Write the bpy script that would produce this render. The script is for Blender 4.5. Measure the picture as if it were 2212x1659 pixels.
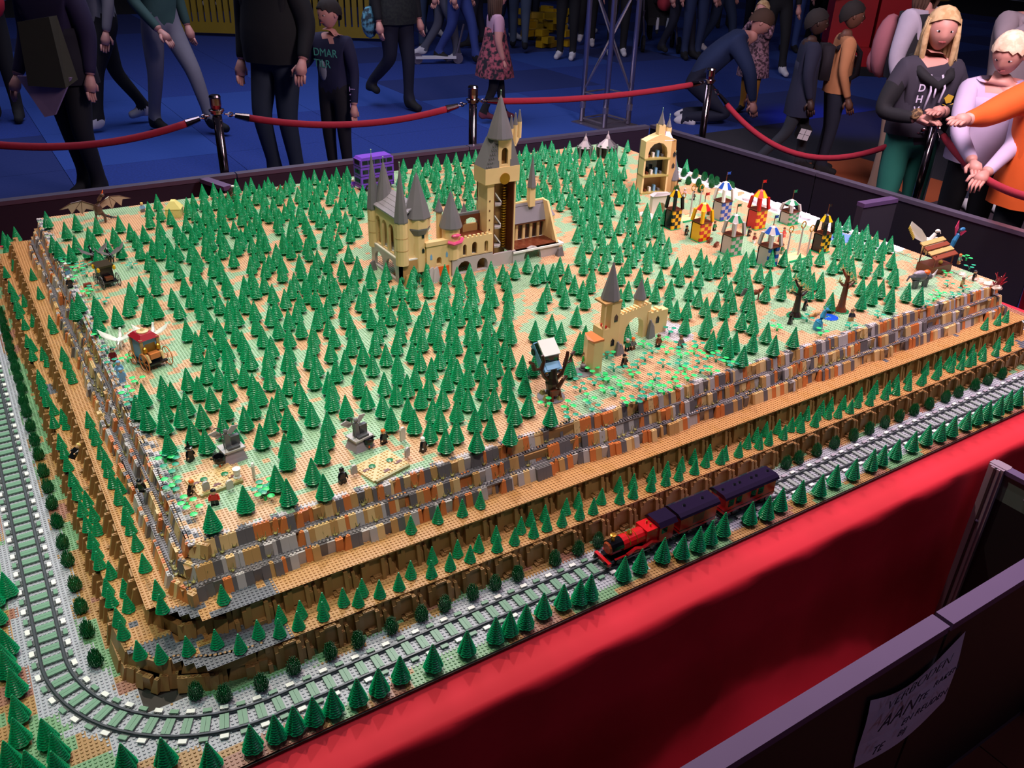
import bpy, math, random
import numpy as np
from mathutils import Vector, Matrix, Euler
random.seed(7); rng = np.random.default_rng(7)
for _o in list(bpy.data.objects): bpy.data.objects.remove(_o)
S = 0.008                      # one stud of the building toy, in metres
DECK = 82                      # the layout's deck stands 82 studs above the hall floor
COL = bpy.context.scene.collection
sc = bpy.context.scene
# ---------------------------------------------------------------- camera
CR = np.array([[0.84303, -0.53696, 0.03112], [-0.2401, -0.42747, -0.87156], [0.4813, 0.72728, -0.4893]])
CC = np.array([9.63906, -136.71099, 158.29168]); CF = 1850.49
def W(x, y, z=0.0): return Vector((x*S, y*S, (z+DECK)*S))
camd = bpy.data.cameras.new('camera'); cam = bpy.data.objects.new('camera', camd); COL.objects.link(cam)
camd.sensor_width = 36.0; camd.lens = CF/2212*36.0; camd.clip_start = 0.05; camd.clip_end = 60
u_, s_, v_ = np.linalg.svd(CR); Rn = u_ @ v_
m4 = Matrix(((Rn[0,0], -Rn[1,0], -Rn[2,0], CC[0]*S), (Rn[0,1], -Rn[1,1], -Rn[2,1], CC[1]*S), (Rn[0,2], -Rn[1,2], -Rn[2,2], (CC[2]+DECK)*S), (0,0,0,1)))
cam.matrix_world = m4
sc.camera = cam
def G(px, py, z=0.0):          # where the sight line through a photo point meets the height z (studs)
    d = Rn.T @ np.array([(px-1106)/CF, (py-829.5)/CF, 1.0]); t = (z-CC[2])/d[2]; p = CC+t*d
    return float(p[0]), float(p[1])
def PJ(x, y, z):
    q = Rn @ (np.array([x, y, z])-CC); return 1106+CF*q[0]/q[2], 829.5+CF*q[1]/q[2]
def ZAT(x, y, py, lo=-90, hi=260):   # height above (x,y) seen at photo row py
    for _ in range(40):
        m = (lo+hi)/2
        if PJ(x, y, m)[1] > py: lo = m
        else: hi = m
    return (lo+hi)/2
# ---------------------------------------------------------------- world, exposure, lamps
wd = bpy.data.worlds.new('hall'); sc.world = wd; wd.use_nodes = True
wd.node_tree.nodes['Background'].inputs[0].default_value = (0.12, 0.12, 0.20, 1)
wd.node_tree.nodes['Background'].inputs[1].default_value = 0.16
sc.view_settings.view_transform = 'Standard'; sc.view_settings.look = 'None'
sc.view_settings.exposure = 0.0; sc.view_settings.gamma = 1.0; sc.view_settings.use_curve_mapping = False
def spot(name, loc, tgt, power, color, size, blend=0.5, rad=0.12):
    l = bpy.data.lights.new(name, 'SPOT'); l.energy = power; l.color = color; l.spot_size = math.radians(size); l.spot_blend = blend; l.shadow_soft_size = rad
    o = bpy.data.objects.new(name, l); COL.objects.link(o); o.location = loc
    o.rotation_euler = (Vector(tgt)-Vector(loc)).to_track_quat('-Z', 'Y').to_euler(); return o
def area(name, loc, tgt, power, color, size):
    l = bpy.data.lights.new(name, 'AREA'); l.energy = power; l.color = color; l.size = size
    o = bpy.data.objects.new(name, l); COL.objects.link(o); o.location = loc
    o.rotation_euler = (Vector(tgt)-Vector(loc)).to_track_quat('-Z', 'Y').to_euler(); return o
spot('stage_spot_warm', (0.2, 2.6, 6.4), (1.35, 1.25, 0.85), 680, (1.0, 0.84, 0.66), 46, 0.5, 0.06)
spot('stage_spot_back', (2.4, 3.6, 6.2), (1.7, 1.6, 0.8), 520, (1.0, 0.93, 0.84), 44, 0.6, 0.06)
for _i, (_x, _c) in enumerate(((0.0, (0.98, 0.92, 0.74)), (0.75, (1.0, 0.89, 0.74)), (1.5, (1.0, 0.86, 0.76)), (2.25, (1.0, 0.80, 0.80)), (3.0, (1.0, 0.74, 0.86)))):
    spot('front_spot', (_x-0.5, -1.9, 6.2), (_x+0.1, 1.42, 0.80), 270, _c, 25, 0.2, 0.05)
spot('stage_spot_rose', (3.4, 0.5, 6.2), (2.35, 0.20, 0.6), 330, (1.0, 0.66, 0.88), 36, 0.8, 0.06)
spot('stage_spot_green', (-0.9, 0.9, 5.6), (-0.1, 0.75, 0.65), 230, (0.46, 1.0, 0.78), 34, 0.85, 0.06)
spot('front_edge_spot', (1.3, 0.45, 6.0), (1.2, -0.10, 0.5), 260, (1.0, 0.86, 0.84), 40, 0.8, 0.06)
area('hall_fill', (0.6, -1.6, 5.5), (1.2, 0.9, 0.9), 4, (0.85, 0.85, 1.0), 2.5)
area('hall_blue_wash', (2.5, 6.5, 5.5), (3.0, 6.6, 0.0), 260, (0.80, 0.80, 1.0), 4.5)
area('visitor_rose_wash', (3.4, 0.4, 3.4), (5.2, 1.7, 1.1), 200, (1.0, 0.78, 0.84), 1.2)
spot('blue_beam', (6.9, 4.2, 4.5), tuple(Vector((G(1815, 262, -82)[0]*S, G(1815, 262, -82)[1]*S, 0))), 700, (0.03, 0.08, 1.0), 24, 0.9)
spot('rail_violet_wash', (3.4, -1.2, 4.4), (1.6, -0.55, 0.6), 10, (0.80, 0.60, 1.0), 50, 0.8)
area('added_notice_fill', (1.9, -2.6, 2.6), (1.5, -.5, .45), 5, (0.72, 0.62, 1.0), 0.8)  # added violet fill to brighten the paper notice, not a known hall fixture
# ---------------------------------------------------------------- materials
MATS = {}
def lin(c):
    if isinstance(c, str):
        c = tuple(int(c[i:i+2], 16)/255 for i in (0, 2, 4))
    return tuple((v/12.92 if v <= 0.04045 else ((v+0.055)/1.055)**2.4) for v in c)+(1,)
def mat(name, c='888888', rough=0.35, metal=0.0, kind='plastic', emit=0.0, alpha=1.0, trans=0.0, c2=None, scale=8.0, bump=0.0):
    if name in MATS: return MATS[name]
    m = bpy.data.materials.new(name); m.use_nodes = True; nt = m.node_tree; b = nt.nodes['Principled BSDF']
    col = lin(c); b.inputs['Roughness'].default_value = rough; b.inputs['Metallic'].default_value = metal
    b.inputs['Base Color'].default_value = col
    if emit: b.inputs['Emission Color'].default_value = col; b.inputs['Emission Strength'].default_value = emit
    if trans: b.inputs['Transmission Weight'].default_value = trans
    if alpha < 1: b.inputs['Alpha'].default_value = alpha
    tc = nt.nodes.new('ShaderNodeTexCoord'); nz = nt.nodes.new('ShaderNodeTexNoise')
    nz.inputs['Scale'].default_value = scale; nz.inputs['Detail'].default_value = 3.0
    nt.links.new(tc.outputs['Object'], nz.inputs['Vector'])
    mx = nt.nodes.new('ShaderNodeMix'); mx.data_type = 'RGBA'
    col2 = lin(c2) if c2 else tuple(v*0.86 for v in col[:3])+(1,)
    if c2:
        rp = nt.nodes.new('ShaderNodeValToRGB'); rp.color_ramp.elements[0].position = 0.42; rp.color_ramp.elements[1].position = 0.58
        nt.links.new(nz.outputs['Fac'], rp.inputs['Fac']); nt.links.new(rp.outputs['Color'], mx.inputs['Factor'])
    else: nt.links.new(nz.outputs['Fac'], mx.inputs['Factor'])
    mx.inputs['A'].default_value = col; mx.inputs['B'].default_value = col2
    nt.links.new(mx.outputs['Result'], b.inputs['Base Color'])
    if emit: nt.links.new(mx.outputs['Result'], b.inputs['Emission Color'])
    if bump:
        bp = nt.nodes.new('ShaderNodeBump'); bp.inputs['Strength'].default_value = bump; bp.inputs['Distance'].default_value = 0.01
        nt.links.new(nz.outputs['Fac'], bp.inputs['Height']); nt.links.new(bp.outputs['Normal'], b.inputs['Normal'])
    MATS[name] = m; return m
P = lambda n, c, r=0.3: mat(n, c, r, scale=20)
tan = P('tan_plastic', 'e0bd86'); dtan = P('dark_tan_plastic', 'a67c4c', 0.4); orange = P('nougat_plastic', 'd27a42'); lgray = P('light_grey_plastic', 'b9b2b2')
dgray = P('dark_grey_plastic', '6b6669'); mtan = P('medium_tan_plastic', 'c29760'); green = P('pine_green_plastic', '049a60', 0.28); dgreen = P('bush_green_plastic', '006a35', 0.3)
white = P('white_plastic', 'f2f2ee'); black = P('black_plastic', '15151a', 0.2); brown = P('reddish_brown_plastic', '6b3420'); red = P('red_plastic', 'c81e1e'); yellow = P('yellow_plastic', 'f0b818')
blue = P('blue_plastic', '2050b0'); purple = P('purple_plastic', '7443c4'); cream = P('cream_plastic', 'f0d096'); slate = P('slate_plastic', '77757a'); skin_y = P('light_flesh_plastic', 'e0b088')
olive = P('olive_plastic', '9a9158'); gold = mat('gold_plastic', 'c08a28', 0.25, 0.6); gdeep = P('deep_green_plastic', '177a4c'); rail = P('rail_plastic', '4a4f55', 0.22); sleeper_m = P('sleeper_grey', '4d5355', 0.4)
sgreen = P('sand_green_plastic', '6f9a80', 0.35); pgray = P('pale_grey_tile', '98a09f', 0.35); azure = P('medium_azure_plastic', '7ab0dd'); flame = P('flame_orange_plastic', 'e8621a'); dred = P('dark_red_plastic', '7d1420')
aqua = mat('clear_blue_plastic', '4ab4e8', 0.1, trans=0.4); leafA = mat('leaf_teal_plastic', '1f9a78', 0.3); leafB = mat('leaf_bright_green', '2fd070', 0.3); smoke = mat('smoked_glass', '20242a', 0.08)
# attribute-coloured plastic for ground plates and their studs
def attmat(name, inst):
    m = bpy.data.materials.new(name); m.use_nodes = True; nt = m.node_tree; b = nt.nodes['Principled BSDF']; b.inputs['Roughness'].default_value = 0.38
    a = nt.nodes.new('ShaderNodeAttribute'); a.attribute_name = 'pc'; a.attribute_type = 'INSTANCER' if inst else 'GEOMETRY'
    nt.links.new(a.outputs['Color'], b.inputs['Base Color']); return m
ground_m = attmat('mosaic_plate_plastic', False); stud_m = attmat('mosaic_stud_plastic', True)
# ---------------------------------------------------------------- builders
class MB:
    def __init__(s, sc_=S): s.v = []; s.f = []; s.k = sc_; s.m = []; s.cur = 0
    def add(s, vs, fs):
        b = len(s.v); s.v += [tuple(map(float, p)) for p in vs]; s.f += [tuple(b+i for i in f) for f in fs]; s.m += [s.cur]*len(fs); return s
    def box(s, x0, x1, y0, y1, z0, z1):
        return s.add([(x0,y0,z0),(x1,y0,z0),(x1,y1,z0),(x0,y1,z0),(x0,y0,z1),(x1,y0,z1),(x1,y1,z1),(x0,y1,z1)], [(3,2,1,0),(4,5,6,7),(0,1,5,4),(1,2,6,5),(2,3,7,6),(3,0,4,7)])
    def hexa(s, b, t):             # 4 bottom points, 4 top points (ccw)
        return s.add(list(b)+list(t), [(3,2,1,0),(4,5,6,7),(0,1,5,4),(1,2,6,5),(2,3,7,6),(3,0,4,7)])
    def cyl(s, x, y, z0, z1, r0, r1=None, n=10, cap=True, ph=0.0):
        r1 = r0 if r1 is None else r1; vs = []
        for z, r in ((z0, r0), (z1, r1)):
            for i in range(n): a = ph+2*math.pi*i/n; vs.append((x+r*math.cos(a), y+r*math.sin(a), z))
        fs = [(i, (i+1) % n, n+(i+1) % n, n+i) for i in range(n)]
        if cap: fs += [tuple(range(n-1, -1, -1)), tuple(range(n, 2*n))]
        return s.add(vs, fs)
    def lathe(s, x, y, prof, n=12, ph=0.0):
        vs = []; fs = []
        for r, z in prof:
            for i in range(n): a = ph+2*math.pi*i/n; vs.append((x+r*math.cos(a), y+r*math.sin(a), z))
        for j in range(len(prof)-1):
            for i in range(n): fs.append((j*n+i, j*n+(i+1) % n, (j+1)*n+(i+1) % n, (j+1)*n+i))
        fs += [tuple(range(n-1, -1, -1)), tuple(range((len(prof)-1)*n, len(prof)*n))]
        return s.add(vs, fs)
    def tube(s, pts, r, n=6):
        pts = [Vector(p) for p in pts]; rs = r if isinstance(r, (list, tuple)) else [r]*len(pts); vs = []; fs = []
        for i, p in enumerate(pts):
            d = (pts[min(i+1, len(pts)-1)]-pts[max(i-1, 0)]).normalized()
            a = d.cross(Vector((0, 0, 1)) if abs(d.z) < 0.9 else Vector((1, 0, 0))).normalized(); b = d.cross(a)
            for k in range(n): t = 2*math.pi*k/n; vs.append(tuple(p+(a*math.cos(t)+b*math.sin(t))*rs[i]))
        for j in range(len(pts)-1):
            for k in range(n): fs.append((j*n+k, (j+1)*n+k, (j+1)*n+(k+1) % n, j*n+(k+1) % n))
        fs += [tuple(range(n)), tuple(range((len(pts)-1)*n+n-1, (len(pts)-1)*n-1, -1))]
        return s.add(vs, fs)
    def ball(s, x, y, z, rx, ry=None, rz=None, n=10, m=7):
        ry = rx if ry is None else ry; rz = rx if rz is None else rz
        prof = [(math.sin(math.pi*j/m), -math.cos(math.pi*j/m)) for j in range(m+1)]; vs = [(x, y, z-rz)]; fs = []
        for j in range(1, m):
            for i in range(n): a = 2*math.pi*i/n; vs.append((x+rx*prof[j][0]*math.cos(a), y+ry*prof[j][0]*math.sin(a), z+rz*prof[j][1]))
        vs.append((x, y, z+rz))
        for i in range(n): fs.append((0, 1+(i+1) % n, 1+i)); fs.append((len(vs)-1, 1+(m-2)*n+i, 1+(m-2)*n+(i+1) % n))
        for j in range(m-2):
            for i in range(n): a0 = 1+j*n; fs.append((a0+i, a0+(i+1) % n, a0+n+(i+1) % n, a0+n+i))
        return s.add(vs, fs)
    def prism(s, poly, a0, a1, axis='y'):   # 2D polygon extruded along an axis
        n = len(poly); f = {'y': lambda p, a: (p[0], a, p[1]), 'x': lambda p, a: (a, p[0], p[1]), 'z': lambda p, a: (p[0], p[1], a)}[axis]
        return s.add([f(p, a0) for p in poly]+[f(p, a1) for p in poly], [tuple(range(n)), tuple(range(2*n-1, n-1, -1))]+[(i, n+i, n+(i+1) % n, (i+1) % n) for i in range(n)])
    def stud(s, x, y, z): return s.cyl(x, y, z, z+0.21, 0.31, n=8)
    def build(s, name, mt, parent=None, loc=None, rot=None, smooth=False, mats=None):
        me = bpy.data.meshes.new(name); me.from_pydata([(a*s.k, b*s.k, c*s.k) for a, b, c in s.v], [], s.f)
        for q in (mats or [mt]): me.materials.append(q)
        if mats: me.polygons.foreach_set('material_index', s.m)
        if smooth: me.polygons.foreach_set('use_smooth', [True]*len(me.polygons))
        me.update()
        o = bpy.data.objects.new(name, me); COL.objects.link(o)
        if parent: o.parent = parent
        if loc is not None: o.location = loc
        if rot is not None: o.rotation_euler = (0, 0, rot) if not isinstance(rot, (tuple, list)) else rot
        return o
def tag(o, label=None, cat=None, group=None, kind=None):
    if label: o['label'] = label
    if cat: o['category'] = cat
    if group: o['group'] = group
    if kind: o['kind'] = kind
    return o
def thing(name, label, cat, loc=(0, 0, 0), rot=0, group=None, kind=None):
    o = bpy.data.objects.new(name, None); COL.objects.link(o); o.location = loc; o.rotation_euler = (0, 0, rot) if not isinstance(rot, (tuple, list)) else rot
    o.empty_display_size = 0.02
    return tag(o, label, cat, group, kind)
KIDS = {}
def copy_tree(o, parent=None):
    c = o.copy(); COL.objects.link(c)
    if parent: c.parent = parent
    if o.name not in KIDS: KIDS[o.name] = [x for x in bpy.data.objects if x.parent is o]
    for ch in KIDS[o.name]: copy_tree(ch, c)
    return c
def stud_group():
    ng = bpy.data.node_groups.new('stud_scatter', 'GeometryNodeTree')
    ng.interface.new_socket('Geometry', in_out='INPUT', socket_type='NodeSocketGeometry'); ng.interface.new_socket('Geometry', in_out='OUTPUT', socket_type='NodeSocketGeometry')
    gi = ng.nodes.new('NodeGroupInput'); go = ng.nodes.new('NodeGroupOutput'); cy = ng.nodes.new('GeometryNodeMeshCylinder'); io = ng.nodes.new('GeometryNodeInstanceOnPoints'); sm = ng.nodes.new('GeometryNodeSetMaterial'); tr = ng.nodes.new('GeometryNodeTransform')
    cy.inputs['Vertices'].default_value = 8; cy.inputs['Radius'].default_value = 0.30*S; cy.inputs['Depth'].default_value = 0.22*S
    tr.inputs['Translation'].default_value = (0, 0, 0.1*S); sm.inputs['Material'].default_value = stud_m
    ng.links.new(cy.outputs['Mesh'], tr.inputs['Geometry']); ng.links.new(tr.outputs['Geometry'], sm.inputs['Geometry']); ng.links.new(sm.outputs['Geometry'], io.inputs['Instance'])
    ng.links.new(gi.outputs[0], io.inputs['Points']); ng.links.new(io.outputs['Instances'], go.inputs[0]); return ng
STUDS = stud_group()
def stud_field(name, pts, cols, parent, loc=None):
    me = bpy.data.meshes.new(name); me.from_pydata([], [], []); me.vertices.add(len(pts)); me.vertices.foreach_set('co', (np.asarray(pts, dtype=np.float32)*S).ravel())
    a = me.attributes.new('pc', 'FLOAT_COLOR', 'POINT'); a.data.foreach_set('color', np.asarray(cols, dtype=np.float32).ravel()); me.update()
    o = bpy.data.objects.new(name, me); COL.objects.link(o); o.parent = parent; o['kind'] = 'stuff'
    md = o.modifiers.new('studs', 'NODES'); md.node_group = STUDS; return o
# ---------------------------------------------------------------- the landscape model
land = thing('landscape_model', 'huge model landscape of plastic bricks with stepped rock walls under the pine forest', 'model landscape', W(0, 0, 0))
def fnoise(nx, ny, cell, seed):
    r = np.random.default_rng(seed); gx = int(nx/cell)+3; gy = int(ny/cell)+3; g = r.random((gx, gy))
    x = np.arange(nx)/cell; y = np.arange(ny)/cell; xi = x.astype(int); yi = y.astype(int); fx = (x-xi)[:, None]; fy = (y-yi)[None, :]
    a = g[xi][:, yi]; b = g[xi+1][:, yi]; c = g[xi][:, yi+1]; d = g[xi+1][:, yi+1]
    return a*(1-fx)*(1-fy)+b*fx*(1-fy)+c*(1-fx)*fy+d*fx*fy
C_TAN = lin('cfa783'); C_TAN2 = lin('c09470'); C_SG = lin('98b898'); C_BR = lin('9a6a58'); C_GR = lin('a7a9b4'); C_LG = lin('c3bcc2'); C_DG = lin('5f626c'); C_OT = lin('b08c50')
GX0, GY0, GX1, GY1 = -27, -11, 409, 343
NX, NY = GX1-GX0, GY1-GY0
n2 = fnoise(NX, NY, 2.6, 2)
def aniso(seed, lu, lv, ang):
    r = np.random.default_rng(seed); g = r.random((200, 200)); x, y = np.meshgrid(np.arange(NX), np.arange(NY), indexing='ij')
    c, s_ = math.cos(ang), math.sin(ang); u = (x*c+y*s_)/lu+60; v = (-x*s_+y*c)/lv+90; ui = np.floor(u).astype(int); vi = np.floor(v).astype(int); fu = u-ui; fv = v-vi; ui %= 199; vi %= 199
    return g[ui, vi]*(1-fu)*(1-fv)+g[ui+1, vi]*fu*(1-fv)+g[ui, vi+1]*(1-fu)*fv+g[ui+1, vi+1]*fu*fv
n1 = aniso(1, 10, 4.2, .55); n3 = fnoise(NX, NY, 11, 3)
ii, jj = np.meshgrid(np.arange(NX), np.arange(NY), indexing='ij')
q = ((ii//2)*2).clip(0, NX-1); w = ((jj//2)*2).clip(0, NY-1)
mask_sg = (n1*0.8+n2*0.2)[q, w] > 0.49; mask_b = n3[q, w]
X = ii+GX0+0.5; Y = jj+GY0+0.5
def rgba(c): return np.array(c)
def plateau_cols():
    c = np.where(mask_sg[..., None], rgba(C_SG), rgba(C_TAN)); v = (n2[q, w] > 0.83)[..., None]; c = np.where(v, rgba(C_TAN2), c)
    e = (X < 36) | (Y < 34); h = ((q*7+w*13) % 11); c = np.where((e & (h < 5))[..., None], rgba(C_LG), c); c = np.where((e & (h >= 8))[..., None], rgba(C_DG), c)
    sn = (np.hypot(X-150, (Y-300)*1.2) < 0) | ((X > 352) & (Y > 78) & (Y < 250) & (n1 > 0.35)); c = np.where(sn[..., None], rgba(lin('e6e2ea')), c)
    pd = (np.hypot((X-212)/6, (Y-66)/10) < 1); c = np.where(pd[..., None], rgba(C_LG), c); return c
def deck_cols():
    t = (n1*0.5+n3*0.5)[q, w]; c = np.where((t > 0.5)[..., None], rgba(lin('6f9a70')), rgba(lin('a8804e'))); c = np.where((t < 0.36)[..., None], rgba(C_BR), c)
    d = np.minimum(np.abs(Y), np.abs(X)); cor = (X < 40) & (Y < 40); d = np.where(cor, np.abs(np.hypot(X-40, Y-40)-40), d); d = np.where((X < 40) & (Y >= 40), np.abs(X), d); d = np.where((Y < 40) & (X >= 40), np.abs(Y), d)
    d = np.where((X > 357) & (Y < 40), np.abs(np.hypot(X-357, Y-40)-40), d); d = np.where((X > 385) & (Y >= 40), np.abs(X-397), d)
    wob = 6+2*np.where(n1[q, w] > 0.5, 1, 0); c = np.where((d < wob)[..., None], rgba(C_GR), c); return c
def terr_cols():
    c = np.where((n2[q, w] > 0.7)[..., None], rgba(lin('b8874f')), rgba(lin('bd8c58'))); g = ((X < 48) & (Y < 26) & (X+Y > 37) & (n1[q, w] > 0.25)) | (mask_b > 0.93)
    c = np.where(g[..., None], rgba(C_DG), c); return c
PC, DC, TC = plateau_cols(), deck_cols(), terr_cols()
def plates(name, sel, cols, z, th, block=32, parts=True):
    """ground quads coloured two studs by two, one object per base plate"""
    q2 = sel[::2, ::2]; bx = range(0, q2.shape[0], block//2)
    for a in bx:
        for b in range(0, q2.shape[1], block//2):
            sub = np.argwhere(q2[a:a+block//2, b:b+block//2])
            if len(sub) == 0: continue
            vs = []; fs = []; fc = []
            for u, v in sub:
                i, j = (a+u)*2, (b+v)*2; x, y = i+GX0, j+GY0; k = len(vs)
                vs += [(x, y, z), (x+2, y, z), (x+2, y+2, z), (x, y+2, z)]; fs.append((k, k+1, k+2, k+3)); fc.append(cols[i, j])
            x0, y0 = (a+sub[:, 0].min())*2+GX0, (b+sub[:, 1].min())*2+GY0; x1, y1 = (a+sub[:, 0].max()+1)*2+GX0, (b+sub[:, 1].max()+1)*2+GY0
            if len(sub) == (x1-x0)*(y1-y0)/4:
                g = 0.05; k = len(vs); vs += [(x0+g,y0+g,z-th),(x1-g,y0+g,z-th),(x1-g,y1-g,z-th),(x0+g,y1-g,z-th),(x0+g,y0+g,z-.001),(x1-g,y0+g,z-.001),(x1-g,y1-g,z-.001),(x0+g,y1-g,z-.001)]
                for f in ((3,2,1,0),(0,1,5,4),(1,2,6,5),(2,3,7,6),(3,0,4,7)): fs.append(tuple(k+t for t in f)); fc.append(cols[(a+sub[0][0])*2, (b+sub[0][1])*2])
            me = bpy.data.meshes.new(name); me.from_pydata([(p[0]*S, p[1]*S, p[2]*S) for p in vs], [], fs)
            at = me.attributes.new('pc', 'FLOAT_COLOR', 'FACE'); at.data.foreach_set('color', np.asarray(fc, dtype=np.float32).ravel()); me.materials.append(ground_m); me.update()
            o = bpy.data.objects.new(name, me); COL.objects.link(o); o.parent = land
def studs_of(name, sel, cols, z):
    idx = np.argwhere(sel); pts = np.stack([idx[:, 0]+GX0+0.5, idx[:, 1]+GY0+0.5, np.full(len(idx), z)], 1); stud_field(name, pts, cols[sel], land)
A_x, A_y = 26.0, 25.0
on_rail = (np.abs(X) < 0)
sel_deck = ~((X > 14) & (X < 368) & (Y > 12) & (Y < 300))
d1 = (X > 14) & (Y > 10.4) & (X < 373) & (Y < 310) & (X+Y > 40)
t1 = d1 & ~((X > 24) & (Y > 23) & (X < 366) & (Y < 300)); t1 &= (X+Y > 40)
d2 = (X > 21) & (Y > 19.4) & (X < 368) & (Y < 302) & (X+Y > 50)
t2 = d2 & ~((X > 28) & (Y > 27) & (X < 364) & (Y < 298))
pl = (X > 33) & (Y > 31.5) & (X < 366) & (Y < 299)
for sel in (sel_deck, t1, t2, pl):        # keep whole two-by-two cells
    c2 = sel[::2, ::2].copy(); sel[:] = np.repeat(np.repeat(c2, 2, 0), 2, 1)[:sel.shape[0], :sel.shape[1]]
plates('deck_baseplate', sel_deck, DC, 0, 0.4); plates('lower_terrace_plate', t1, TC, 7.2, 0.4, 48); plates('upper_terrace_plate', t2, TC, 14.4, 0.4, 48); plates('plateau_baseplate', pl, PC, 25.2, 0.4, 48)
near = (X < 380)
studs_of('deck_studs', sel_deck & ((Y < 20) | (X < 20) | (X > 370)) & (Y < 300), DC, 0); studs_of('lower_terrace_studs', t1 & ((Y < 40) | (X < 40)), TC, 7.2); studs_of('upper_terrace_studs', t2 & ((Y < 40) | (X < 40)), TC, 14.4); studs_of('plateau_studs', pl, PC, 25.2)
b = MB(); b.prism([(15, 300), (15, 36), (24, 23), (36, 13.6), (366, 13.6), (366, 300)], 0, 6.7, 'z'); b.prism([(24, 299), (24, 40), (29, 28), (40, 22.5), (365, 22.5), (365, 299)], 6.7, 13.9, 'z'); b.box(29, 364, 27.5, 298, 13.9, 17.5); b.box(31, 364, 30, 298, 17.5, 21.1); b.box(34, 364, 32.6, 298, 21.1, 24.7)
b.build('inner_core', dtan, land)
MB().box(-27.3, 409.3, -11.3, 343.3, -1.6, -0.41).build('edge_board', mat('dark_edge_board', '241a16', 0.6), land)
# rock panels: moulded cliff pieces ten studs wide and six bricks high
def rock_panel_mesh(seed):
    r = random.Random(seed); b = MB()
    def col(x0, x1, z0, z1, dt, db, st=True):
        b.hexa([(x0,-db,z0),(x1,-db,z0),(x1,.6,z0),(x0,.6,z0)], [(x0,-dt,z1),(x1,-dt,z1),(x1,.6,z1),(x0,.6,z1)])
        if st and z1 < 7.1:
            for i in range(int(round(x1-x0))): b.cyl(x0+i+.5, -dt+.5, z1, z1+.2, .3, n=6)
    b.box(0, 10, 0.3, 0.9, 0, 7.15)
    col(0, 1, 0, 2.4, 1.2, 1.6); col(0, 1, 4.8, 7.15, 0.1, -0.1); col(1.9, 2.9, 0, 4.8, 1.0, 1.5); col(1.9, 2.9, 4.8, 6.3, .3, .8)
    col(2.9, 4.0, 0, 6.0, 1.0, 1.3); col(4.0, 7.0, 1.2, 6.0, 0.35, 1.0, False); col(4.0, 7.0, 6.0, 6.6, 1.1, 1.1); col(4.9, 7.0, 0, 1.2, 2.2, 2.2); col(4.0, 5.2, 0, 0.7, 2.6, 2.6)
    col(7.0, 8.0, 0, 6.0, 1.6, 2.6); col(8.0, 9.0, 0, 3.6, 1.4, 1.7); col(8.0, 9.0, 3.6, 6.6, .2, .8); col(9.2, 10, 0, 4.8, 1.3, 2.2); col(0, 2, 6.6, 7.18, .2, .2, False); col(7, 10, 6.6, 7.18, .2, .2, False)
    return b
pan = rock_panel_mesh(1).build('rock_panel', P('rock_panel_tan', 'a57a4a', 0.42), land); pan.hide_render = False
first = True
def put_panel(x, y, z, rot, sy=1.0):
    global first
    o = pan if first else pan.copy()
    if not first: COL.objects.link(o)
    first = False; o.location = (x*S, y*S, z*S); o.rotation_euler = (0, 0, rot); o.scale = (1, sy, 1)
for i in range(33): put_panel(42+10*i, 11.4, 0, 0); put_panel(38+10*i, 20.6, 7.2, 0)
for i in range(27): put_panel(15.0, 46+10*i, 0, -math.pi/2, 1.3); put_panel(22.4, 50+10*i, 7.2, -math.pi/2, 1.75)
for i in range(12): put_panel(372.6, 16+10*i, 0, math.pi/2); put_panel(367.5, 26+10*i, 7.2, math.pi/2)
# slope bricks
def slope(kind):
    b = MB()
    if kind == 'wide': b.hexa([(0,0,0),(2,0,0),(2,2,0),(0,2,0)], [(0,1,3.6),(2,1,3.6),(2,2,3.6),(0,2,3.6)]); b.stud(.5,1.5,3.6); b.stud(1.5,1.5,3.6)
    if kind == 'narrow': b.hexa([(0,0,0),(1,0,0),(1,2,0),(0,2,0)], [(0,1,3.6),(1,1,3.6),(1,2,3.6),(0,2,3.6)]); b.stud(.5,1.5,3.6)
    if kind == 'wedge': b.hexa([(0,0,0),(2,0,0),(2,1.4,0),(0,1.4,0)], [(1,.9,3.6),(2,.9,3.6),(2,1.8,3.6),(1,1.8,3.6)]); b.stud(1.5,1.35,3.6)
    if kind == 'upright': b.box(0, 2, 0.6, 2, 0, 3.6); b.stud(.5,1.5,3.6); b.stud(1.5,1.5,3.6)
    return b
SL = {}
def slope_mesh(kind, m):
    k = (kind, m.name)
    if k not in SL:
        o = slope(kind).build('slope_brick', m, land); SL[k] = o.data; bpy.data.objects.remove(o)
    return SL[k]
slope_list = []; twig_sites = []
def slope_row(path, z, pal, jitter=1, far=False, twigs=0.35):
    """path: list of (x0,y0,x1,y1) runs; faces look to the right-hand side of the run"""
    for (x0, y0, x1, y1) in path:
        L = math.hypot(x1-x0, y1-y0); dx, dy = (x1-x0)/L, (y1-y0)/L; rot = math.atan2(dy, dx); s = 0; off = 0
        while s < L-0.5:
            k = random.choices(['wide', 'narrow', 'wedge', 'upright'], [6, 3, 1.2, 1.5])[0]; wd_ = 1 if k == 'narrow' else 2
            m = random.choices(pal[0], pal[1])[0]
            if k == 'wedge' and len(pal[0]) > 2: m = orange
            if random.random() < 0.35: off = random.choice([-.5, 0, 0, .5, 1])*jitter
            nx, ny = -dy, dx
            slope_list.append((x0+dx*s+nx*off, y0+dy*s+ny*off, z, rot, k, m))
            if random.random() < twigs: twig_sites.append((x0+dx*(s+.8)+nx*(off+2.6+random.random()), y0+dy*(s+.8)+ny*(off+2.6+random.random()), z+3.6))
            s += wd_+0.02
pal = ([tan, mtan, dgray, lgray, orange], [2.0, 3, 3.6, 3, 2.3])
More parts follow.
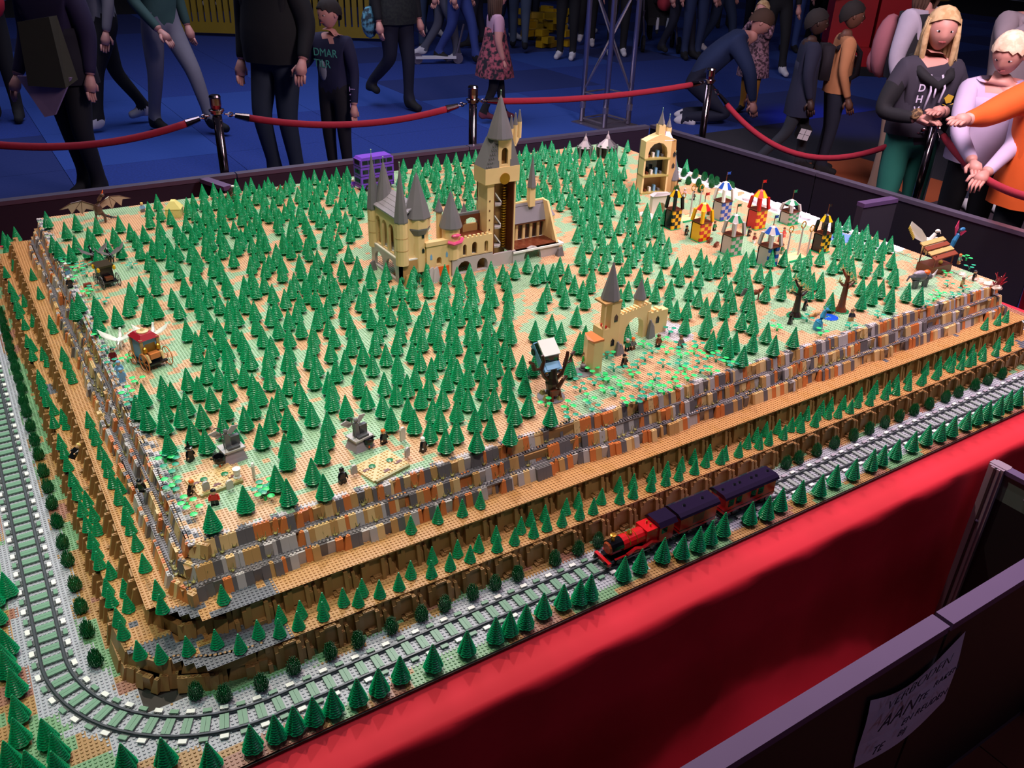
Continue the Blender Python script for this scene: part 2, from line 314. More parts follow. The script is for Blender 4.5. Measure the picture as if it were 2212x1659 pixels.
sw = lambda a, z: [(30+a, 24.6+a*1.1, 60, 25+a), (60, 25+a, 118, 25.4+a), (118, 25.4+a, 140, 26.1+a), (140, 26.1+a, 152, 25+a), (152, 25+a, 300, 25.4+a), (300, 25.4+a, 364, 25.6+a)]
slope_row(sw(0, 0), 14.4, pal); slope_row(sw(3, 0), 18, pal); slope_row(sw(6, 0), 21.6, pal, 0.5)
sl = lambda a: [(26.2+a, 292, 26.2+a, 200), (26.6+a, 200, 26.6+a, 120), (26.0+a, 120, 26.6+a, 60), (26.6+a, 60, 26.4+a, 32+a*.4), (26.4+a, 32+a*.4, 30+a, 25+a)]
slope_row(sl(0), 14.4, pal); slope_row(sl(3), 18, pal); slope_row(sl(5.6), 21.6, pal, 0.5)
slope_row([(364, 26, 365, 120)], 14.4, pal); slope_row([(362, 29, 363, 120)], 18, pal); slope_row([(361, 32, 362, 120)], 21.6, pal)
rk = P('rock_panel_tan', 'a57a4a', 0.42); pal2 = ([rk, dtan], [5, 3])
slope_row([(11.6, 36, 12, 26), (12, 26, 19, 17), (19, 17, 30, 12), (30, 12, 42, 9.8)], 0, pal2, 1, twigs=0); slope_row([(12.6, 36, 13.5, 27), (13.5, 27, 20.5, 18.5), (20.5, 18.5, 31, 13.4), (31, 13.4, 42, 11)], 3.6, pal2, 1, twigs=0)
slope_row([(20.6, 42, 21.2, 33), (21.2, 33, 26, 24), (26, 24, 38, 19.2)], 7.2, pal2, 1, twigs=0); slope_row([(21.6, 42, 22.4, 34), (22.4, 34, 27.5, 25.4), (27.5, 25.4, 38, 20.6)], 10.8, pal2, 1, twigs=0)
slope_list.sort(key=lambda a: (a[0]-CC[0])**2+(a[1]-CC[1])**2)
rest = MB(); restmats = []; 
for n, (x, y, z, rot, k, m) in enumerate(slope_list):
    if n < 300:
        o = bpy.data.objects.new('slope_brick', slope_mesh(k, m)); COL.objects.link(o); o.parent = land; o.location = (x*S, y*S, z*S); o.rotation_euler = (0, 0, rot)
    else:
        if m not in restmats: restmats.append(m)
        rest.cur = restmats.index(m); t = slope(k); c, s_ = math.cos(rot), math.sin(rot)
        rest.add([(x+c*a-s_*b_, y+s_*a+c*b_, z+d) for a, b_, d in t.v], t.f)
tag(rest.build('slope_brick', None, land, mats=restmats), kind='stuff')
# treads behind the slope rows
def tread(name, boxes, z, m):
    b = MB(); pts = []
    for x0, x1, y0, y1 in boxes:
        b.box(x0, x1, y0, y1, z-.4, z)
        pts += [(x+.5, y+.5, z) for x in np.arange(x0, x1-.4) for y in np.arange(y0, y1-.4)]
    b.build(name, m, land); stud_field(name+'_studs', pts, [lin('77727a')]*len(pts), land)
tread('wall_tread', [(30, 118, 26.6, 30), (118, 146, 27.5, 31), (146, 364, 26.8, 30.6), (28.2, 31.5, 34, 292)], 18, dgray)
tread('wall_tread', [(33, 118, 29.6, 33), (118, 146, 30.5, 33), (146, 364, 29.8, 33), (31.2, 34, 36, 292)], 21.6, dgray)
# ---------------------------------------------------------------- railway track
track = thing('railway_track', 'grey toy railway track with white and green tiles beside its sleepers', 'railway track', W(0, 0, 0))
def track_xy(s):               # s in studs along the centre line, 0 at the top of the left straight
    L1 = 230; A = 40*math.pi/2
    if s < L1: return 0.0, 40+L1-s, -math.pi/2
    s -= L1
    if s < A: a = s/40; return 40-40*math.cos(a), 40-40*math.sin(a), a-math.pi/2
    s -= A
    if s < 317: return 40+s, 0.0, 0.0
    s -= 317
    if s < A: a = s/40; return 357+40*math.sin(a), 40-40*math.cos(a), a
    s -= A; return 397.0, 40+s, math.pi/2
TL = 230+40*math.pi+317+110
def frame_pt(s, off, z):
    x, y, a = track_xy(s); return (x-math.sin(a)*off, y+math.cos(a)*off, z)
for off in (2.5, -2.5):
    b = MB(); ss = np.arange(0, TL, 2.0); sec = [(-.45, .35), (.45, .35), (.2, .55), (.22, .95), (-.22, .95), (-.2, .55)]; n = len(sec); vs = []; fs = []
    for s in ss:
        for u, z in sec: vs.append(frame_pt(s, off+u, z))
    for j in range(len(ss)-1):
        for k in range(n): fs.append((j*n+k, j*n+(k+1) % n, (j+1)*n+(k+1) % n, (j+1)*n+k))
    b.add(vs, fs); b.build('rail', rail, track)
sl_m = MB().box(-1, 1, -4, 4, 0, .4); [sl_m.stud(x, y, .4) for x in (-.5, .5) for y in (-3.5, 3.5)]
base0 = sl_m.build('sleeper', sleeper_m, track)
def tile_mesh(nm, m, x0, x1, y0, y1, seam=False):
    b = MB()
    if seam: b.box(x0, (x0+x1)/2-.03, y0, y1, .42, .8); b.box((x0+x1)/2+.03, x1, y0, y1, .42, .8)
    else: b.box(x0, x1, y0, y1, .42, .8)
    o = b.build(nm, m, track); me = o.data; bpy.data.objects.remove(o); return me
T_mid_g = tile_mesh('sleeper_tile', sgreen, -1, 1, -2, 2, True); T_mid_p = tile_mesh('sleeper_tile', pgray, -1, .2, -2, 2)
T_w = tile_mesh('white_end_tile', white, -.9, .9, -.5, .55); T_g = tile_mesh('green_end_tile', sgreen, -.95, .95, -.5, .5); T_p = tile_mesh('grey_end_tile', P('lilac_grey_tile', 'a79dab', .4), -.95, .95, -.5, .5)
s0 = 230-8.83*3.927-400*4+0.0
k = 0; s = (230-8.83*3.927) % 3.927
A_ = 40*math.pi/2
pos = []
u = -60
for kk in range(-55, 140):
    uu = kk-8.83
    if uu < 0: s = 230+uu*4
    elif uu <= 16: s = 230+uu*3.927
    else: s = 230+A_+(uu-16)*4
    if 3 < s < TL-3: pos.append((kk, s))
for n, (kk, s) in enumerate(pos):
    x, y, a = track_xy(s); o = base0 if n == 0 else base0.copy()
    if n: COL.objects.link(o)
    o.location = (x*S, y*S, 0); o.rotation_euler = (0, 0, a)
    plain = x > 196
    def sub(me, nm, yy):
        t = bpy.data.objects.new(nm, me); COL.objects.link(t); t.parent = o; t.location = (0, yy*S, 0)
    sub(T_mid_p if plain else T_mid_g, 'sleeper_tile', 0)
    if kk % 2 == 0: sub(T_w, 'white_end_tile', 3.95); sub(T_w, 'white_end_tile', -3.95)
    else: sub(T_p if plain else T_g, 'grey_end_tile' if plain else 'green_end_tile', 3.9); sub(T_p if plain else T_g, 'grey_end_tile' if plain else 'green_end_tile', -3.9)
# ---------------------------------------------------------------- pines
def pine_mesh(name, H, R, foot, n_lay, seg=24, mt=green, full=True):
    b = MB(); lay = n_lay; z0 = foot; hh = (H-foot)/lay
    rad = lambda f: R*(1-f)**0.97+.2
    for i in range(lay):
        f0 = i/lay; r = rad(f0); r2 = rad(min(1, (i+1)/lay)); zb = z0+i*hh; vs = []
        for (rr, z, w) in ((r*0.70, zb+hh*.12, 0), (r*.99, zb+hh*.0, 1), (r*1.03, zb+hh*.30, 1), (r*.93, zb+hh*.62, .8), (r2*0.80, zb+hh*1.04, 0)):
            for kx in range(seg):
                a = 2*math.pi*kx/seg; lob = 1-(0.04 if (kx+i) % 2 else 0)*w-(0.15 if kx % 6 == 0 else 0)*w
                vs.append((rr*lob*math.cos(a), rr*lob*math.sin(a), z+(-0.05 if (kx+i) % 2 == 0 else 0.04)*w*hh))
        fs = []
        for j in range(4):
            for kx in range(seg): fs.append((j*seg+kx, j*seg+(kx+1) % seg, (j+1)*seg+(kx+1) % seg, (j+1)*seg+kx))
        fs.append(tuple(range(seg-1, -1, -1))); b.add(vs, fs)
    b.cyl(0, 0, H-.15, H+.3, .27, .2, n=6); b.cyl(0, 0, 0, foot+.6, .55, .5, n=8)
    if full:
        for a in range(4): c, s_ = math.cos(a*math.pi/2+.7), math.sin(a*math.pi/2+.7); b.tube([(c*.4, s_*.4, .8), (c*.9, s_*.9, .4), (c*1.35, s_*1.35, .12)], [.35, .3, .25], 5)
        b.cyl(0, 0, 0, .25, 1.0, n=8)
    o = b.build(name, mt); me = o.data; bpy.data.objects.remove(o); return me
PINE = pine_mesh('pine_tree', 8.0, 2.15, 1.3, 12); PINE_LOW = pine_mesh('pine_tree_small', 5.1, 1.4, 0.3, 8, 16, green, False)
def tips(org, s, pts): return [(org[0]+x/s, org[1]+y/s) for x, y in pts]
TA = tips((540,640),3.173,[(22,30),(30,118),(80,200),(133,62),(165,15),(185,145),(137,270),(118,330),(105,398),(125,483),(258,85),(313,35),(342,138),(263,203),(255,308),(243,362),(283,425),(255,510),(445,85),(480,38),(525,0),(432,190),(422,250),(400,345),(450,395),(430,475),(536,135),(565,200),(545,300),(580,430),(535,515),(553,570),(550,625),(645,20),(655,70),(690,135),(720,195),(690,255),(765,315),(645,365),(735,455),(740,525),(795,22),(832,80),(893,125),(870,180),(848,255),(840,390),(935,325),(918,520),(797,612),(650,675),(902,665),(335,570),(372,648),(410,722),(195,605),(150,685),(128,770),(255,745),(288,815),(522,788),(55,585),(5,525),(10,670),(60,868)])
TB = tips((820,640),2.975,[(25,0),(65,55),(145,0),(170,40),(135,100),(200,0),(10,120),(130,170),(105,235),(42,308),(108,362),(118,420),(22,487),(105,545),(15,620),(70,708),(205,285),(262,335),(230,165),(250,118),(285,60),(298,20),(270,215),(232,445),(175,500),(180,645),(220,728),(262,570),(318,502),(333,390),(385,325),(380,215),(340,165),(365,95),(385,48),(440,15),(510,60),(470,118),(462,165),(495,235),(440,282),(470,350),(500,405),(440,460),(405,570),(340,650),(390,712),(318,785),(495,655),(520,530),(568,585),(495,780),(430,845),(570,440),(590,330),(585,290),(618,220),(580,180),(590,115),(625,55),(570,10),(645,390),(665,508),(685,270),(690,170),(700,110),(715,35),(680,0),(740,220),(735,320),(760,375),(715,445),(733,578),(680,632),(620,712),(625,840),(725,758),(788,138),(830,85),(830,10),(850,170),(805,265),(838,315),(832,440),(820,520),(855,615),(870,670),(840,795),(650,0)])
TC_ = tips((540,860),3.807,[(612,215),(580,325),(505,490),(600,615),(272,285),(285,375),(205,545),(293,665)])
TD = tips((260,620),3.173,[(30,60),(60,0),(180,15),(205,40),(240,70),(165,115),(345,5),(390,75),(470,5),(530,42),(547,85),(595,150),(445,222),(510,300),(560,252),(500,365),(610,345),(600,405),(575,500),(660,210),(675,280),(720,350),(715,420),(745,480),(665,540),(725,615),(520,610),(447,550),(605,682),(700,740),(440,712),(545,798),(275,602),(345,645),(290,745),(395,795),(155,812),(100,735),(135,660),(275,840),(475,905),(585,0),(665,45),(770,20),(735,85),(790,125),(740,160),(785,240),(825,300),(850,360),(875,410),(830,0),(855,40),(835,520),(845,815),(685,865)])
TE = tips((340,860),3.66,[(595,185),(65,260),(370,235),(675,685),(415,840)])
TF = tips((740,550),2.962,[(1185,0),(1240,70),(1280,55),(1310,180),(1280,240),(1240,420),(1345,380),(1400,430),(1370,100),(1395,10),(1450,60),(1345,55),(1430,210),(1410,140),(1490,130),(1545,165),(1500,325),(1565,220),(1560,450),(1520,495),(1590,120),(1600,70),(1550,10),(1680,0),(1785,75),(1785,215),(1835,165),(1830,10),(1910,80),(1950,145),(1960,0),(2010,180),(2045,85),(2110,155),(2095,240),(2140,290),(2145,15),(2170,80),(1825,420),(1460,640),(1150,640),(1130,430),(1175,750),(1230,630),(1340,945),(1195,880)])
TG = tips((1472,550),2.962,[(50,0),(65,20),(60,165),(45,285),(40,380),(125,90),(120,210),(165,270),(180,350),(160,400),(165,0),(190,40),(240,0),(245,30),(285,110),(310,0),(235,230),(320,165),(340,245),(290,280),(285,400),(275,455),(315,530),(355,490),(210,485),(400,355),(405,20),(380,60),(440,95),(385,130),(450,180),(430,235),(465,295),(475,380),(505,385),(470,490),(410,580),(555,430),(515,55),(570,85),(550,180),(665,85),(695,55),(655,165),(730,115),(785,140),(735,460),(605,510),(790,45),(830,75),(850,110),(835,170),(910,110),(990,10),(910,165),(1045,0),(1100,0),(1110,75),(970,240),(1170,140),(1215,170),(1175,230),(1250,120),(1245,200),(1295,155),(1360,195),(1355,245),(1195,30),(1290,30),(1375,60),(1385,90),(1465,180),(1545,205),(1215,0),(1260,0)])
TI = tips((0,380),5.53,[(540,420),(560,440),(890,450),(765,545),(875,705),(605,705),(675,770),(820,815),(1010,760),(1130,490),(1040,610),(1100,680),(1255,745),(1140,830),(1410,465),(1340,605),(1385,670),(1410,770),(1535,560),(1600,655),(1640,780),(1705,580),(1760,305),(1770,420),(1865,215),(1890,340),(1885,510),(1910,600),(2020,390),(2085,525),(2120,600),(1805,740),(1870,680),(1880,780),(2010,735),(2105,800),(1760,905),(1825,985),(1820,1070),(2005,900),(2110,1000),(1660,1190),(1840,1180),(1525,1265),(1420,1345),(1470,1430),(1780,1370),(2040,1340),(910,1385),(850,1470),(1120,1425),(1170,1480),(1355,1545)])
TI += tips((0,550),2.962,[(605,370),(735,325),(925,310)])
placed = []
def far_enough(x, y, d): return all((x-a)**2+(y-b)**2 > d*d for a, b in placed)
for px, py in TA+TB+TC_+TD+TE+TF+TG+TI:
    x, y = G(px, py, 25.2+8.4); x, y = round(x*2)/2, round(y*2)/2
    if far_enough(x, y, 3.2): placed.append((x, y))
n_read = len(placed)
# the rest of the forest, thinned out where the photo shows buildings, the pitch and open ground
def blocked(x, y):
    px, py = PJ(x, y, 25.2+8.4); bx, by = PJ(x, y, 25.2)
    if not (36 < x < 362 and 36 < y < 295): return True
    if 785 < bx < 1062 and 555 < by < 612 and False: return True
    B = [(780, 460, 1235, 602), (1440, 380, 1800, 575), (1355, 335, 1450, 425), (1395, 395, 1460, 470), (1235, 300, 1350, 345), (770, 345, 862, 425), (120, 420, 300, 478), (350, 420, 408, 468), (1930, 500, 2212, 640), (1560, 365, 1800, 420), (200, 555, 300, 640), (130, 560, 320, 640), (1590, 600, 1660, 650), (1380, 420, 1490, 470), (1740, 480, 1800, 560), (1830, 380, 1990, 520)]
    for a, b_, c, d in B:
        if a < bx < c and b_ < by < d: return True
    if py > (640 if 560 < px < 1120 else 617 if px < 560 else 548): return True
    if px < 385 and py > 380: return True
    return False
cand = []
for i in range(60):
    for j in range(50):
        cand.append((36+i*6.6+(j % 2)*3.3+random.uniform(-1.6, 1.6), 38+j*5.9+random.uniform(-1.6, 1.6)))
random.shuffle(cand)
for x, y in cand:
    if not blocked(x, y) and far_enough(x, y, 5.3): placed.append((round(x*2)/2, round(y*2)/2))
placed.sort(key=lambda a: (a[0]-CC[0])**2+(a[1]-CC[1])**2)
LM = [((487, 960), 'left winged statue'), ((775, 940), 'right winged statue'), ((330, 760), 'ornate carriage'), ((236, 600), 'black carriage'), ((216, 470), 'bronze dragon'), ((378, 460), 'yellow tent'), ((1190, 860), 'bare tree with the car'), ((1320, 770), 'stone gate tower'), ((1420, 730), 'right end of the stone gate'),
 ((830, 610), 'left arcade of the large castle'), ((950, 610), 'middle of the large castle'), ((1075, 590), 'clock tower foot'), ((1180, 570), 'great hall end'), ((1451, 493), 'left black and yellow tower'), ((1577, 548), 'front green tower'), ((1655, 572), 'nearest blue tower'), ((1770, 545), 'right black and yellow tower'),
 ((1717, 690), 'dark spooky tree'), ((1815, 680), 'olive-leaved tree'), ((1985, 620), 'grey beast'), ((2018, 590), 'timber wagon'), ((1628, 648), 'brown winged beast'), ((815, 425), 'purple bus'), ((660, 430), 'back rim left of the bus')]
LMW = [(G(a[0], a[1], 25.2), n) for a, n in LM]
def pine_label(x, y):
    (mx, my), n = min(LMW, key=lambda t: (t[0][0]-x)**2+(t[0][1]-y)**2)
    side = 'near side' if (x-mx)*CR[2][0]+(y-my)*CR[2][1] < 0 else 'far side'; rl = 'left' if (x-mx)*CR[0][0]+(y-my)*CR[0][1] < 0 else 'right'
    return ('green pine closest to the %s, %s %s' % (n, side, rl), 'plateau pines by the %s, %s %s' % (n, side, rl))
def put(me, name, x, y, z, rot, label, cat, group, sc_=1.0):
    o = bpy.data.objects.new(name, me); COL.objects.link(o); o.location = W(x, y, z); o.rotation_euler = (0, 0, rot)
    if sc_ != 1: o.scale = (sc_, sc_, sc_)
    return tag(o, label, cat, group)
NP = 255
for n, (x, y) in enumerate(placed[:NP]):
    lb = pine_label(x, y); put(PINE, 'pine_tree', x, y, 25.2, random.choice([0, .4, .8, 1.2])+random.uniform(-.15, .15), lb[0], 'tree', lb[1])
rest_pts = placed[NP:]
def tree_stuff(name, pts, me_, label):
    ng = bpy.data.node_groups.new(name+'_scatter', 'GeometryNodeTree')
    ng.interface.new_socket('Geometry', in_out='INPUT', socket_type='NodeSocketGeometry'); ng.interface.new_socket('Geometry', in_out='OUTPUT', socket_type='NodeSocketGeometry')
    gi = ng.nodes.new('NodeGroupInput'); go = ng.nodes.new('NodeGroupOutput'); oi = ng.nodes.new('GeometryNodeObjectInfo'); io = ng.nodes.new('GeometryNodeInstanceOnPoints'); rv = ng.nodes.new('FunctionNodeRandomValue'); rv.data_type = 'FLOAT_VECTOR'
    oi.inputs['Object'].default_value = me_; oi.inputs['As Instance'].default_value = False; oi.transform_space = 'ORIGINAL'
    rv.inputs[1].default_value = (0, 0, 3.0)
    ng.links.new(oi.outputs['Geometry'], io.inputs['Instance']); ng.links.new(gi.outputs[0], io.inputs['Points']); ng.links.new(rv.outputs[0], io.inputs['Rotation']); ng.links.new(io.outputs[0], go.inputs[0])
    me = bpy.data.meshes.new(name); me.from_pydata([tuple(W(x, y, z)) for x, y, z in pts], [], []); o = bpy.data.objects.new(name, me); COL.objects.link(o)
    md = o.modifiers.new('scatter', 'NODES'); md.node_group = ng; return tag(o, label, 'forest', None, 'stuff')
src = [o for o in COL.objects if o.data is PINE][0]
tree_stuff('pine_forest', [(x, y, 25.2) for x, y in rest_pts], src, 'dense green pine forest covering the far part of the plateau around the large castle')
# pines along the front and left edge of the deck
FE = tips((0,1250),4.424,[(390,1340),(490,1480),(110,1105),(115,1325),(85,860),(15,690),(10,480),(1145,1570),(1535,1530),(1975,1570)])
FE += tips((440,1250),4.424,[(20,1570),(448,1425),(680,1325),(850,1215),(1040,1140),(1220,1045),(1460,950),(1670,860),(1875,735),(2195,635)])
FE += tips((880,1050),4.424,[(575,1375),(870,1275),(985,1185),(1145,1125),(1310,1015),(1500,935),(1660,890),(1770,860)])
FE += tips((1280,960),5.027,[(360,1210),(545,1130),(790,1020),(1005,985),(1180,905),(1310,830),(1450,745),(1745,620),(1930,570),(2075,480)])
FE += tips((1660,800),4.007,[(305,955),(480,900),(605,820),(770,760),(925,685),(1020,640),(1140,590),(1285,525),(1405,470),(1525,440),(1630,400),(1750,345),(1845,300),(1945,275),(2045,230),(2110,180),(2200,140)])
FE += tips((0,1100),2.9676,[(10,400),(15,760),(80,1020),(155,1550),(325,1550),(20,1490)])
FE += tips((0,440),6.345,[(30,370),(100,420),(190,320),(60,560)])
fp = []
for px, py in FE:
    x, y = G(px, py, 8.4)
    y = min(y, 400) if x < 0 else y
    if x > 12 and y < 30: y = max(y, -8.6)
    if all((x-a)**2+(y-b_)**2 > 8 for a, b_ in fp): fp.append((x, y))
for x, y in [(-9.5, 35+7.5*i+random.uniform(-1, 1)) for i in range(6)]+[(230+14*i, -8.2) for i in range(0)]:
    if all((x-a)**2+(y-b_)**2 > 8 for a, b_ in fp): fp.append((x, y))
for n, (x, y) in enumerate(sorted(fp, key=lambda a: a[0]-a[1]*.5)):
    if x < 12: lb = ('tall green pine on the left corner outside the railway bend', 'pines outside the bend of the track')
    elif x < 125: lb = ('tall green pine between track and red cloth, left of the train', 'pines on the front edge left of the train')
    elif x < 200: lb = ('tall green toy pine on the front edge right in front of the red train', 'pines in front of the train')
    else: lb = ('tall green pine between track and red cloth, right of the train', 'pines on the front edge right of the train')
    put(PINE, 'pine_tree', x, y, 0, random.uniform(0, 3), lb[0], 'tree', lb[1], random.uniform(.98, 1.06))
# small pines on the terraces
SP = tips((440,1250),4.424,[(100,485),(325,530),(505,395),(715,255),(720,405),(915,210),(910,350),(1130,135),(1140,240),(1325,90),(1480,110),(1510,0),(1695,40),(1745,0),(1905,0)])
SP += tips((0,1250),4.424,[(965,5),(1030,95),(1100,280),(1145,400),(1195,145),(1170,0),(1480,10),(1520,150),(1300,590),(1505,625),(1770,550),(2050,480),(2110,60)])
SP += tips((0,850),4.424,[(345,0),(430,0),(485,65),(580,145),(610,200),(775,185),(745,300),(760,370),(480,190),(535,390),(585,470),(580,600),(605,745),(825,495),(990,550),(985,640),(1030,745),(1120,800),(1090,900),(1190,985),(1105,1105),(1185,1185),(1245,1340),(1350,1530),(700,795),(705,860),(805,925),(735,1020),(865,1065),(770,1170),(905,1190),(825,1320),(895,1420),(890,1520),(1030,1600)])
SP += tips((0,560),5.53,[(160,0),(235,125),(320,345),(270,420),(270,690),(270,900),(360,945),(320,1060),(390,650),(440,690),(470,750),(490,1045),(615,1065),(540,1120),(640,1160),(730,1255),(770,1320),(360,1335),(400,1400),(420,1480),(520,1545),(10,90),(60,260),(100,370),(150,340),(140,480),(180,560),(215,510)])
SP += tips((880,1050),4.424,[(525,125),(290,190),(15,265),(700,50),(30,715),(235,580),(235,720),(420,655),(480,515),(620,585),(685,465),(850,380),(870,475),(1030,400),(1090,295),(1165,205),(1220,340),(1320,180),(1340,270),(1525,115),(1500,240),(1640,55),(1660,165),(1795,120),(1865,20),(2050,20)])
SP += tips((1280,960),5.027,[(30,590),(115,475),(285,335),(325,475),(455,320),(465,420),(660,245),(665,350),(820,185),(830,290),(965,230),(980,130),(1115,50),(1155,175),(1250,80),(1280,0),(1430,60),(1455,10),(1650,0)])
SP += tips((1472,550),2.962,[(405,1200),(435,1145),(490,1105),(515,1150),(550,1070),(600,1140),(630,1055),(680,1095),(715,1040),(765,1010),(800,960),(815,1065),(870,1010),(885,970),(905,930),(965,910),(955,960),(1030,960),(1050,900),(1105,930),(1145,890),(1155,850),(1235,835),(1245,800),(1230,880),(1325,840),(1335,805),(1390,765),(1410,820),(1470,740),(1485,790),(1565,740),(1575,680),(1570,760),(1655,650),(1665,690),(1660,720),(1720,650),(1745,670),(1755,625),(1815,600),(1820,660),(1870,570),(1865,640),(1890,625),(1945,570),(1975,610),(2040,525),(2035,570),(2110,460),(2125,500),(2110,540),(2135,370),(2140,410)])
SP += tips((380,1130),1,[(660,0)]) if False else []
sp = []
for px, py in SP:
    x, y = G(px, py, 7.2+5.4); z = 7.2
    if (x > 40 and y > 18.6) or (x > 20.3 and y > 34) or (x <= 40 and y <= 34 and x+y > 52): x, y = G(px, py, 14.4+5.4); z = 14.4
    if z == 14.4:
        if x > 40 and y > 24: y = 23.4
        if y > 34: x = min(x, 25.2)
        if x > 40: y = max(y, 21.6)
        elif y > 34: x = max(x, 23.9)
    else:
        if x > 40: y = min(max(y, 13), 17.5)
        elif y > 34: x = min(max(x, 15), 19)
    if all((x-a)**2+(y-b_)**2 > 3.2 or c != z for a, b_, c in sp): sp.append((x, y, z))
for x, y, z in sp:
    if y > 36 and x < 40: lb = ('small green pine on the '+('lower' if z < 8 else 'upper')+' brown terrace of the left side', 'small pines on the %s left terrace' % ('lower' if z < 8 else 'upper'))
    else:
        q_ = 'lower' if z < 8 else 'upper'; r_ = 'left of the train' if x < 130 else 'behind the train' if x < 205 else 'right of the train'
        lb = ('small green pine on the %s brown front terrace, %s' % (q_, r_), 'small pines on the %s front terrace %s' % (q_, r_))
    put(PINE_LOW, 'small_pine_tree', x, y, z, random.uniform(0, 3), lb[0], 'tree', lb[1])
# spiky bushes between track and rock wall
def bush():
    b = MB(); r = random.Random(3)
    for i in range(110):
        a = i*2.399; t = (i+.5)/110; el = math.acos(1-t*1.0); R = 1.95; rr = math.sin(el)*R*(0.75+.25*r.random()); h = 1.0+math.cos(el)*3.9+r.random()*.5
        ca, sa = math.cos(a), math.sin(a)
        b.tube([(ca*.3, sa*.3, .6), (ca*rr*.85, sa*rr*.85, h*.55), (ca*rr, sa*rr, h)], [.17, .15, .07], 4)
    b.cyl(0, 0, 0, 1.3, .8, 1.0, n=8); b.ball(0, 0, 1.9, 1.15, 1.15, 1.7, 8, 6)
    o = b.build('spiky_bush', dgreen); me = o.data; bpy.data.objects.remove(o); return me
BUSH = bush(); bs = []
for px, py in tips((440,1250),4.424,[(205,1160),(555,1050),(875,915),(1240,795),(1490,660),(1810,525)])+tips((880,1050),4.424,[(150,1290),(390,1215),(650,1105),(870,1015),(1080,920),(1435,770),(1655,670),(1820,570)])+tips((0,1250),4.424,[(1880,1130)])+tips((1660,800),4.007,[(260,800),(415,735),(570,670),(735,605),(865,545),(1005,490),(1125,435),(1260,385),(1385,330),(1530,270),(1640,225),(1785,165),(1900,120),(2025,70)])+[(1705,1015)]:
    x, y = G(px, py, 0.3); bs.append((x, min(max(y, 7.2), 8.0) if x > 44 else y))
for px, py in tips((0,1250),4.424,[(700,110),(755,325),(810,550),(890,830)])+tips((0,850),4.424,[(215,110),(255,215),(285,355),(325,490),(360,630),(405,790),(445,940),(485,1100),(540,1275),(590,1475),(640,1640)]):
    x, y = G(px, py, 0.3); bs.append((min(max(x, 8.4), 9.4), y))
ymax = max(b_[1] for b_ in bs)
for i in range(9): bs.append((8.8, ymax+9.3*(i+1)))
for x, y in bs:
    lb = ('spiky dark green bush beside the left straight track', 'spiky bushes along the left track') if (x < 12 and y > 30) else ('spiky dark green bush behind the front track, left of the train', 'spiky bushes behind the track left of the train') if x < 135 else ('spiky dark green bush behind the front track, right of the train', 'spiky bushes behind the track right of the train')
    put(BUSH, 'spiky_bush', x, y, 0, random.uniform(0, 6), lb[0], 'bush', lb[1])
for px, py in [(1435,405),(1452,415),(1478,395),(1500,400),(1492,382),(1520,375),(1535,390),(1548,380),(1560,392),(1528,402),(1580,375),(1601,402),(1505,412),(1565,405),(1468,378)]:
    x, y = G(px+8, py+4, 25.2); x = min(x, 361); put(BUSH, 'spiky_bush', x, y, 25.2, random.uniform(0, 6), 'bright green spiky bush on the plateau behind the chequered towers', 'bush', 'spiky bushes behind the chequered towers')
# leafy plants
def leafy(mt_):
    b = MB(); b.cyl(0, 0, 0, .9, .45, .35, n=6)
    for i, a in enumerate((.3, 2.3, 4.3)):
        c, s_ = math.cos(a), math.sin(a); b.tube([(0, 0, .7), (c*.7, s_*.7, 1.5), (c*1.4, s_*1.4, 1.7+.2*i)], .09, 4)
        cx, cy, cz = c*1.75, s_*1.75, 1.8+.2*i
        b.lathe(cx, cy, [(.15, cz-.12), (.75, cz), (.95, cz+.06), (.5, cz+.16), (.1, cz+.18)], 9)
    o = b.build('leafy_plant', mt_); me = o.data; bpy.data.objects.remove(o); return me
LF = [leafy(leafA), leafy(leafB)]
L1_ = tips((740,550),2.962,[(1485,800),(1595,755),(1610,830),(1665,800),(1690,660),(1730,635),(1735,740),(1700,810),(1840,745),(1785,850),(1890,720),(1855,780),(1935,675),(1925,590),(1980,625),(2040,555),(2090,500),(2070,630),(2050,715),(2165,655),(2160,715),(2110,790),(1995,800),(1985,855),(1900,865),(2055,885),(1940,920),(1820,960),(1745,900),(1675,880),(1595,995),(1570,940),(1520,870),(1440,985),(1450,1050),(1300,965),(2150,600),(2120,850),(1880,945)])
L1_ += tips((1472,550),2.962,[(20,750),(100,590),(80,630),(200,590),(165,660),(220,680),(40,800),(120,750),(190,760),(320,720),(290,700),(110,690),(610,480),(800,420),(890,510),(1075,470),(260,640),(1255,400)])
L2_ = tips((1472,550),2.962,[(1700,200),(1650,260),(1800,230),(1690,130),(1840,90),(1820,30),(1740,270),(1610,290),(1560,330)])
L3_ = tips((0,550),2.962,[(520,100),(570,260),(670,310),(600,535),(615,640),(880,820),(690,720),(820,680),(760,960),(750,910),(770,990),(1060,1320),(1110,1310),(1100,1480),(1090,1520),(1200,1600),(1690,1510),(1700,1560)])+tips((340,860),3.66,[(110,585),(290,920),(830,760),(870,715)])+tips((0,380),5.53,[(720,1030),(810,1040),(870,1100),(940,1140),(1040,1080),(700,1160),(1040,1190),(720,1280),(1110,1360),(1050,1400),(1580,1090)])
L3_ += [(600,560),(905,655),(878,640),(430,760)][2:]
for n, (px, py) in enumerate(L1_):
    x, y = G(px, py+3, 25.2); k = n % 2; put(LF[k], 'leafy_plant', x, y, 25.2, random.uniform(0, 6), ('teal', 'bright green')[k]+' round-leaved plant on the open ground before the stone gate', 'plant', ('teal', 'bright green')[k]+' leafy plants before the gate')
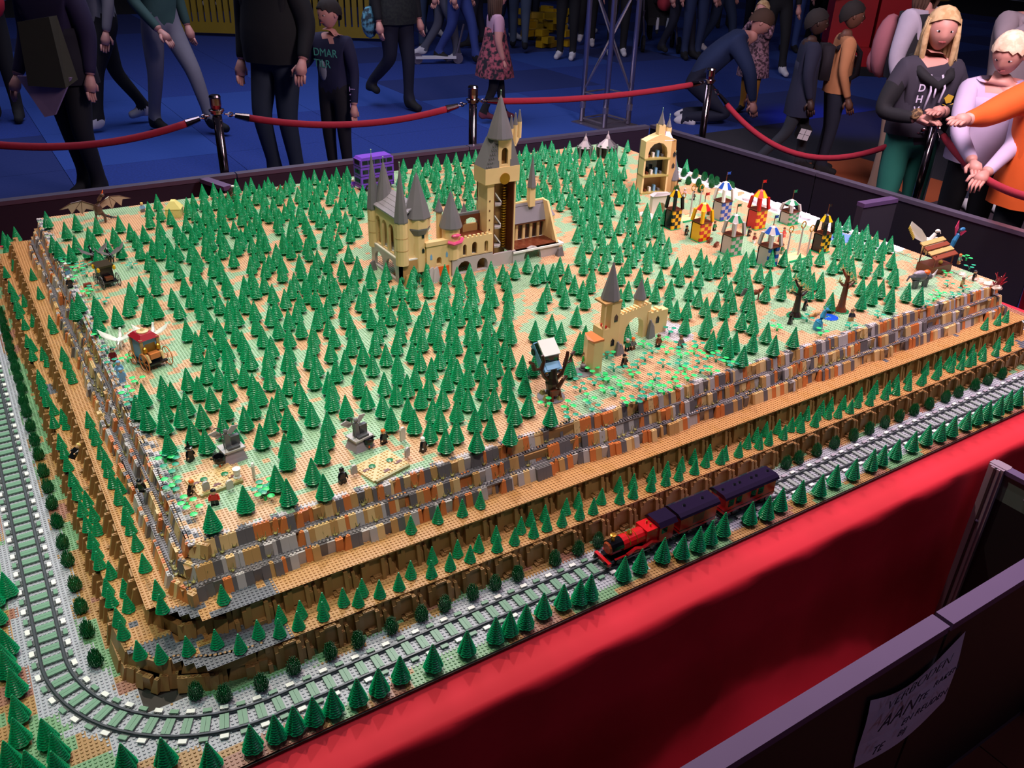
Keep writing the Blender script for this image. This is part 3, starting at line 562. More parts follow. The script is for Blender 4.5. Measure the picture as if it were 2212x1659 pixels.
for n, (px, py) in enumerate(L2_):
    x, y = G(px, py+3, 25.2); put(LF[n % 2], 'leafy_plant', x, y, 25.2, random.uniform(0, 6), ('teal', 'bright green')[n % 2]+' leafy plant beside the brown timber wagon at the right corner', 'plant', ('teal', 'bright green')[n % 2]+' plants by the timber wagon')
for n, (px, py) in enumerate(L3_):
    x, y = G(px, py+3, 25.2); x = max(x, 35.5); put(LF[n % 2], 'leafy_plant', x, y, 25.2, random.uniform(0, 6), ('teal', 'bright green')[n % 2]+' leafy plant near the left rim of the plateau', 'plant', ('teal', 'bright green')[n % 2]+' leafy plants on the left rim')
# olive twigs on the wall ledges
tb = MB(); tb.cyl(0, 0, 0, .55, .38, .5, n=7)
for a, h in ((.2, 2.3), (1.8, 1.6), (3.2, 2.0), (4.7, 1.4)): c, s_ = math.cos(a), math.sin(a); tb.tube([(c*.2, s_*.2, .4), (c*.7, s_*.7, h*.45), (c*.95, s_*.95, h)], [.14, .11, .06], 4)
o = tb.build('twig_plant', olive); TW = o.data; bpy.data.objects.remove(o)
twig_sites.sort(key=lambda a: (a[0]-CC[0])**2+(a[1]-CC[1])**2)
for x, y, z in twig_sites[:260]:
    if z > 22: continue
    lv = {18: 'lowest', 21.6: 'middle'}.get(round(z, 1), 'upper'); sd = 'left' if (y > 36 and x < 40) else 'front'; zn = ('near the corner' if y < 90 else 'farther back') if sd == 'left' else 'below the grave plots' if x < 105 else 'left of the train' if x < 135 else 'above the train' if x < 200 else 'right of the train'
    put(TW, 'twig_plant', x, y, z, random.uniform(0, 6), 'olive twig on the %s ledge of the %s rock wall, %s' % (lv, sd, zn), 'plant', 'twigs on the %s ledge of the %s wall, %s' % (lv, sd, zn))
# ---------------------------------------------------------------- things on the plateau
Z = 25.2
def AY(px, py, y):             # (x, z) where a photo point's sight line crosses the upright plane y
    d = Rn.T @ np.array([(px-1106)/CF, (py-829.5)/CF, 1.0]); t = (y-CC[1])/d[1]; p = CC+t*d; return float(p[0]), float(p[2])
DEG = math.radians
def arch_wall(L, H, t, ops, b=None):
    """wall along x with round-headed openings (centre, width, sill, spring)"""
    b = b or MB(); ops = sorted(ops); x = 0
    for cx, w_, z0, zs in ops:
        if cx-w_/2 > x: b.box(x, cx-w_/2, 0, t, 0, H)
        if z0 > 0: b.box(cx-w_/2, cx+w_/2, 0, t, 0, z0)
        n = 6; r = w_/2
        for i in range(n):
            a0 = math.pi*(1-i/n); a1 = math.pi*(1-(i+1)/n); xa, xb = cx+r*math.cos(a0), cx+r*math.cos(a1); za, zb = zs+r*math.sin(a0), zs+r*math.sin(a1)
            b.hexa([(xa,0,za),(xb,0,zb),(xb,t,zb),(xa,t,za)], [(xa,0,H),(xb,0,H),(xb,t,H),(xa,t,H)])
        x = cx+w_/2
    if x < L: b.box(x, L, 0, t, 0, H)
    return b
def cone_roof(par, x, y, z0, z1, r, m=slate, n=12, name='spire'):
    b = MB(); b.lathe(x, y, [(r*.96, z0), (r, z0+.5), (r*.72, z0+(z1-z0)*.33), (r*.40, z0+(z1-z0)*.64), (r*.13, z0+(z1-z0)*.92), (.05, z1)], n)
    o = b.build(name, m, par); MB().cyl(x, y, z1-.6, z1+1.3, .12, n=5).ball(x, y, z1+1.5, .3, n=6, m=4).build('finial', P('finial_pale_green', '9ac8a8'), o); return o
def windows(par, pts, w_=1.0, h=1.8, d=.12, axis='y', m=smoke):
    for x, y, z in pts:
        b = MB(); pl_ = [(-w_/2, 0), (w_/2, 0), (w_/2, h*.65), (0, h), (-w_/2, h*.65)]
        if axis == 'y': b.prism([(x+a, z+c) for a, c in pl_], y-d, y+.3, 'y')
        else: b.prism([(y+a, z+c) for a, c in pl_], x-d, x+.3, 'x')
        b.build('window', m, par)
# ---- the large castle: generic towers, arcades and halls
def castle():
    y0 = 150.0; x0 = 145.0
    t = thing('castle', 'large cream toy castle with grey cone roofs and a tall clock tower in the forest', 'castle', W(x0, y0, Z))
    def P_(px, py, yy): x, z = AY(px, py, y0+yy); return x-x0, z-Z
    # left arcade block: long side to the left, short side to the front
    LB = 27
    o = arch_wall(LB, 9.5, 1.2, [(7, 8, 1, 3.5), (18, 9, 1, 3.5)]).build('basement_wall', lgray, t, (0, LB*S, 0), -math.pi/2)
    arch_wall(15, 9.5, 1.2, [(9, 5, 1, 4)]).build('basement_wall', mtan, t)
    MB().box(0, 15, 0, LB, 9.5, 10).build('floor_plate', white, t)
    arch_wall(LB, 16, 1, [(6, 4.4, .6, 10), (12, 4.4, .6, 10), (18, 4.4, .6, 10), (23, 2.6, .6, 10)]).build('arcade_wall', cream, t, (.8*S, LB*S, 10*S), -math.pi/2)
    arch_wall(9, 16, 1, [(4.7, 4.4, 1, 5), (4.7, 4.4, 9, 11)] [:1]).build('front_wall', cream, t, (4*S, .8*S, 10*S))
    MB().box(7.5, 8.3, 2, LB-1, 10, 25).build('inner_wall', mtan, t)
    rf = MB()
    for i in range(5): rf.hexa([(.3+i*1.5, .6, 25.6+i*1.1), (2.0+i*1.5, .6, 26.7+i*1.1), (2.0+i*1.5, LB, 26.7+i*1.1), (.3+i*1.5, LB, 25.6+i*1.1)], [(.3+i*1.5, .6, 26.2+i*1.1), (2.0+i*1.5, .6, 27.3+i*1.1), (2.0+i*1.5, LB, 27.3+i*1.1), (.3+i*1.5, LB, 26.2+i*1.1)])
    rf.build('roof', P('lavender_slate', '8f8b95'), t)
    def tower(x, y, z0, z1, r, m=cream, n=14, name='tower', rings=()):
        b = MB(); b.cyl(x, y, z0, z1, r, n=n)
        o = b.build(name, m, t)
        for zr in rings: MB().cyl(x, y, zr, zr+.25, r+.06, n=n).build('joint_ring', mtan, o)
        return o
    xf, zf = P_(859, 481, 1.5); tower(xf, 1.5, 0, 0, .1) if False else None
    tw = tower(1.6, 1.2, 8, zf, 2.6, rings=(14, 19)); _, zt = P_(856, 360, 1.5); cone_roof(t, 1.6, 1.2, zf, zt, 2.9, n=8)
    xb, zb = P_(797, 452, LB-1); _, zt = P_(790, 333, LB-1); tower(1.4, LB-1, 8, zb, 2.6, rings=(14, 19)); cone_roof(t, 1.4, LB-1, zb, zt, 2.9, n=8)
    xb, zb = P_(831, 437, LB-3); _, zt = P_(831, 347, LB-3); tower(xb, LB-3, 10, zb, 3.2); cone_roof(t, xb, LB-3, zb, zt, 4.2)
    # octagonal tower on the right of that block
    xo, zo = P_(901, 468, 3); _, zt = P_(899, 372, 3); b = MB(); b.lathe(xo, 3, [(3.6, 4), (3.6, zo-6.5), (3.9, zo-6), (5.0, zo-4), (5.1, zo)], 8, math.pi/8); oc = b.build('octagonal_tower', cream, t); MB().lathe(xo, 3, [(3.8, zo-6.6), (5.05, zo-4.2), (5.1, zo-3.6)], 8, math.pi/8).build('corbel_ring', slate, oc)
    cone_roof(t, xo, 3, zo, zt, 5.6, n=8); windows(oc, [(xo+.6, -.5, 12), (xo+.6, -.5, 18)])
    # low link building with three windows
    xl0, _ = P_(919, 540, 0); xl1, _ = P_(972, 540, 0); _, zl = P_(940, 528, 0)
    b = arch_wall(xl1-xl0, zl, 2, [((xl1-xl0)*.5, 2.2, zl*.42, zl*.42+2)]); b.box(-.4, xl1-xl0+.4, -.4, 2.4, zl, zl+1.6); lk = b.build('link_building', cream, t, (xl0*S, -1*S, 0)); windows(lk, [(2, 0, zl*.6), (xl1-xl0-2, 0, zl*.6)], .9, 2.4, m=azure)
    MB().box(xl0+1, xl1-1, -1.2, -1.0, 1, zl*.35).build('fire_mouth', flame, t); MB().box(xl0, xl1+1, .8, 8, 0, zl*.7).build('back_block', mtan, t)
    # middle gallery
    xm0, _ = P_(973, 560, 0); xm1, _ = P_(1060, 560, 0); _, zm = P_(1010, 512, 0); Lm = xm1-xm0; _, zbs = P_(1010, 552, 0)
    arch_wall(Lm, zbs, 1.6, [(Lm*.3, 6.4, .6, 2.4), (Lm*.74, 5, .6, 3)]).build('basement_wall', lgray, t, (xm0*S, -1.6*S, 0))
    b = arch_wall(Lm, zm-zbs, 1, [(Lm*.12, 1.7, .6, zm-zbs-3.4), (Lm*.32, 1.7, .6, zm-zbs-3.4), (Lm*.56, 2.4, .6, zm-zbs-3.4), (Lm*.85, 1.7, .6, zm-zbs-3.4)])
    for i in range(int(Lm/2)): b.box(i*2+.2, i*2+1.2, 0, 1, zm-zbs, zm-zbs+.8)
    b.build('gallery_wall', cream, t, (xm0*S, -1*S, zbs*S)); MB().box(xm0, xm1, -1.5, 10, zbs-.4, zbs).build('floor_plate', white, t); MB().box(xm0, xm1, 6, 7, 0, zm+3).build('inner_wall', mtan, t)
    MB().box(xm0+5, xm1, 0, 6, zm-.6, zm).build('floor_plate', brown, t)
    b = arch_wall(Lm-6, 8, 1, [((Lm-6)*.5, 7, 0, 2.5)]); b.build('long_roof_wall', slate, t, ((xm0+6)*S, 6*S, (zm)*S)); arch_wall(Lm-8, 7, .5, [((Lm-8)*.5, 7.4, 0, 2.2)]).build('arch_rim', brown, t, ((xm0+7)*S, 5.6*S, zm*S))
    xc, zc = P_(975, 491, 1); _, zt = P_(972, 413, 1); tower(xc, 1.5, zbs, zc, 3.6); cone_roof(t, xc, 1.5, zc, zt, 4.7)
    b = MB(); b.tube([(xc-3, -1.6, zc-5), (xc-1, -3, zc-5.6), (xc+2, -3, zc-5.2), (xc+3.6, -1.5, zc-4.4)], .8, 6); b.ball(xc+.5, -2, zc-2.6, 2.2, 1, .7); b.build('pink_balcony', P('bright_pink_plastic', 'f0588e'), t)
    xs, zs = P_(948, 457, 6); _, zt = P_(946, 428, 6); tower(xs, 6, zl, zs, 1.2, n=10); cone_roof(t, xs, 6, zs, zt, 1.7)
    xs, zs = P_(1002, 464, 8); _, zt = P_(1003, 436, 8); tower(xs, 8, zm, zs, 1.0, n=8); cone_roof(t, xs, 8, zs, zt, 1.7, n=6)
    xs, zs = P_(1035, 431, 8); _, zt = P_(1036, 405, 8); tower(xs, 8, zm, zs, 1.1, n=10); cone_roof(t, xs, 8, zs, zt, 1.2)
    # clock tower, open to the front
    xa, _ = P_(1045, 560, 2); xr, _ = P_(1104, 560, 2); _, zh = P_(1070, 392, 2); wd_ = xr-xa; xr = xa+wd_
    MB().box(xa, xa+3.2, 0, 8, 0, zh).build('shaft_wall', cream, t); MB().box(xr-.8, xr, 0, 8, 5, zh).build('shaft_wall', cream, t); MB().box(xa, xr, 7.4, 8.4, 0, zh).build('shaft_wall', mtan, t)
    MB().box(xa+3.2, xa+3.6, -.1, 7, 0, zh-1).build('brown_lining', brown, t); MB().box(xr-1.3, xr-.8, -.1, 7, 5, zh-1).build('brown_lining', brown, t)
    b = MB(); [b.cyl(xr-2.6, 5, z, z+.5, 1.1, n=8) for z in np.arange(6, zh-3, 1.1)]; b.build('lattice_column', gold, t)
    windows(t, [(xa+1.2, 0, z) for z in np.arange(12, zh-4, 4)], .5, .8, m=brown)
    for i, (pz) in enumerate((0.22, .45, .72)):
        MB().cyl(xa+5.6, 3, zh*pz, zh*pz+.8, 2.6, n=12).build('landing', lgray, t)
        q0, q1 = zh*pz+.8, zh*(pz+.18); MB().hexa([(xa+3.8, 2, q1), (xa+8, 2, q0), (xa+8, 4, q0), (xa+3.8, 4, q1)], [(xa+3.8, 2, q1+.7), (xa+8, 2, q0+.7), (xa+8, 4, q0+.7), (xa+3.8, 4, q1+.7)]).build('staircase', white, t)
    MB().box(xa-.5, xr+.5, -.6, .6, 0, 5.5).build('basement_wall', lgray, t)
    _, zg = P_(1070, 362, 0); hx0, hx1 = xa-1.6, xr+.8; b = arch_wall(hx1-hx0, zg-zh, 9, []); hd = b.build('clock_room', cream, t, (hx0*S, -1*S, zh*S))
    xk = (hx0+hx1)/2+1; MB().prism([(xk+2.3*math.cos(a*math.pi/9), zh+1.6+2.3*math.sin(a*math.pi/9)) for a in range(18)], -1.3, -.9, 'y').build('clock_face', gold, hd); bpy.context.view_layer.update()
    hd.children[0].parent = t
    _, zu = P_(1075, 298, 2); fx0, fx1 = xk-3.0, xk+3.0
    arch_wall(fx1-fx0, zu-zg, 1, [((fx1-fx0)/2, 3, 1, (zu-zg)*.55)]).build('belfry_front', cream, t, (fx0*S, -.6*S, zg*S)); MB().box(fx0, fx1, 3, 3.5, zg, zu).build('belfry_back', mtan, t)
    for sx, q0, q1 in ((-1, hx0, fx0+.4), (1, hx1, fx1-.4)):
        a, c = (q0, q1) if sx < 0 else (q1, q0)
        if sx < 0: b = MB().hexa([(q0, -.8, zg), (q1, -.8, zg), (q1, 8, zg), (q0, 8, zg)], [(q1-2.2, 0, zu), (q1, 0, zu), (q1, 6, zu), (q1-2.2, 6, zu)])
        else: b = MB().hexa([(q1, -.8, zg), (q0, -.8, zg), (q0, 8, zg), (q1, 8, zg)], [(q1, 0, zu), (q1+1.2, 0, zu), (q1+1.2, 6, zu), (q1, 6, zu)])
        rr_ = b.build('sloped_roof', P('mid_grey_slate', '77777b'), t)
        if sx < 0:
            b = MB()
            for k_ in range(7):
                f = (k_+.5)/7; [b.box(q0+(q1-2.2-q0)*f+.3+j*.95, q0+(q1-2.2-q0)*f+.8+j*.95, -1.1+.8*f, -.5+.8*f, zg+(zu-zg)*f-.25, zg+(zu-zg)*f+.25) for j in range(3)]
            b.build('roof_studs', P('mid_grey_slate', '77777b'), rr_)
    _, zt = P_(1083, 204, 2); xt, _ = P_(1080, 296, 2); cone_roof(t, xt, 2, zu, zt, 5.2, n=16)
    for k_, (px, pb, pt, ph_) in enumerate(((1103, 320, 277, 250), (1112, 308, 269, 245), (1121, 297, 262, 238))):
        xx, za = P_(px, pb, 7); _, zb2 = P_(px, pt, 7); _, zc2 = P_(px, ph_, 7); b = MB(); b.cyl(xx, 7, za, zb2, .95, n=8); b.tube([(xx-2.2, 6.6, za-3), (xx-.6, 6.8, za-.2), (xx, 7, za+.5)], .6, 6); tq = b.build('side_turret', cream, t); b = MB().lathe(xx, 7, [(1.0, zb2), (.3, zc2), (.1, zc2+.3)], 8); b.build('turret_cap', slate, tq)
    # great hall, open to the front
    xh0, _ = P_(1106, 520, 0); xh1, _ = P_(1206, 520, 0); _, zf2 = P_(1150, 534, 0); Lh = xh1-xh0; _, ztp = P_(1150, 452, 8)
    arch_wall(Lh, zf2, 1.4, [(Lh*.42, 8.6, 0, 1.6)]).build('basement_wall', lgray, t, (xh0*S, -1*S, 0)); MB().box(xh0, xh1+2, -1.6, 12, zf2-.8, zf2).build('floor_plate', white, t)
    b = MB(); [b.box(xh0+.4, xh1-.6, .4+i*1.4, 1.4+i*1.4, zf2, zf2+.35) for i in range(7)]; b.build('plank_floor', brown, t)
    _, zw = P_(1150, 480, 11); MB().box(xh0, xh1, 11.2, 12, zf2, ztp+1).build('hall_back_wall', P('dark_brown_plastic', '3a2620'), t)
    b = MB(); [b.box(xh0+1+i*(Lh-1.5)/6, xh0+2.2+i*(Lh-1.5)/6, 10.4, 11.2, zf2, zw) for i in range(7)]; b.build('hall_columns', cream, t)
    b = MB(); [b.box(xh0+2.6+i*(Lh-1.5)/6, xh0+3.2+i*(Lh-1.5)/6, 10.9, 11.2, zf2+4, zw-.6) for i in range(6)]; b.build('hall_banners', dred, t)
    MB().hexa([(xh0, 9, zw+1.2), (xh1, 9, zw+1.2), (xh1, 12.6, zw+1.2), (xh0, 12.6, zw+1.2)], [(xh0, 11.6, ztp+2), (xh1, 11.6, ztp+2), (xh1, 12.6, ztp+2), (xh0, 12.6, ztp+2)]).build('hall_roof', P('lavender_slate', '8f8b95'), t)
    MB().box(xh0, xh1, 9.2, 11, zw+.4, zw+1.4).build('roof_beam', brown, t); MB().box(xh0, xh1, 11.8, 13, ztp+2, ztp+2.6).build('roof_ridge', cream, t)
    MB().hexa([(xh1-1, 0, zf2), (xh1, 0, zf2), (xh1, 12, zf2), (xh1-1, 12, zf2)], [(xh1-1, 8.5, ztp+2.4), (xh1, 8.5, ztp+2.4), (xh1, 12.4, ztp+2.4), (xh1-1, 12.4, ztp+2.4)]).build('gable_wall', cream, t)
    b = MB().cyl(xh1+1.4, 9, zf2, ztp-4, 2.0, n=8); ht = b.build('hall_turret', cream, t); MB().lathe(xh1+1.4, 9, [(2.2, ztp-4), (.3, ztp-1.5)], 8).build('turret_cap', P('lavender_slate', '8f8b95'), ht)
    xs, zs = P_(1147, 435, 11); _, zb3 = P_(1147, 405, 11); _, zt = P_(1146, 340, 11); MB().box(xs-1.4, xs+1.4, 9.8, 12.4, zs-2, zb3).build('roof_turret', cream, t); cone_roof(t, xs, 11, zb3, zt+1, 2.1, n=6)
    for k_, (a, c) in enumerate(((-3, 20), (2, -2.5), (14, -3), (xh1-1, -2.8), (xh1+2.5, 3), (xl0+1, -2.6))):
        MB().hexa([(a-1.6, c-1.4, 0), (a+1.8, c-1.2, 0), (a+1.6, c+1.5, 0), (a-1.5, c+1.3, 0)], [(a-.7, c-.4, 3.4+k_ % 3), (a+.9, c-.5, 4.2+k_ % 3), (a+.8, c+.6, 4+k_ % 3), (a-.6, c+.7, 3.2+k_ % 3)]).build('rock', (dgray, mtan, lgray)[k_ % 3], t)
    return t
castle()
for k_, (px, py) in enumerate(((905, 572), (895, 620), (868, 605), (1160, 578), (1193, 588))):
    x, y = G(px, py+16, Z); b = MB(); b.cyl(0, 0, 0, 4, .3, .2, n=6)
    for i in range(5):
        a = i*1.257; b.tube([(0, 0, 4.6), (math.cos(a)*.8, math.sin(a)*.8, 3.6), (math.cos(a)*1.3, math.sin(a)*1.3, 2.2)], [.2, .35, .08], 4)
    y = min(y, 147.2); x, _ = AY(px, py, y); o = b.build('small_palm', gdeep, None, W(x, y, Z)); tag(o, 'thin drooping palm at the foot of the large castle', 'tree', 'small palms at the castle foot')
# ---- toy figures
def figure(label, px, py, torso, legs, hair, skinm=skin_y, z=Z, rot=0.0, hat=False, robe=False, group=None, lift=0, tilt=0, hairtype=0, y=None):
    if y is None: x, y = G(px, py, z)
    else: x = AY(px, py, y)[0]
    t = thing('toy_figure', label, 'toy figure', W(x, y, z+lift), (tilt, 0, rot), group)
    if robe: MB().hexa([(-1, -.75, 0), (1, -.75, 0), (1, .75, 0), (-1, .75, 0)], [(-.85, -.45, 1.6), (.85, -.45, 1.6), (.85, .45, 1.6), (-.85, .45, 1.6)]).build('robe', legs, t)
    else:
        for s_ in (-.5, .5): MB().box(s_-.46, s_+.46, -.4, .4, 0, 1.3).box(s_-.46, s_+.46, -.65, .4, 0, .3).build('leg', legs, t)
        MB().box(-.95, .95, -.4, .4, 1.3, 1.6).build('hips', legs, t)
    MB().hexa([(-.98, -.45, 1.6), (.98, -.45, 1.6), (.98, .45, 1.6), (-.98, .45, 1.6)], [(-.68, -.45, 3.2), (.68, -.45, 3.2), (.68, .45, 3.2), (-.68, .45, 3.2)]).build('torso', torso, t)
    for s_ in (-1, 1):
        a = MB().tube([(s_*.72, 0, 3.0), (s_*1.08, -.1, 2.4), (s_*1.18, -.55, 1.75)], [.26, .3, .26], 6).build('arm', torso, t); MB().ball(s_*1.18, -.72, 1.6, .26, n=6, m=4).build('hand', skinm, a)
    h_ = MB().cyl(0, 0, 3.2, 3.35, .4, n=8).lathe(0, 0, [(.5, 3.35), (.62, 3.5), (.62, 4.2), (.5, 4.38)], 10).build('head', skinm, t)
    if hat: MB().lathe(0, 0, [(1.05, 4.1), (1.0, 4.25), (.6, 4.35), (.3, 5.4), (.08, 6.3)], 10).build('pointed_hat', hair, t)
    else: MB().ball(0, .08, 4.22, .74, .72, .55 if hairtype == 0 else .7, 8, 5).build('hair', hair, t)
    return t
hb, ho, hy, hbr, hw = black, P('orange_hair_plastic', 'e86a20'), P('blond_hair_plastic', 'e8c468'), P('brown_hair_plastic', '5e3420'), white
figure('toy figure in a tall pointed black hat, left of the grey winged statue', 412, 995, black, black, hb, rot=.5, hat=True, robe=True)
figure('orange-haired toy figure in a black robe, front left of the left grave plot', 410, 1068, black, black, ho, rot=.9, tilt=.25)
figure('black-haired toy figure in a red top, in front of the left grave plot', 465, 1090, red, black, hb, rot=-.3)
figure('orange-haired toy figure in black beside the cauldron of the right grave plot', 829, 958, black, black, ho, rot=.3)
figure('bald pale toy figure in a black robe, right of the right grave plot', 914, 975, black, black, white, white, rot=.5, robe=True)
figure('toy figure with black horns and robe, front left of the right grave plot', 740, 1043, black, black, hb, black, rot=.2, robe=True)
figure('black toy figure climbing the left coloured rock wall', 310, 1060, black, black, hb, white, z=20, rot=-.6, tilt=.3)
figure('blond toy figure in black on a broom above the left terrace', 155, 990, black, black, hy, z=16.5, rot=-1.2, tilt=-.7)
figure('black-haired toy woman in a long dark red dress by the white winged horses', 247, 780, dred, dred, hb, rot=-.6, robe=True)
figure('light blue toy figure, rear one of two beside the ornate carriage', 260, 808, azure, azure, azure, rot=-.2)
figure('light blue toy figure, front one of two beside the ornate carriage', 265, 824, azure, azure, azure, rot=.1)
figure('toy figure in blue and grey left of the black carriage', 146, 592, slate, azure, white, rot=.3)
figure('white-haired toy figure in black left of the brown chest', 152, 622, black, black, hw, rot=.3)
figure('blond toy figure standing right of the grey winged dragon', 309, 458, azure, dgray, hy, rot=.2)
figure('dark toy figure in black, nearest the stone gate', 1347, 792, black, black, hb, rot=.2, robe=True)
figure('grey-haired toy figure in green in front of the gate arch', 1354, 758, gdeep, black, lgray, rot=.3)
figure('orange-haired toy figure in front of the gate arch', 1366, 755, dgray, brown, ho, rot=.2)
figure('brown-bearded toy figure right of the stone gate', 1421, 749, brown, black, hbr, rot=.1, hairtype=1)
figure('brown-haired toy figure in grey, farthest right of the stone gate', 1469, 751, dgray, black, hbr, rot=.1)
figure('green toy figure at the cauldron left of the stone gate', 1262, 788, P('bright_green_plastic', '38b048'), brown, hbr, rot=.2)
for i, (px, py, a, b_, c, nm) in enumerate(((1482, 508, black, black, hb, 'black toy figure left of the front red and yellow tower'), (1541, 507, gdeep, black, hbr, 'flying toy figure in dark green between the front towers'), (1617, 510, black, black, hb, 'black toy figure below the rear red and yellow tower'), (1628, 524, dred, white, hbr, 'toy figure in dark red with white legs beside the front blue tower'), (1683, 522, red, red, ho, 'red toy figure behind the front blue tower'), (1688, 548, gdeep, sgreen, hbr, 'green robed toy figure left of the right golden hoops'), (1692, 512, P('coral_red', 'd84848'), P('coral_red', 'd84848'), hbr, 'round coral red toy figure behind the right golden hoops'), (1478, 425, P('light_pink', 'e8b8c0'), white, lgray, 'pale pink toy figure behind the left golden hoops'), (1497, 432, black, black, hb, 'black toy figure behind the left golden hoops'))):
    figure(nm, px, py, a, b_, c, rot=.3, robe=(i in (5, 6, 7)), lift=2 if i == 1 else 0)
figure('black hooded toy figure front left of the blue stag', 1706, 700, black, black, hb, black, rot=.3, robe=True)
figure('black hooded toy figure between the two olive-leaved trees', 1737, 670, black, black, hb, black, rot=.3, robe=True)
figure('brown-haired toy figure in dark blue right of the blue stag', 1837, 693, P('navy_plastic', '20283f'), mtan, hbr, rot=-.3)
figure('brown-haired toy figure in front of the brown timber wagon', 2076, 622, olive, brown, hbr, rot=.2)
figure('dark toy figure on the right rim of the plateau', 2102, 606, black, black, hb, rot=.2)
figure('orange-haired toy figure behind the brown timber wagon', 2070, 570, sgreen, mtan, ho, rot=.2)
figure('black toy figure perched in the forest right of the clock tower', 1172, 397, black, black, hb, black, rot=.3)
figure('purple toy figure left of the purple bus', 763, 405, purple, purple, white, rot=.3)
# ---- chequered towers
def cheq_tower(px, py, top, ca, cb, label, roofc, flagc, w_=6.4, openf=False):
    x, y = G(px, py, Z); t = thing('chequered_tower', label, 'toy tower', W(x, y, Z), 0)
    H = ZAT(x, y, top)-Z; hb_ = H*.47; h = w_/2
    MB().box(-h-.5, h+.5, -h-.5, h+.5, 0, .4).build('base_plate', green, t)
    rows = 5
    for i in range(rows):
        for j in range(3):
            for side in range(2):
                m = (ca, cb)[(i+j+side) % 2]; z0 = .4+i*hb_/rows; z1 = .4+(i+1)*hb_/rows; u0 = -h+j*w_/3; u1 = u0+w_/3
                if openf and side == 0 and j == 1: continue
                b = MB(); b.box(u0, u1-.04, -h, -h+.8, z0, z1-.04) if side == 0 else b.box(h-.8, h, u0 if j else u0+.8, u1-.04, z0, z1-.04)
                b.build('brick', m, t)
    MB().box(-h, -h+.6, -h+.8, h, .4, hb_).box(-h, h, h-.6, h, .4, hb_).build('back_walls', cb, t)
    MB().box(-h-.2, h+.2, -h-.2, h+.2, hb_+.4, hb_+.9).build('balcony_floor', brown, t)
    zt = H*.82
    for sx, sy in ((-1, -1), (1, -1), (1, 1), (-1, 1)):
        MB().hexa([(sx*h-.6, sy*h-.6, hb_+.9), (sx*h+.6, sy*h-.6, hb_+.9), (sx*h+.6, sy*h+.6, hb_+.9), (sx*h-.6, sy*h+.6, hb_+.9)], [(sx*h*.8-.6, sy*h*.8-.6, zt), (sx*h*.8+.6, sy*h*.8-.6, zt), (sx*h*.8+.6, sy*h*.8+.6, zt), (sx*h*.8-.6, sy*h*.8+.6, zt)]).build('corner_post', roofc[0], t)
    for i in range(8):
        a0, a1 = math.pi/8+i*math.pi/4, math.pi/8+(i+1)*math.pi/4; R1, R0 = h*1.12, h*.5
        b = MB(); b.add([(R1*math.cos(a0), R1*math.sin(a0), zt), (R1*math.cos(a1), R1*math.sin(a1), zt), (R0*math.cos(a1), R0*math.sin(a1), H-.6), (R0*math.cos(a0), R0*math.sin(a0), H-.6), (0, 0, zt), (0, 0, H-.6)], [(0, 1, 2, 3), (1, 0, 4), (3, 2, 5), (0, 3, 5, 4), (2, 1, 4, 5)])
        b.build('roof_panel', roofc[i % 2], t)
    MB().cyl(0, 0, H-.6, H, h*.4, .3, n=8).build('roof_cap', roofc[0], t)
    MB().cyl(0, 0, H-.2, H+4.4, .17, n=5).build('flagpole', brown, t)
    MB().add([(0, 0, H+3.0), (1.2, -.3, H+3.2), (2.6, 0, H+2.9), (2.2, 0, H+3.6), (2.7, 0, H+4.4), (1.2, -.3, H+4.4), (0, 0, H+4.4)], [(0, 1, 5, 6), (1, 2, 3, 4, 5)]).build('flag', flagc, t)
TWR = [(1451, 493, 408, yellow, black, 'black and yellow chequered tower, left end of the pitch', (black, yellow), black), (1511, 518, 437, red, yellow, 'red and yellow chequered tower in the front row', (yellow, red), red),
 (1556, 473, 391, blue, lgray, 'blue and white chequered tower in the rear row by the bushes', (white, blue), blue), (1577, 548, 462, green, lgray, 'green and white chequered tower in the front row', (lgray, gdeep), gdeep),
 (1631, 492, 409, yellow, red, 'red and yellow chequered tower in the rear row', (red, yellow), red), (1655, 572, 487, blue, lgray, 'blue and white chequered tower, nearest, with an open dark staircase', (lgray, blue), blue),
 (1702, 482, 430, green, lgray, 'green and white chequered tower in the rear row before the snow', (lgray, gdeep), gdeep), (1770, 543, 462, yellow, black, 'black and yellow chequered tower, right end of the pitch', (black, yellow), black)]
for k_, (px, py, tp, a, b_, lb, rc, fc) in enumerate(TWR): cheq_tower(px, py, tp, a, b_, lb, rc, fc, 5.4 if a is yellow and b_ is black else 6.4, k_ == 5)
def hoops(label, pts):
    x, y = G(pts[0][0], pts[0][1], Z); t = thing('hoop_goals', label, 'goal', W(x, y, Z))
    MB().box(-2, 13, -4.5, -3.6, 0, .7).build('grass_edge', green, t); b = MB(); b.hexa([(-2, -3.4, 0), (10, -3.4, 0), (12, 4, 0), (0, 4, 0)], [(-1.5, -3, .45), (9.6, -3, .45), (11.6, 3.6, .45), (.4, 3.6, .45)]); b.build('sand_base', cream, t)
    for px, py, top in pts:
        xx, yy = G(px, py, Z); h_ = ZAT(xx, yy, top)-Z
        MB().cyl(xx-x, yy-y, .4, h_-2.2, .45, .3, n=8).build('post', lgray, t)
        MB().tube([(xx-x+1.35*math.cos(a*math.pi/6), yy-y, h_-1.2+1.5*math.sin(a*math.pi/6)) for a in range(13)], .28, 5).build('hoop', gold, t)
hoops('three tall golden hoops on poles right of the nearest blue tower', [(1697, 560, 490), (1723, 552, 480), (1743, 549, 488)])
hoops('golden hoops on poles at the left end of the pitch', [(1470, 475, 418), (1490, 470, 400), (1510, 452, 400)])
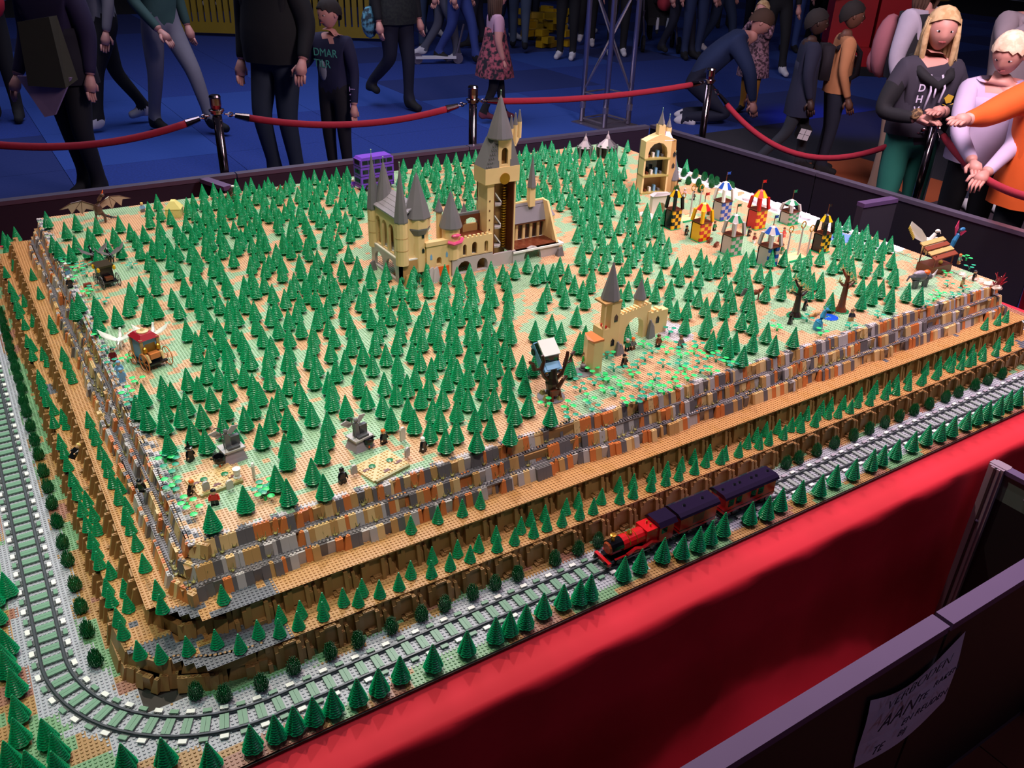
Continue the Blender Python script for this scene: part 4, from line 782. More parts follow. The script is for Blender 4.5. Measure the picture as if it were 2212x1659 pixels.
for k_, (px, py) in enumerate(((1533, 523), (1547, 532), (1532, 462))):
    x, y = G(px, py, Z); b = MB().box(-2.2, 2.2, -.7, .7, 0, 1.6); [b.stud(a, 0, 1.6) for a in (-1.5, -.5, .5, 1.5)]
    tag(b.build('bench', brown, None, W(x, y, Z), .5), ['brown brick bench nearest the front red tower', 'brown brick bench in front of the green tower, right of its twin', 'brown brick bench beside the rear blue tower'][k_], 'bench')
# ---- purple bus
x, y = 185.0, 272.0; bt = thing('toy_bus', 'tall purple three-deck toy bus at the back of the forest', 'bus', W(x, y, Z), DEG(4))
xb0, zb0 = AY(778, 428, y); xb1, zb1 = AY(852, 420, y); _, ztop = AY(815, 336, y); Lb = xb1-xb0-.5; H = ztop-Z
bt.location = W((xb0+xb1)/2, y+3, Z); hL = Lb/2
b = MB(); b.box(-hL, hL, -4, 4, 1.6, H-1.2); b.prism([(-hL+.3, H-1.2), (hL-.3, H-1.2), (hL-1.2, H-.2), (-hL+1.2, H-.2)], -3.7, 3.7); b.build('body', purple, bt)
for d in range(3):
    z0 = 3.2+d*(H-3.4)/3+1.2; MB().box(-hL-.03, hL+.03, -4.05, 4.05, z0-1.35, z0-1.1).build('trim_line', black, bt)
    for i in range(5): MB().box(-hL+1+i*(Lb-1.6)/5, -hL+.6+(i+1)*(Lb-1.6)/5, -4.1, -3.9, z0, z0+(H-3.4)/3-2.6).build('window', smoke, bt)
    MB().box(-hL-.1, -hL+.1, -2.6, 2.6, z0, z0+(H-3.4)/3-2.6).build('window', smoke, bt)
for sx in (-1, 1):
    wv = MB().prism([(sx*hL*.62+1.7*math.cos(a*math.pi/7), 1.7+1.7*math.sin(a*math.pi/7)) for a in range(14)], -4.4, -3.4).build('wheel', black, bt); MB().prism([(sx*hL*.62+.8*math.cos(a*math.pi/5), 1.7+.8*math.sin(a*math.pi/5)) for a in range(10)], -4.5, -4.3).build('hubcap', purple, wv)
# ---- small open castle tower on the right
x, y = 318.0, 199.0; t = thing('small_castle', 'narrow cream toy tower house open at the back, right of the forest', 'castle', W(x, y, Z), DEG(-14))
zt = ZAT(x, y, 305)-Z; w_ = 15; zA, zB = ZAT(x, y, 382)-Z, ZAT(x, y, 345)-Z
for z0, z1, fl in ((0, zA, dtan), (zA, zB, smoke), (zB, zt, dgray)):
    if z0 < zB-.1: MB().box(-w_/2, -w_/2+1, 0, 6, z0, z1).build('side_wall', cream, t); MB().box(w_/2-1, w_/2, 0, 6, z0, z1).build('side_wall', cream, t)
    else: arch_wall(w_, z1-z0, 6, [(w_/2, w_-4, .5, (z1-z0)*.35)]).build('arched_storey', cream, t, (-w_/2*S, 0, z0*S))
    MB().box(-w_/2, w_/2, 6, 6.8, z0, z1).build('back_wall', fl, t); MB().box(-w_/2, w_/2, -.3, 6, z0, z0+.9).build('storey_floor', P('moss_tan', 'b0a05c'), t)
    for i in range(4): MB().box(-4.6+i*2.6, -3.4+i*2.6, 2, 4, z0+.9, z0+2.2+(i*7 % 3)).build('furniture', (brown, white, azure, slate)[i], t)
MB().hexa([(w_/2, 0, 0), (w_/2+6, 2, 0), (w_/2+6, 8, 0), (w_/2, 8, 0)], [(w_/2, 0, zt), (w_/2+3, 1, zt), (w_/2+3, 6, zt), (w_/2, 7, zt)]).build('side_wing', mtan, t)
windows(t, [(w_/2+2.6, .6, zA+4), (w_/2+2.6, .6, zB+1)], 1.5, 2.6)
MB().prism([(-w_/2, zt), (w_/2+2.5, zt), (1.2, zt+3.5), (-3, zt+2)], .2, 6).build('gable', cream, t); MB().box(-.6, 3, .5, 4, zt, zt+8).build('roof_turret', cream, t); cone_roof(t, 1.2, 2.2, zt+8, ZAT(x, y, 242)-Z, 2.1, n=4)
MB().box(5.5, 8, 3, 5.5, zt-2, zt+6).build('roof_turret', cream, t); cone_roof(t, 6.8, 4.2, zt+6, ZAT(x+6, y, 256)-Z, 1.6, n=6); cone_roof(t, w_/2+5, 3.5, 6, zB+1.5, 3.4, name='cone_tower'); MB().cyl(w_/2+5, 3.5, 0, 6, 3.2, n=12).build('turret_base', mtan, t)
MB().hexa([(3, 0, zt), (8.5, 0, zt), (8.5, 6, zt), (3, 6, zt)], [(5, 3, zt+4), (7, 3, zt+4), (7, 5, zt+4), (5, 5, zt+4)]).build('patterned_roof', P('lilac_roof', 'b59ab0'), t)
# ---- two pointed huts
for k_, (px, py, tp, w_, lb) in enumerate(((1262, 345, 288, 8.5, 'left of two dark toy huts with pale pointed roofs by the far barrier'), (1309, 350, 283, 12, 'right of two dark toy huts with pale pointed roofs by the far barrier'))):
    y = 276-k_*5; x, _ = AY(px, py, y); H = ZAT(x, y, tp)-Z; zw = H*.42; ze = zw+(H-zw)*.52; t = thing('pointed_hut', lb, 'toy house', W(x, y, Z), DEG(-10))
    for i in range(8):
        a = i*math.pi/4+math.pi/8; MB().cyl(math.cos(a)*w_*.5, math.sin(a)*w_*.45, 0, zw+1.2, .8, n=6).build('wall_post', P('green_grey_stone', '5f7068'), t)
    MB().lathe(0, 1.5, [(w_*.42, 0), (w_*.42, zw)], 8, math.pi/8).build('inner_wall', P('dark_interior', '2a2422'), t)
    for i in range(8):
        if k_ >= 0 and i in (5, 6) and False: continue
        a0, a1 = i*math.pi/4+math.pi/8, (i+1)*math.pi/4+math.pi/8; r = w_*.58
        b = MB().add([(r*math.cos(a0), r*.9*math.sin(a0), zw), (r*math.cos(a1), r*.9*math.sin(a1), zw), (1.3*math.cos(a1), 1.3*math.sin(a1), ze), (1.3*math.cos(a0), 1.3*math.sin(a0), ze), (0, 0, zw)], [(0, 1, 2, 3), (1, 0, 4), (0, 3, 4), (2, 1, 4), (3, 2, 4)])
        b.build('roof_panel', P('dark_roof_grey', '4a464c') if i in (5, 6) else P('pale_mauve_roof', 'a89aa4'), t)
    MB().lathe(0, 0, [(1.5, ze-.2), (1.1, ze+(H-ze)*.3), (.4, ze+(H-ze)*.6), (.15, H)], 8).build('roof_cap', P('pale_mauve_roof', 'a89aa4'), t)
    MB().ball(-1.5, -w_*.44, 3.5, .8, n=6, m=4).build('orange_lantern', mat('lantern_glow', 'ff7a20', .4, emit=1.2), t)
# ---- ruined arch and snow
x, y = 299.0, 172.0; t = thing('ruined_arch', 'pale ruined arch with grey top left of the chequered towers', 'ruin', W(x, y, Z), DEG(-10))
arch_wall(10, 9, 2.5, [(5.2, 5, 0, 3)]).build('arch_wall', P('ivory_stone', 'd8cfc0'), t, (-5*S, 0, 0)); MB().hexa([(-5.5, -.6, 9), (5.6, -.6, 9), (5.6, 3.2, 9), (-5.5, 3.2, 9)], [(-3, 0, 10.6), (4.4, 0, 10), (4.4, 2.6, 10), (-3, 2.6, 10.4)]).build('rubble_top', lgray, t); MB().box(-3, 3, 2.6, 3, 0, 8).build('tan_infill', cream, t)
def rocks(name, label, pts, m, cat, r0, group=None):
    for px, py, rr in pts:
        x, y = G(px, py, Z); b = MB(); n = 7; r = random.Random(int(px)); prof = [(rr*1.0, 0), (rr*.95, rr*.35), (rr*.55, rr*.75), (.1, rr*.85)]
        b.lathe(0, 0, prof, n); b.v = [(a*(1+r.uniform(-.22, .22)), c*(1+r.uniform(-.22, .22)), d*(1+r.uniform(-.15, .15))) for a, c, d in b.v]
        tag(b.build(name, m, None, W(min(x, 360 if rr < 4 else 358), min(y, 292), Z-.02), r.uniform(0, 6)), label, cat, group)
rocks('snow_mound', 'small white snow heap before the ruined arch', [(1388, 467, 2.6), (1402, 470, 2.4), (1418, 466, 2.2)], white, 'snow', 2, 'snow heaps by the ruined arch')
rocks('snow_mound', 'white snow bank along the right rim of the plateau behind the towers', [(1656, 425, 4.2), (1672, 433, 4.2), (1690, 440, 4), (1708, 448, 4.2), (1726, 455, 3.8), (1742, 462, 3.4), (1758, 468, 3.4)], P('snow_pink_white', 'e6dce6'), 'snow', 3, 'snow bank along the right rim')
rocks('rim_rock', 'pale rock heap on the far rim of the plateau right of the clock tower', [(1152, 346, 3.2), (1162, 344, 2.6), (1174, 343, 3), (1202, 347, 2.4), (1218, 349, 2.2), (1230, 348, 2.6)], P('pale_rock', 'c8bec4'), 'rock', 3, 'rocks on the far rim')
rocks('rim_rock', 'pinkish white rock at the right front corner of the plateau', [(2120, 598, 2), (2132, 606, 2.2), (2146, 612, 2.2), (2158, 622, 2.0), (2112, 585, 1.8)], P('pink_rock', 'e4c8b8'), 'rock', 3, 'rocks at the right front corner')
x, y = G(1800, 497, Z); tag(MB().lathe(0, 0, [(7, 0), (7, .4), (6, .5)], 10).build('blue_pond', P('pond_blue', '6a86e0', .15), None, W(352, 103, Z)), 'blue pond on the right rim right of the black and yellow tower', 'pond')
# ---- stone gate with spire
x0_, y0_ = G(1315, 768, Z); t = thing('stone_gate', 'cream toy gate with a spired tower, arch and low walls', 'toy gate', W(x0_, y0_, Z), 0)
def GL(px, py, yy=0.0): a, c = AY(px, py, y0_+yy); return a-x0_, c-Z
_, h1 = GL(1318, 658); MB().box(-3.4, 3.4, 0, 5.5, 0, h1*.53).box(-.5, 3.4, 0, 5.5, h1*.53, h1).box(-3.4, -2.8, 0, .6, h1*.53, h1).build('gate_tower', cream, t)
arch_wall(6.8, .8, .01, []) ; MB().box(-3.6, 3.6, -.2, 5.7, h1, h1+.6).build('tower_cap', mtan, t)
_, h2 = GL(1317, 575); cone_roof(t, .6, 2.6, h1+.6, h2, 3.3, n=10); windows(t, [(1.6, 0, h1*.64), (1, 0, h1*.18)], 1.5, 2.8)
xa, _ = GL(1332, 700, 4); xb, _ = GL(1393, 690, 8); _, ha = GL(1362, 668, 5); Lg = math.hypot(xb-xa, 3)
ar = arch_wall(Lg, ha, 2.2, [(Lg*.5, Lg*.62, 0, ha*.35)])
for i in range(int(Lg/1.8)): ar.box(i*1.8+.1, i*1.8+1.0, 0, 2.2, ha, ha+.7)
ar.build('gate_arch', cream, t, (xa*S, 2.5*S, 0), math.atan2(3, xb-xa))
xc, zc = GL(1382, 645, 7); _, z2 = GL(1382, 608, 7); MB().cyl(xc, 7, ha-3, zc, 1.9, n=10).build('arch_turret', cream, t); cone_roof(t, xc, 7, zc, z2+1, 2.3, n=10)
xw0, _ = GL(1394, 700, 6); xw1, _ = GL(1428, 690, 8); _, hw_ = GL(1412, 672, 6); b = MB().box(xw0, xw1, 5, 8, 0, hw_)
for i in range(3): b.box(xw0+i*2.4, xw0+1.3+i*2.4, 5, 8, hw_, hw_+.8)
b.build('wall_block', cream, t); windows(t, [((xw0+xw1)/2, 5, hw_*.5)], 1.5, 2.8)
xl0, _ = GL(1272, 790, -6); xl1, _ = GL(1292, 780, -6); _, hl = GL(1285, 735, -6)
MB().box(xl0, xl1, -8, -4.5, 0, hl).hexa([(xl0, -4.5, 0), (xl1, -4.5, 0), (xl1+1, 0, 0), (xl0+2, 0, 0)], [(xl0, -4.5, hl), (xl1, -4.5, hl), (xl1+1, 0, h1*.55), (xl0+2, 0, h1*.55)]).build('stair_wall', cream, t)
MB().hexa([(xl0-.2, -8, hl), (xl1+.2, -8, hl), (xl1+.2, -4.5, hl), (xl0-.2, -4.5, hl)], [(xl0-.2, -8, hl+.7), (xl1+.2, -8, hl+.7), (xl1+1, 0, h1*.55+.7), (xl0+2, 0, h1*.55+.7)]).build('wall_coping', orange, t)
for k_, (a, c, h_) in enumerate(((2.6, -1.4, 5), (xb-1, 3.5, 7), (xw0+2, 4.2, 5), (4.5, -.8, 3.4), (xl1+.8, -5, 3))):
    MB().hexa([(a-1, c-.8, 0), (a+1, c-.8, 0), (a+1, c+.8, 0), (a-1, c+.8, 0)], [(a-.3, c-.2, h_), (a+.6, c-.2, h_*.8), (a+.6, c+.6, h_), (a-.3, c+.6, h_)]).build('rock', slate, t)
MB().lathe(xl0-2, -5.5, [(3.4, 0), (3.4, .3)], 12).build('round_base', slate, t); MB().lathe(-2, 3, [(.3, h1*.53), (.4, h1*.53+1)], 6).build('red_gem', red, t); MB().ball(-2.2, 1, h1*.56, 1.1, .7, .6).build('red_cushion', red, t)
x, y = G(1262, 796, Z); tag(MB().lathe(0, 0, [(.4, .8), (.9, 1.1), (1.0, 1.8), (.8, 2.1)], 9).box(-1, 1, -1, 1, 0, .8).build('small_cauldron', dgray, None, W(x-1.5, y-1.2, Z+.3)), 'small dark cauldron on a brown crate left of the stone gate', 'cauldron')
# ---- car caught in a bare tree
x, y = G(1190, 858, Z); t = thing('bare_tree', 'dark brown bare toy tree holding a light blue car', 'tree', W(x, y, Z))
zc = ZAT(x, y, 795)-Z
MB().lathe(0, 0, [(4.4, 0), (4.4, .35)], 14).build('round_base', slate, t); b = MB()
for a, h_ in ((.4, 2), (2, 1.6), (3.6, 2.2), (5.2, 1.5)): b.hexa([(3*math.cos(a)-.9, 3*math.sin(a)-.9, .3), (3*math.cos(a)+.9, 3*math.sin(a)-.9, .3), (3*math.cos(a)+.9, 3*math.sin(a)+.9, .3), (3*math.cos(a)-.9, 3*math.sin(a)+.9, .3)], [(3*math.cos(a)-.4, 3*math.sin(a)-.3, h_), (3*math.cos(a)+.4, 3*math.sin(a)-.3, h_), (3*math.cos(a)+.4, 3*math.sin(a)+.4, h_), (3*math.cos(a)-.4, 3*math.sin(a)+.4, h_)])
b.build('mossy_rocks', olive, t)
MB().box(-1.7, 1.7, -2.6, -1.6, 1.8, 3.6).hexa([(-2, -3.4, .3), (-1.2, -3.4, .3), (-1.2, -2.4, .3), (-2, -2.4, .3)], [(-1.7, -2.6, 3), (-1.2, -2.6, 3), (-1.2, -1.8, 3), (-1.7, -1.8, 3)]).hexa([(1.2, -3.4, .3), (2, -3.4, .3), (2, -2.4, .3), (1.2, -2.4, .3)], [(1.2, -2.6, 3), (1.7, -2.6, 3), (1.7, -1.8, 3), (1.2, -1.8, 3)]).build('root_door', brown, t)
MB().lathe(0, 0, [(1.9, .3), (1.6, 3), (2.1, 5.4), (1.6, zc*.7), (1.3, zc)], 9).build('trunk', P('bark_dark', '2c1c18'), t)
bd = P('branch_brown', '4a2c20')
for pts in ([(1.2, -.2, zc*.6), (3.2, -.6, zc*.75), (4.4, -.4, zc*1.05), (6.6, -.2, zc*1.08)], [(4.2, -.4, zc), (5, -.2, zc*1.25), (5.4, 0, zc*1.42)], [(6.4, -.2, zc*1.07), (7.0, 0, zc*1.3), (8, 0, zc*1.36)], [(-1.2, 0, zc*.6), (-3.2, 0, zc*.8), (-4.4, .2, zc*1.08), (-6.8, 0, zc*1.1)], [(-4.2, 0, zc*1.04), (-3.4, 0, zc*1.3), (-3.9, .3, zc*1.5)], [(-6.6, 0, zc*1.1), (-7.4, .2, zc*1.32), (-8.6, 0, zc*1.4)], [(1, -2, zc*.4), (2.4, -2.5, zc*.66), (4, -2, zc*.72)]):
    MB().tube(pts, [.75, .6, .5, .3][:len(pts)], 6).build('branch', bd, t)
cz = zc*.62; cr = thing('toy_car', 'light blue and white toy car stuck upright in the bare tree', 'toy car', W(x, y-.4, Z+cz), (DEG(38), 0, DEG(-4)))
MB().box(-3.0, 3.0, 1.8, 12, .6, 3.0).build('body', azure, cr); MB().hexa([(-2.9, 4.6, 3), (2.9, 4.6, 3), (2.9, 11.6, 3), (-2.9, 11.6, 3)], [(-2.6, 6, 5.3), (2.6, 6, 5.3), (2.6, 11, 5.3), (-2.6, 11, 5.3)]).build('cabin_glass', smoke, cr)
MB().box(-2.9, 2.9, 5.8, 11.3, 5.2, 5.8).build('roof', white, cr); MB().box(-2.2, 2.2, 2.2, 4.6, 3, 3.25).build('bonnet', P('light_azure', '8fc8f0'), cr); MB().box(-3.1, 3.1, 1.3, 1.9, .5, 1.4).build('bumper', lgray, cr)
for sx in (-1, 1): MB().cyl(sx*2.4, 1.9, 2.0, 2.6, .5, n=8).build('headlamp', gold, cr)
for sx in (-1, 1):
    for yy in (3.4, 9.8): MB().prism([(yy+1.1*math.cos(a*math.pi/5), 1.0+1.1*math.sin(a*math.pi/5)) for a in range(10)], sx*3.0-.35, sx*3.0+.35, 'x').build('wheel', black, cr)
MB().box(-1.1, 1.1, 1.2, 1.32, .6, 1.1).build('number_plate', black, cr)
# ---- carriages
def wheel(par, x, y, z, r, m, ax='x'):
    b = MB(); ring = [(x, y+r*math.cos(a*math.pi/7), z+r*math.sin(a*math.pi/7)) for a in range(15)]; b.tube(ring, .2, 5)
    for a in range(6): b.tube([(x, y, z), (x, y+r*math.cos(a*math.pi/3), z+r*math.sin(a*math.pi/3))], .1, 4)
    b.build('wheel', m, par)
x, y = G(330, 790, Z); t = thing('ornate_carriage', 'ornate golden and pale blue toy carriage with a dark red roof', 'carriage', W(x, y+1, Z), DEG(16))
MB().box(-3.4, 3.4, -4.5, 6, 1.8, 2.4).build('chassis', black, t); MB().box(-2.7, 2.7, -1, 5.4, 2.4, 9.2).build('cabin', azure, t); MB().box(-1.7, 1.7, -1.15, -.9, 4.2, 8).build('lattice_door', P('dark_gold', '8a6420'), t)
for sx in (-1, 1):
    for yy in (-1.1, 5.4): MB().box(sx*2.7-.45, sx*2.7+.45, yy-.4, yy+.4, 2.2, 10).build('corner_post', mtan, t)
    MB().lathe(sx*2.2, -1.9, [(.3, 5.4), (.75, 5.8), (.75, 7.2), (.3, 7.6)], 8).build('lantern', gold, t)
MB().hexa([(-3.4, -1.8, 9.6), (3.4, -1.8, 9.6), (3.4, 6, 9.6), (-3.4, 6, 9.6)], [(-2, -.2, 11), (2, -.2, 11), (2, 4.6, 11), (-2, 4.6, 11)]).build('roof', P('deep_red_plastic', 'a01c2c'), t); MB().lathe(0, 2.2, [(1.9, 11), (1.9, 11.3), (.8, 11.5), (.3, 12.3)], 12).build('roof_crown', tan, t)
MB().box(-1.6, 1.6, -3.8, -1.6, 3.6, 5.4).build('driver_seat', orange, t); MB().tube([(-2.3, -1.4, 5), (-2.4, -3.4, 5), (-2.3, -4.4, 3)], .45, 6).tube([(2.3, -1.4, 5), (2.4, -3.4, 5), (2.3, -4.4, 3)], .45, 6).build('curved_fender', tan, t)
wheel(t, -3.9, -3.6, 3.2, 3.1, orange); wheel(t, 3.9, -3.6, 3.2, 3.1, orange); wheel(t, -3.9, 4.2, 2.4, 2.3, orange); wheel(t, 3.9, 4.2, 2.4, 2.3, orange)
def winged_horse(label, px, py, m, wm, rot, z=Z, yy=None, wing=1.0, name='winged_horse', cat='toy horse'):
    x, y = G(px, py, z); t = thing(name, label, cat, W(x, y, z), rot)
    MB().ball(0, 0, 3.0, .95, 2.1, .95, 9, 6).build('body', m, t); MB().tube([(0, -1.6, 3.4), (0, -2.5, 4.6), (0, -2.9, 5.4)], [.75, .5, .4], 7).ball(0, -3.4, 5.5, .42, .85, .42, 7, 5).tube([(-.15, -2.8, 5.7), (-.2, -2.7, 6.2)], .12, 4).tube([(.15, -2.8, 5.7), (.2, -2.7, 6.2)], .12, 4).build('neck_and_head', m, t)
    for sx in (-.55, .55):
        for ly in (-1.4, 1.4): MB().tube([(sx, ly, 2.7), (sx, ly+.25, 1.4), (sx, ly, 0.05)], [.42, .26, .24], 6).build('leg', m, t)
    for s_ in (-1, 1):
        b = MB(); prof = [(s_*.5, .4, 3.6), (s_*2.6*wing, .2, 5.0), (s_*4.2*wing, .8, 6.2*1.0), (s_*5.8*wing, 1.2, 7.6), (s_*5.0*wing, 2.2, 6.0), (s_*3.2*wing, 2.4, 4.6), (s_*.6, 2.0, 3.5)]
        n = len(prof); b.add(prof+[(a, c-.15, d+.22) for a, c, d in prof], [tuple(range(n)), tuple(range(2*n-1, n-1, -1))]+[(i, (i+1) % n, n+(i+1) % n, n+i) for i in range(n)]); b.build('wing', wm, t)
    MB().tube([(0, 2, 3.2), (0, 3, 2.8), (0, 3.3, 1.4)], [.2, .3, .1], 5).build('tail', m, t)
    return t
winged_horse('white winged toy horse left of the ornate carriage', 262, 752, white, white, DEG(160)); winged_horse('white winged toy horse behind the ornate carriage', 333, 740, white, white, DEG(160))
x, y = G(236, 618, Z); t = thing('black_carriage', 'black toy carriage with yellow lamps at the left of the plateau', 'carriage', W(x, y+1, Z), DEG(10))
MB().box(-2.7, 2.7, -3.5, 5.6, 2, 2.6).build('chassis', black, t); MB().box(-2.4, 2.4, -.5, 5, 2.6, 7.6).build('cabin', black, t); MB().box(-2.9, 2.9, -1.3, 5.6, 7.6, 8.3).build('roof', P('dark_bronze_roof', '3a3020', .2), t); MB().box(-1.4, 1.4, -3, -1, 3, 4.2).build('driver_seat', brown, t)
for sx in (-1, 1):
    for yy in (-1.1, 4): MB().lathe(sx*2.9, yy, [(.3, 6.2), (.6, 6.5), (.6, 7.6), (.2, 8.1)], 7).build('lantern', yellow, t)
    wheel(t, sx*3.1, -2.6, 2.6, 2.5, dgray); wheel(t, sx*3.1, 4, 2.2, 2.1, dgray)
winged_horse('black winged toy horse, left one of the pair behind the black carriage', 205, 566, black, dgray, DEG(190)); winged_horse('black winged toy horse, right one of the pair behind the black carriage', 240, 566, black, dgray, DEG(190))
x, y = G(190, 622, Z); t = thing('treasure_chest', 'small brown toy chest with rounded lid beside the black carriage', 'chest', W(x, y, Z), .2); MB().box(-1.3, 1.3, -.8, .8, 0, 1.3).build('box', brown, t); MB().prism([(-.8, 1.3), (.8, 1.3), (.55, 2), (-.55, 2)], -1.3, 1.3, 'x').build('lid', P('auburn', '84381c'), t)
# ---- grave plots
def graves(label, px, py, rot, k):
    x, y = G(px, py, Z); t = thing('grave_plot', label, 'toy graveyard', W(x, y, Z), rot)
    b = MB().box(-8, 4, -4, 5, 0, .8); [b.stud(-7.5+i, -3.5+j, .8) for i in range(12) for j in range(9) if (i*3+j*5) % 4]; b.build('ground_plate', tan, t)
    MB().box(-7.6, 3.6, -4.9, -4.1, .1, .9).build('front_board', olive, t)
    for a, c in ((-2.5, -2.6), (2.2, -1.6), (-6.2, 1.2)): MB().box(a-1.1, a+1.1, c-.5, c+.5, .8, .95).build('open_pit', brown, t)
    for a, c, r_ in ((-4.2, 1.4, .9), (1, .4, .9)): MB().lathe(a, c, [(r_, .9), (r_*1.1, 1.1), (.2, 1.25)], 7).build('leaf_patch', gdeep, t)
    return t, x, y
def winged_statue(label, px, py, rot):
    x, y = G(px, py, Z); t = thing('winged_statue', label, 'statue', W(x, y, Z), rot)
    MB().hexa([(-3.2, -2.6, 0), (3.2, -2.6, 0), (3.2, 2.6, 0), (-3.2, 2.6, 0)], [(-2.4, -1.8, 3.4), (2.4, -1.8, 3.4), (2.4, 1.8, 3.4), (-2.4, 1.8, 3.4)]).build('plinth', P('lilac_stone', 'a89aac'), t); MB().box(-3, 3, -2.4, 2.4, 3.4, 3.9).build('plinth_top', lgray, t)
    MB().box(.2, 2.6, -.2, 1, 3.9, 6.8).build('headstone', P('dark_stone', '4e4e54'), t); MB().box(-1.6, 1.8, -2, -.6, 3.9, 4.5).build('stone_slab', P('dark_stone', '4e4e54'), t)
    MB().hexa([(-1.6, -.5, 3.9), (-.1, -.5, 3.9), (-.1, 1, 3.9), (-1.6, 1, 3.9)], [(-1.35, -.3, 8.2), (-.3, -.3, 8.2), (-.3, .7, 8.2), (-1.35, .7, 8.2)]).ball(-.85, .1, 8.9, .65, .65, .75, 8, 5).build('robed_figure', slate, t)
    for s_ in (-1, 1):
        pr = [(-.85+s_*.4, .9, 7.6), (-.85+s_*2.2, 1.2, 9.2), (-.85+s_*4.3, 1.3, 8.8), (-.85+s_*3.2, 1.2, 7.8), (-.85+s_*1.8, 1, 6.8)]; n = 5
        MB().add(pr+[(a, c+.25, d) for a, c, d in pr], [tuple(range(n)), tuple(range(2*n-1, n-1, -1))]+[(i, (i+1) % n, n+(i+1) % n, n+i) for i in range(n)]).build('wing', lgray, t)
    MB().tube([(-1.9, -.6, 3.9), (-2.2, -.4, 7), (-2.5, -.2, 10.6)], .14, 5).tube([(-2.5, -.2, 10.5), (-3.6, -.2, 11), (-4.8, -.2, 10.4)], [.2, .16, .05], 5).build('scythe', P('dark_stone', '4e4e54'), t)
def cauldron(label, px, py):
    x, y = G(px, py, Z+.9); t = thing('cauldron', label, 'cauldron', W(x, y, Z+.85)); MB().lathe(0, 0, [(.7, .5), (1.4, .9), (1.6, 1.8), (1.45, 2.5), (1.65, 2.7), (1.4, 2.6), (1.2, 1.2), (.2, 1.0)], 12).build('pot', black, t)
    b = MB(); [b.tube([(math.cos(a)*1.2, math.sin(a)*1.2, 0), (math.cos(a)*.9, math.sin(a)*.9, .9)], [.3, .12], 5) for a in (.3, 2.4, 4.5)]; b.build('flames', flame, t); MB().tube([(1.5, 0, 2.2), (2.2, 0, 2.4)], .2, 5).tube([(-1.5, 0, 2.2), (-2.2, 0, 2.4)], .2, 5).build('handles', black, t)
def gravestone(label, px, py, m, h_=2.6, rot=0.2):
    x, y = G(px, py, Z+.9); o = MB().prism([(-.9, 0), (.9, 0), (.9, h_-.6), (.5, h_), (-.5, h_), (-.9, h_-.6)], -.3, .3).build('gravestone', m, None, W(x, y, Z+.8), rot); tag(o, label, 'gravestone')
graves('tan toy grave plot with open pits at the front left of the plateau', 480, 1035, DEG(8), 0); winged_statue('grey winged statue with a scythe behind the left grave plot', 503, 990, DEG(8)); cauldron('black cauldron over flames on the left grave plot', 475, 1003)
gravestone('grey rounded gravestone on the front edge of the left grave plot', 446, 1058, lgray); gravestone('pale rounded gravestone right of the open pit on the left plot', 497, 1055, P('pale_stone', 'cdc6c0')); gravestone('tall white arched gravestone right of the white urn', 549, 1030, P('pale_stone2', 'd8d2c8'), 4.4, 1.2)
x, y = G(513, 1030, Z+.9); tag(MB().lathe(0, 0, [(1.1, 0), (1, .3), (.6, .5), (.9, 1.2), (.9, 2.3), (1.1, 2.5), (1.1, 2.7)], 10).build('urn', white, None, W(x, y, Z+.8)), 'white urn on the right side of the left grave plot', 'urn')
graves('tan toy grave plot with open pits near the rock wall, the right one of two', 838, 1005, DEG(14), 1); winged_statue('grey winged statue with a scythe behind the right grave plot', 778, 965, DEG(14)); cauldron('black cauldron over flames on the right grave plot', 796, 962)
gravestone('grey gravestone at the left of the right grave plot', 765, 1022, lgray); gravestone('white gravestone with a carved triangle behind the right grave plot', 870, 950, P('pale_stone2', 'd8d2c8'), 4.2, .3); gravestone('rounded grey gravestone at the right of the right grave plot', 880, 985, lgray, 2.8, .5)
# ---- creatures
x, y = G(216, 478, Z); t = thing('winged_dragon', 'dark bronze toy dragon with spread beige wings at the left back', 'toy dragon', W(x, y-2, Z), DEG(8)); hd_ = P('bronze_plastic', '5a4038', .2)
MB().ball(0, 0, 6.2, 1.9, 2.4, 2.8, 9, 7).build('body', hd_, t); MB().tube([(0, -.6, 8.2), (.9, -1, 10.6), (2.0, -1.2, 12.2)], [1.3, .9, .8], 7).ball(2.5, -1.6, 12.8, 1.0, 1.3, .8).build('neck_and_head', hd_, t); MB().tube([(2.6, -1.6, 13.3), (3, -1.4, 14.2), (3.3, -1.2, 15)], [.5, .35, .08], 5).build('orange_crest', flame, t)
for sx in (-1, 1): MB().tube([(sx*1.0, 0, 4.6), (sx*2.0, -1, 2.8), (sx*1.8, -1.2, .1)], [1.0, .7, .5], 6).build('leg', hd_, t)
MB().tube([(0, 1.6, 4.6), (2.6, 2.6, 2.4), (5.6, 2.4, .8), (8.6, 1.2, .5)], [.9, .7, .5, .2], 6).build('tail', black, t)
wb = mat('beige_wing', 'b59a88', .4)
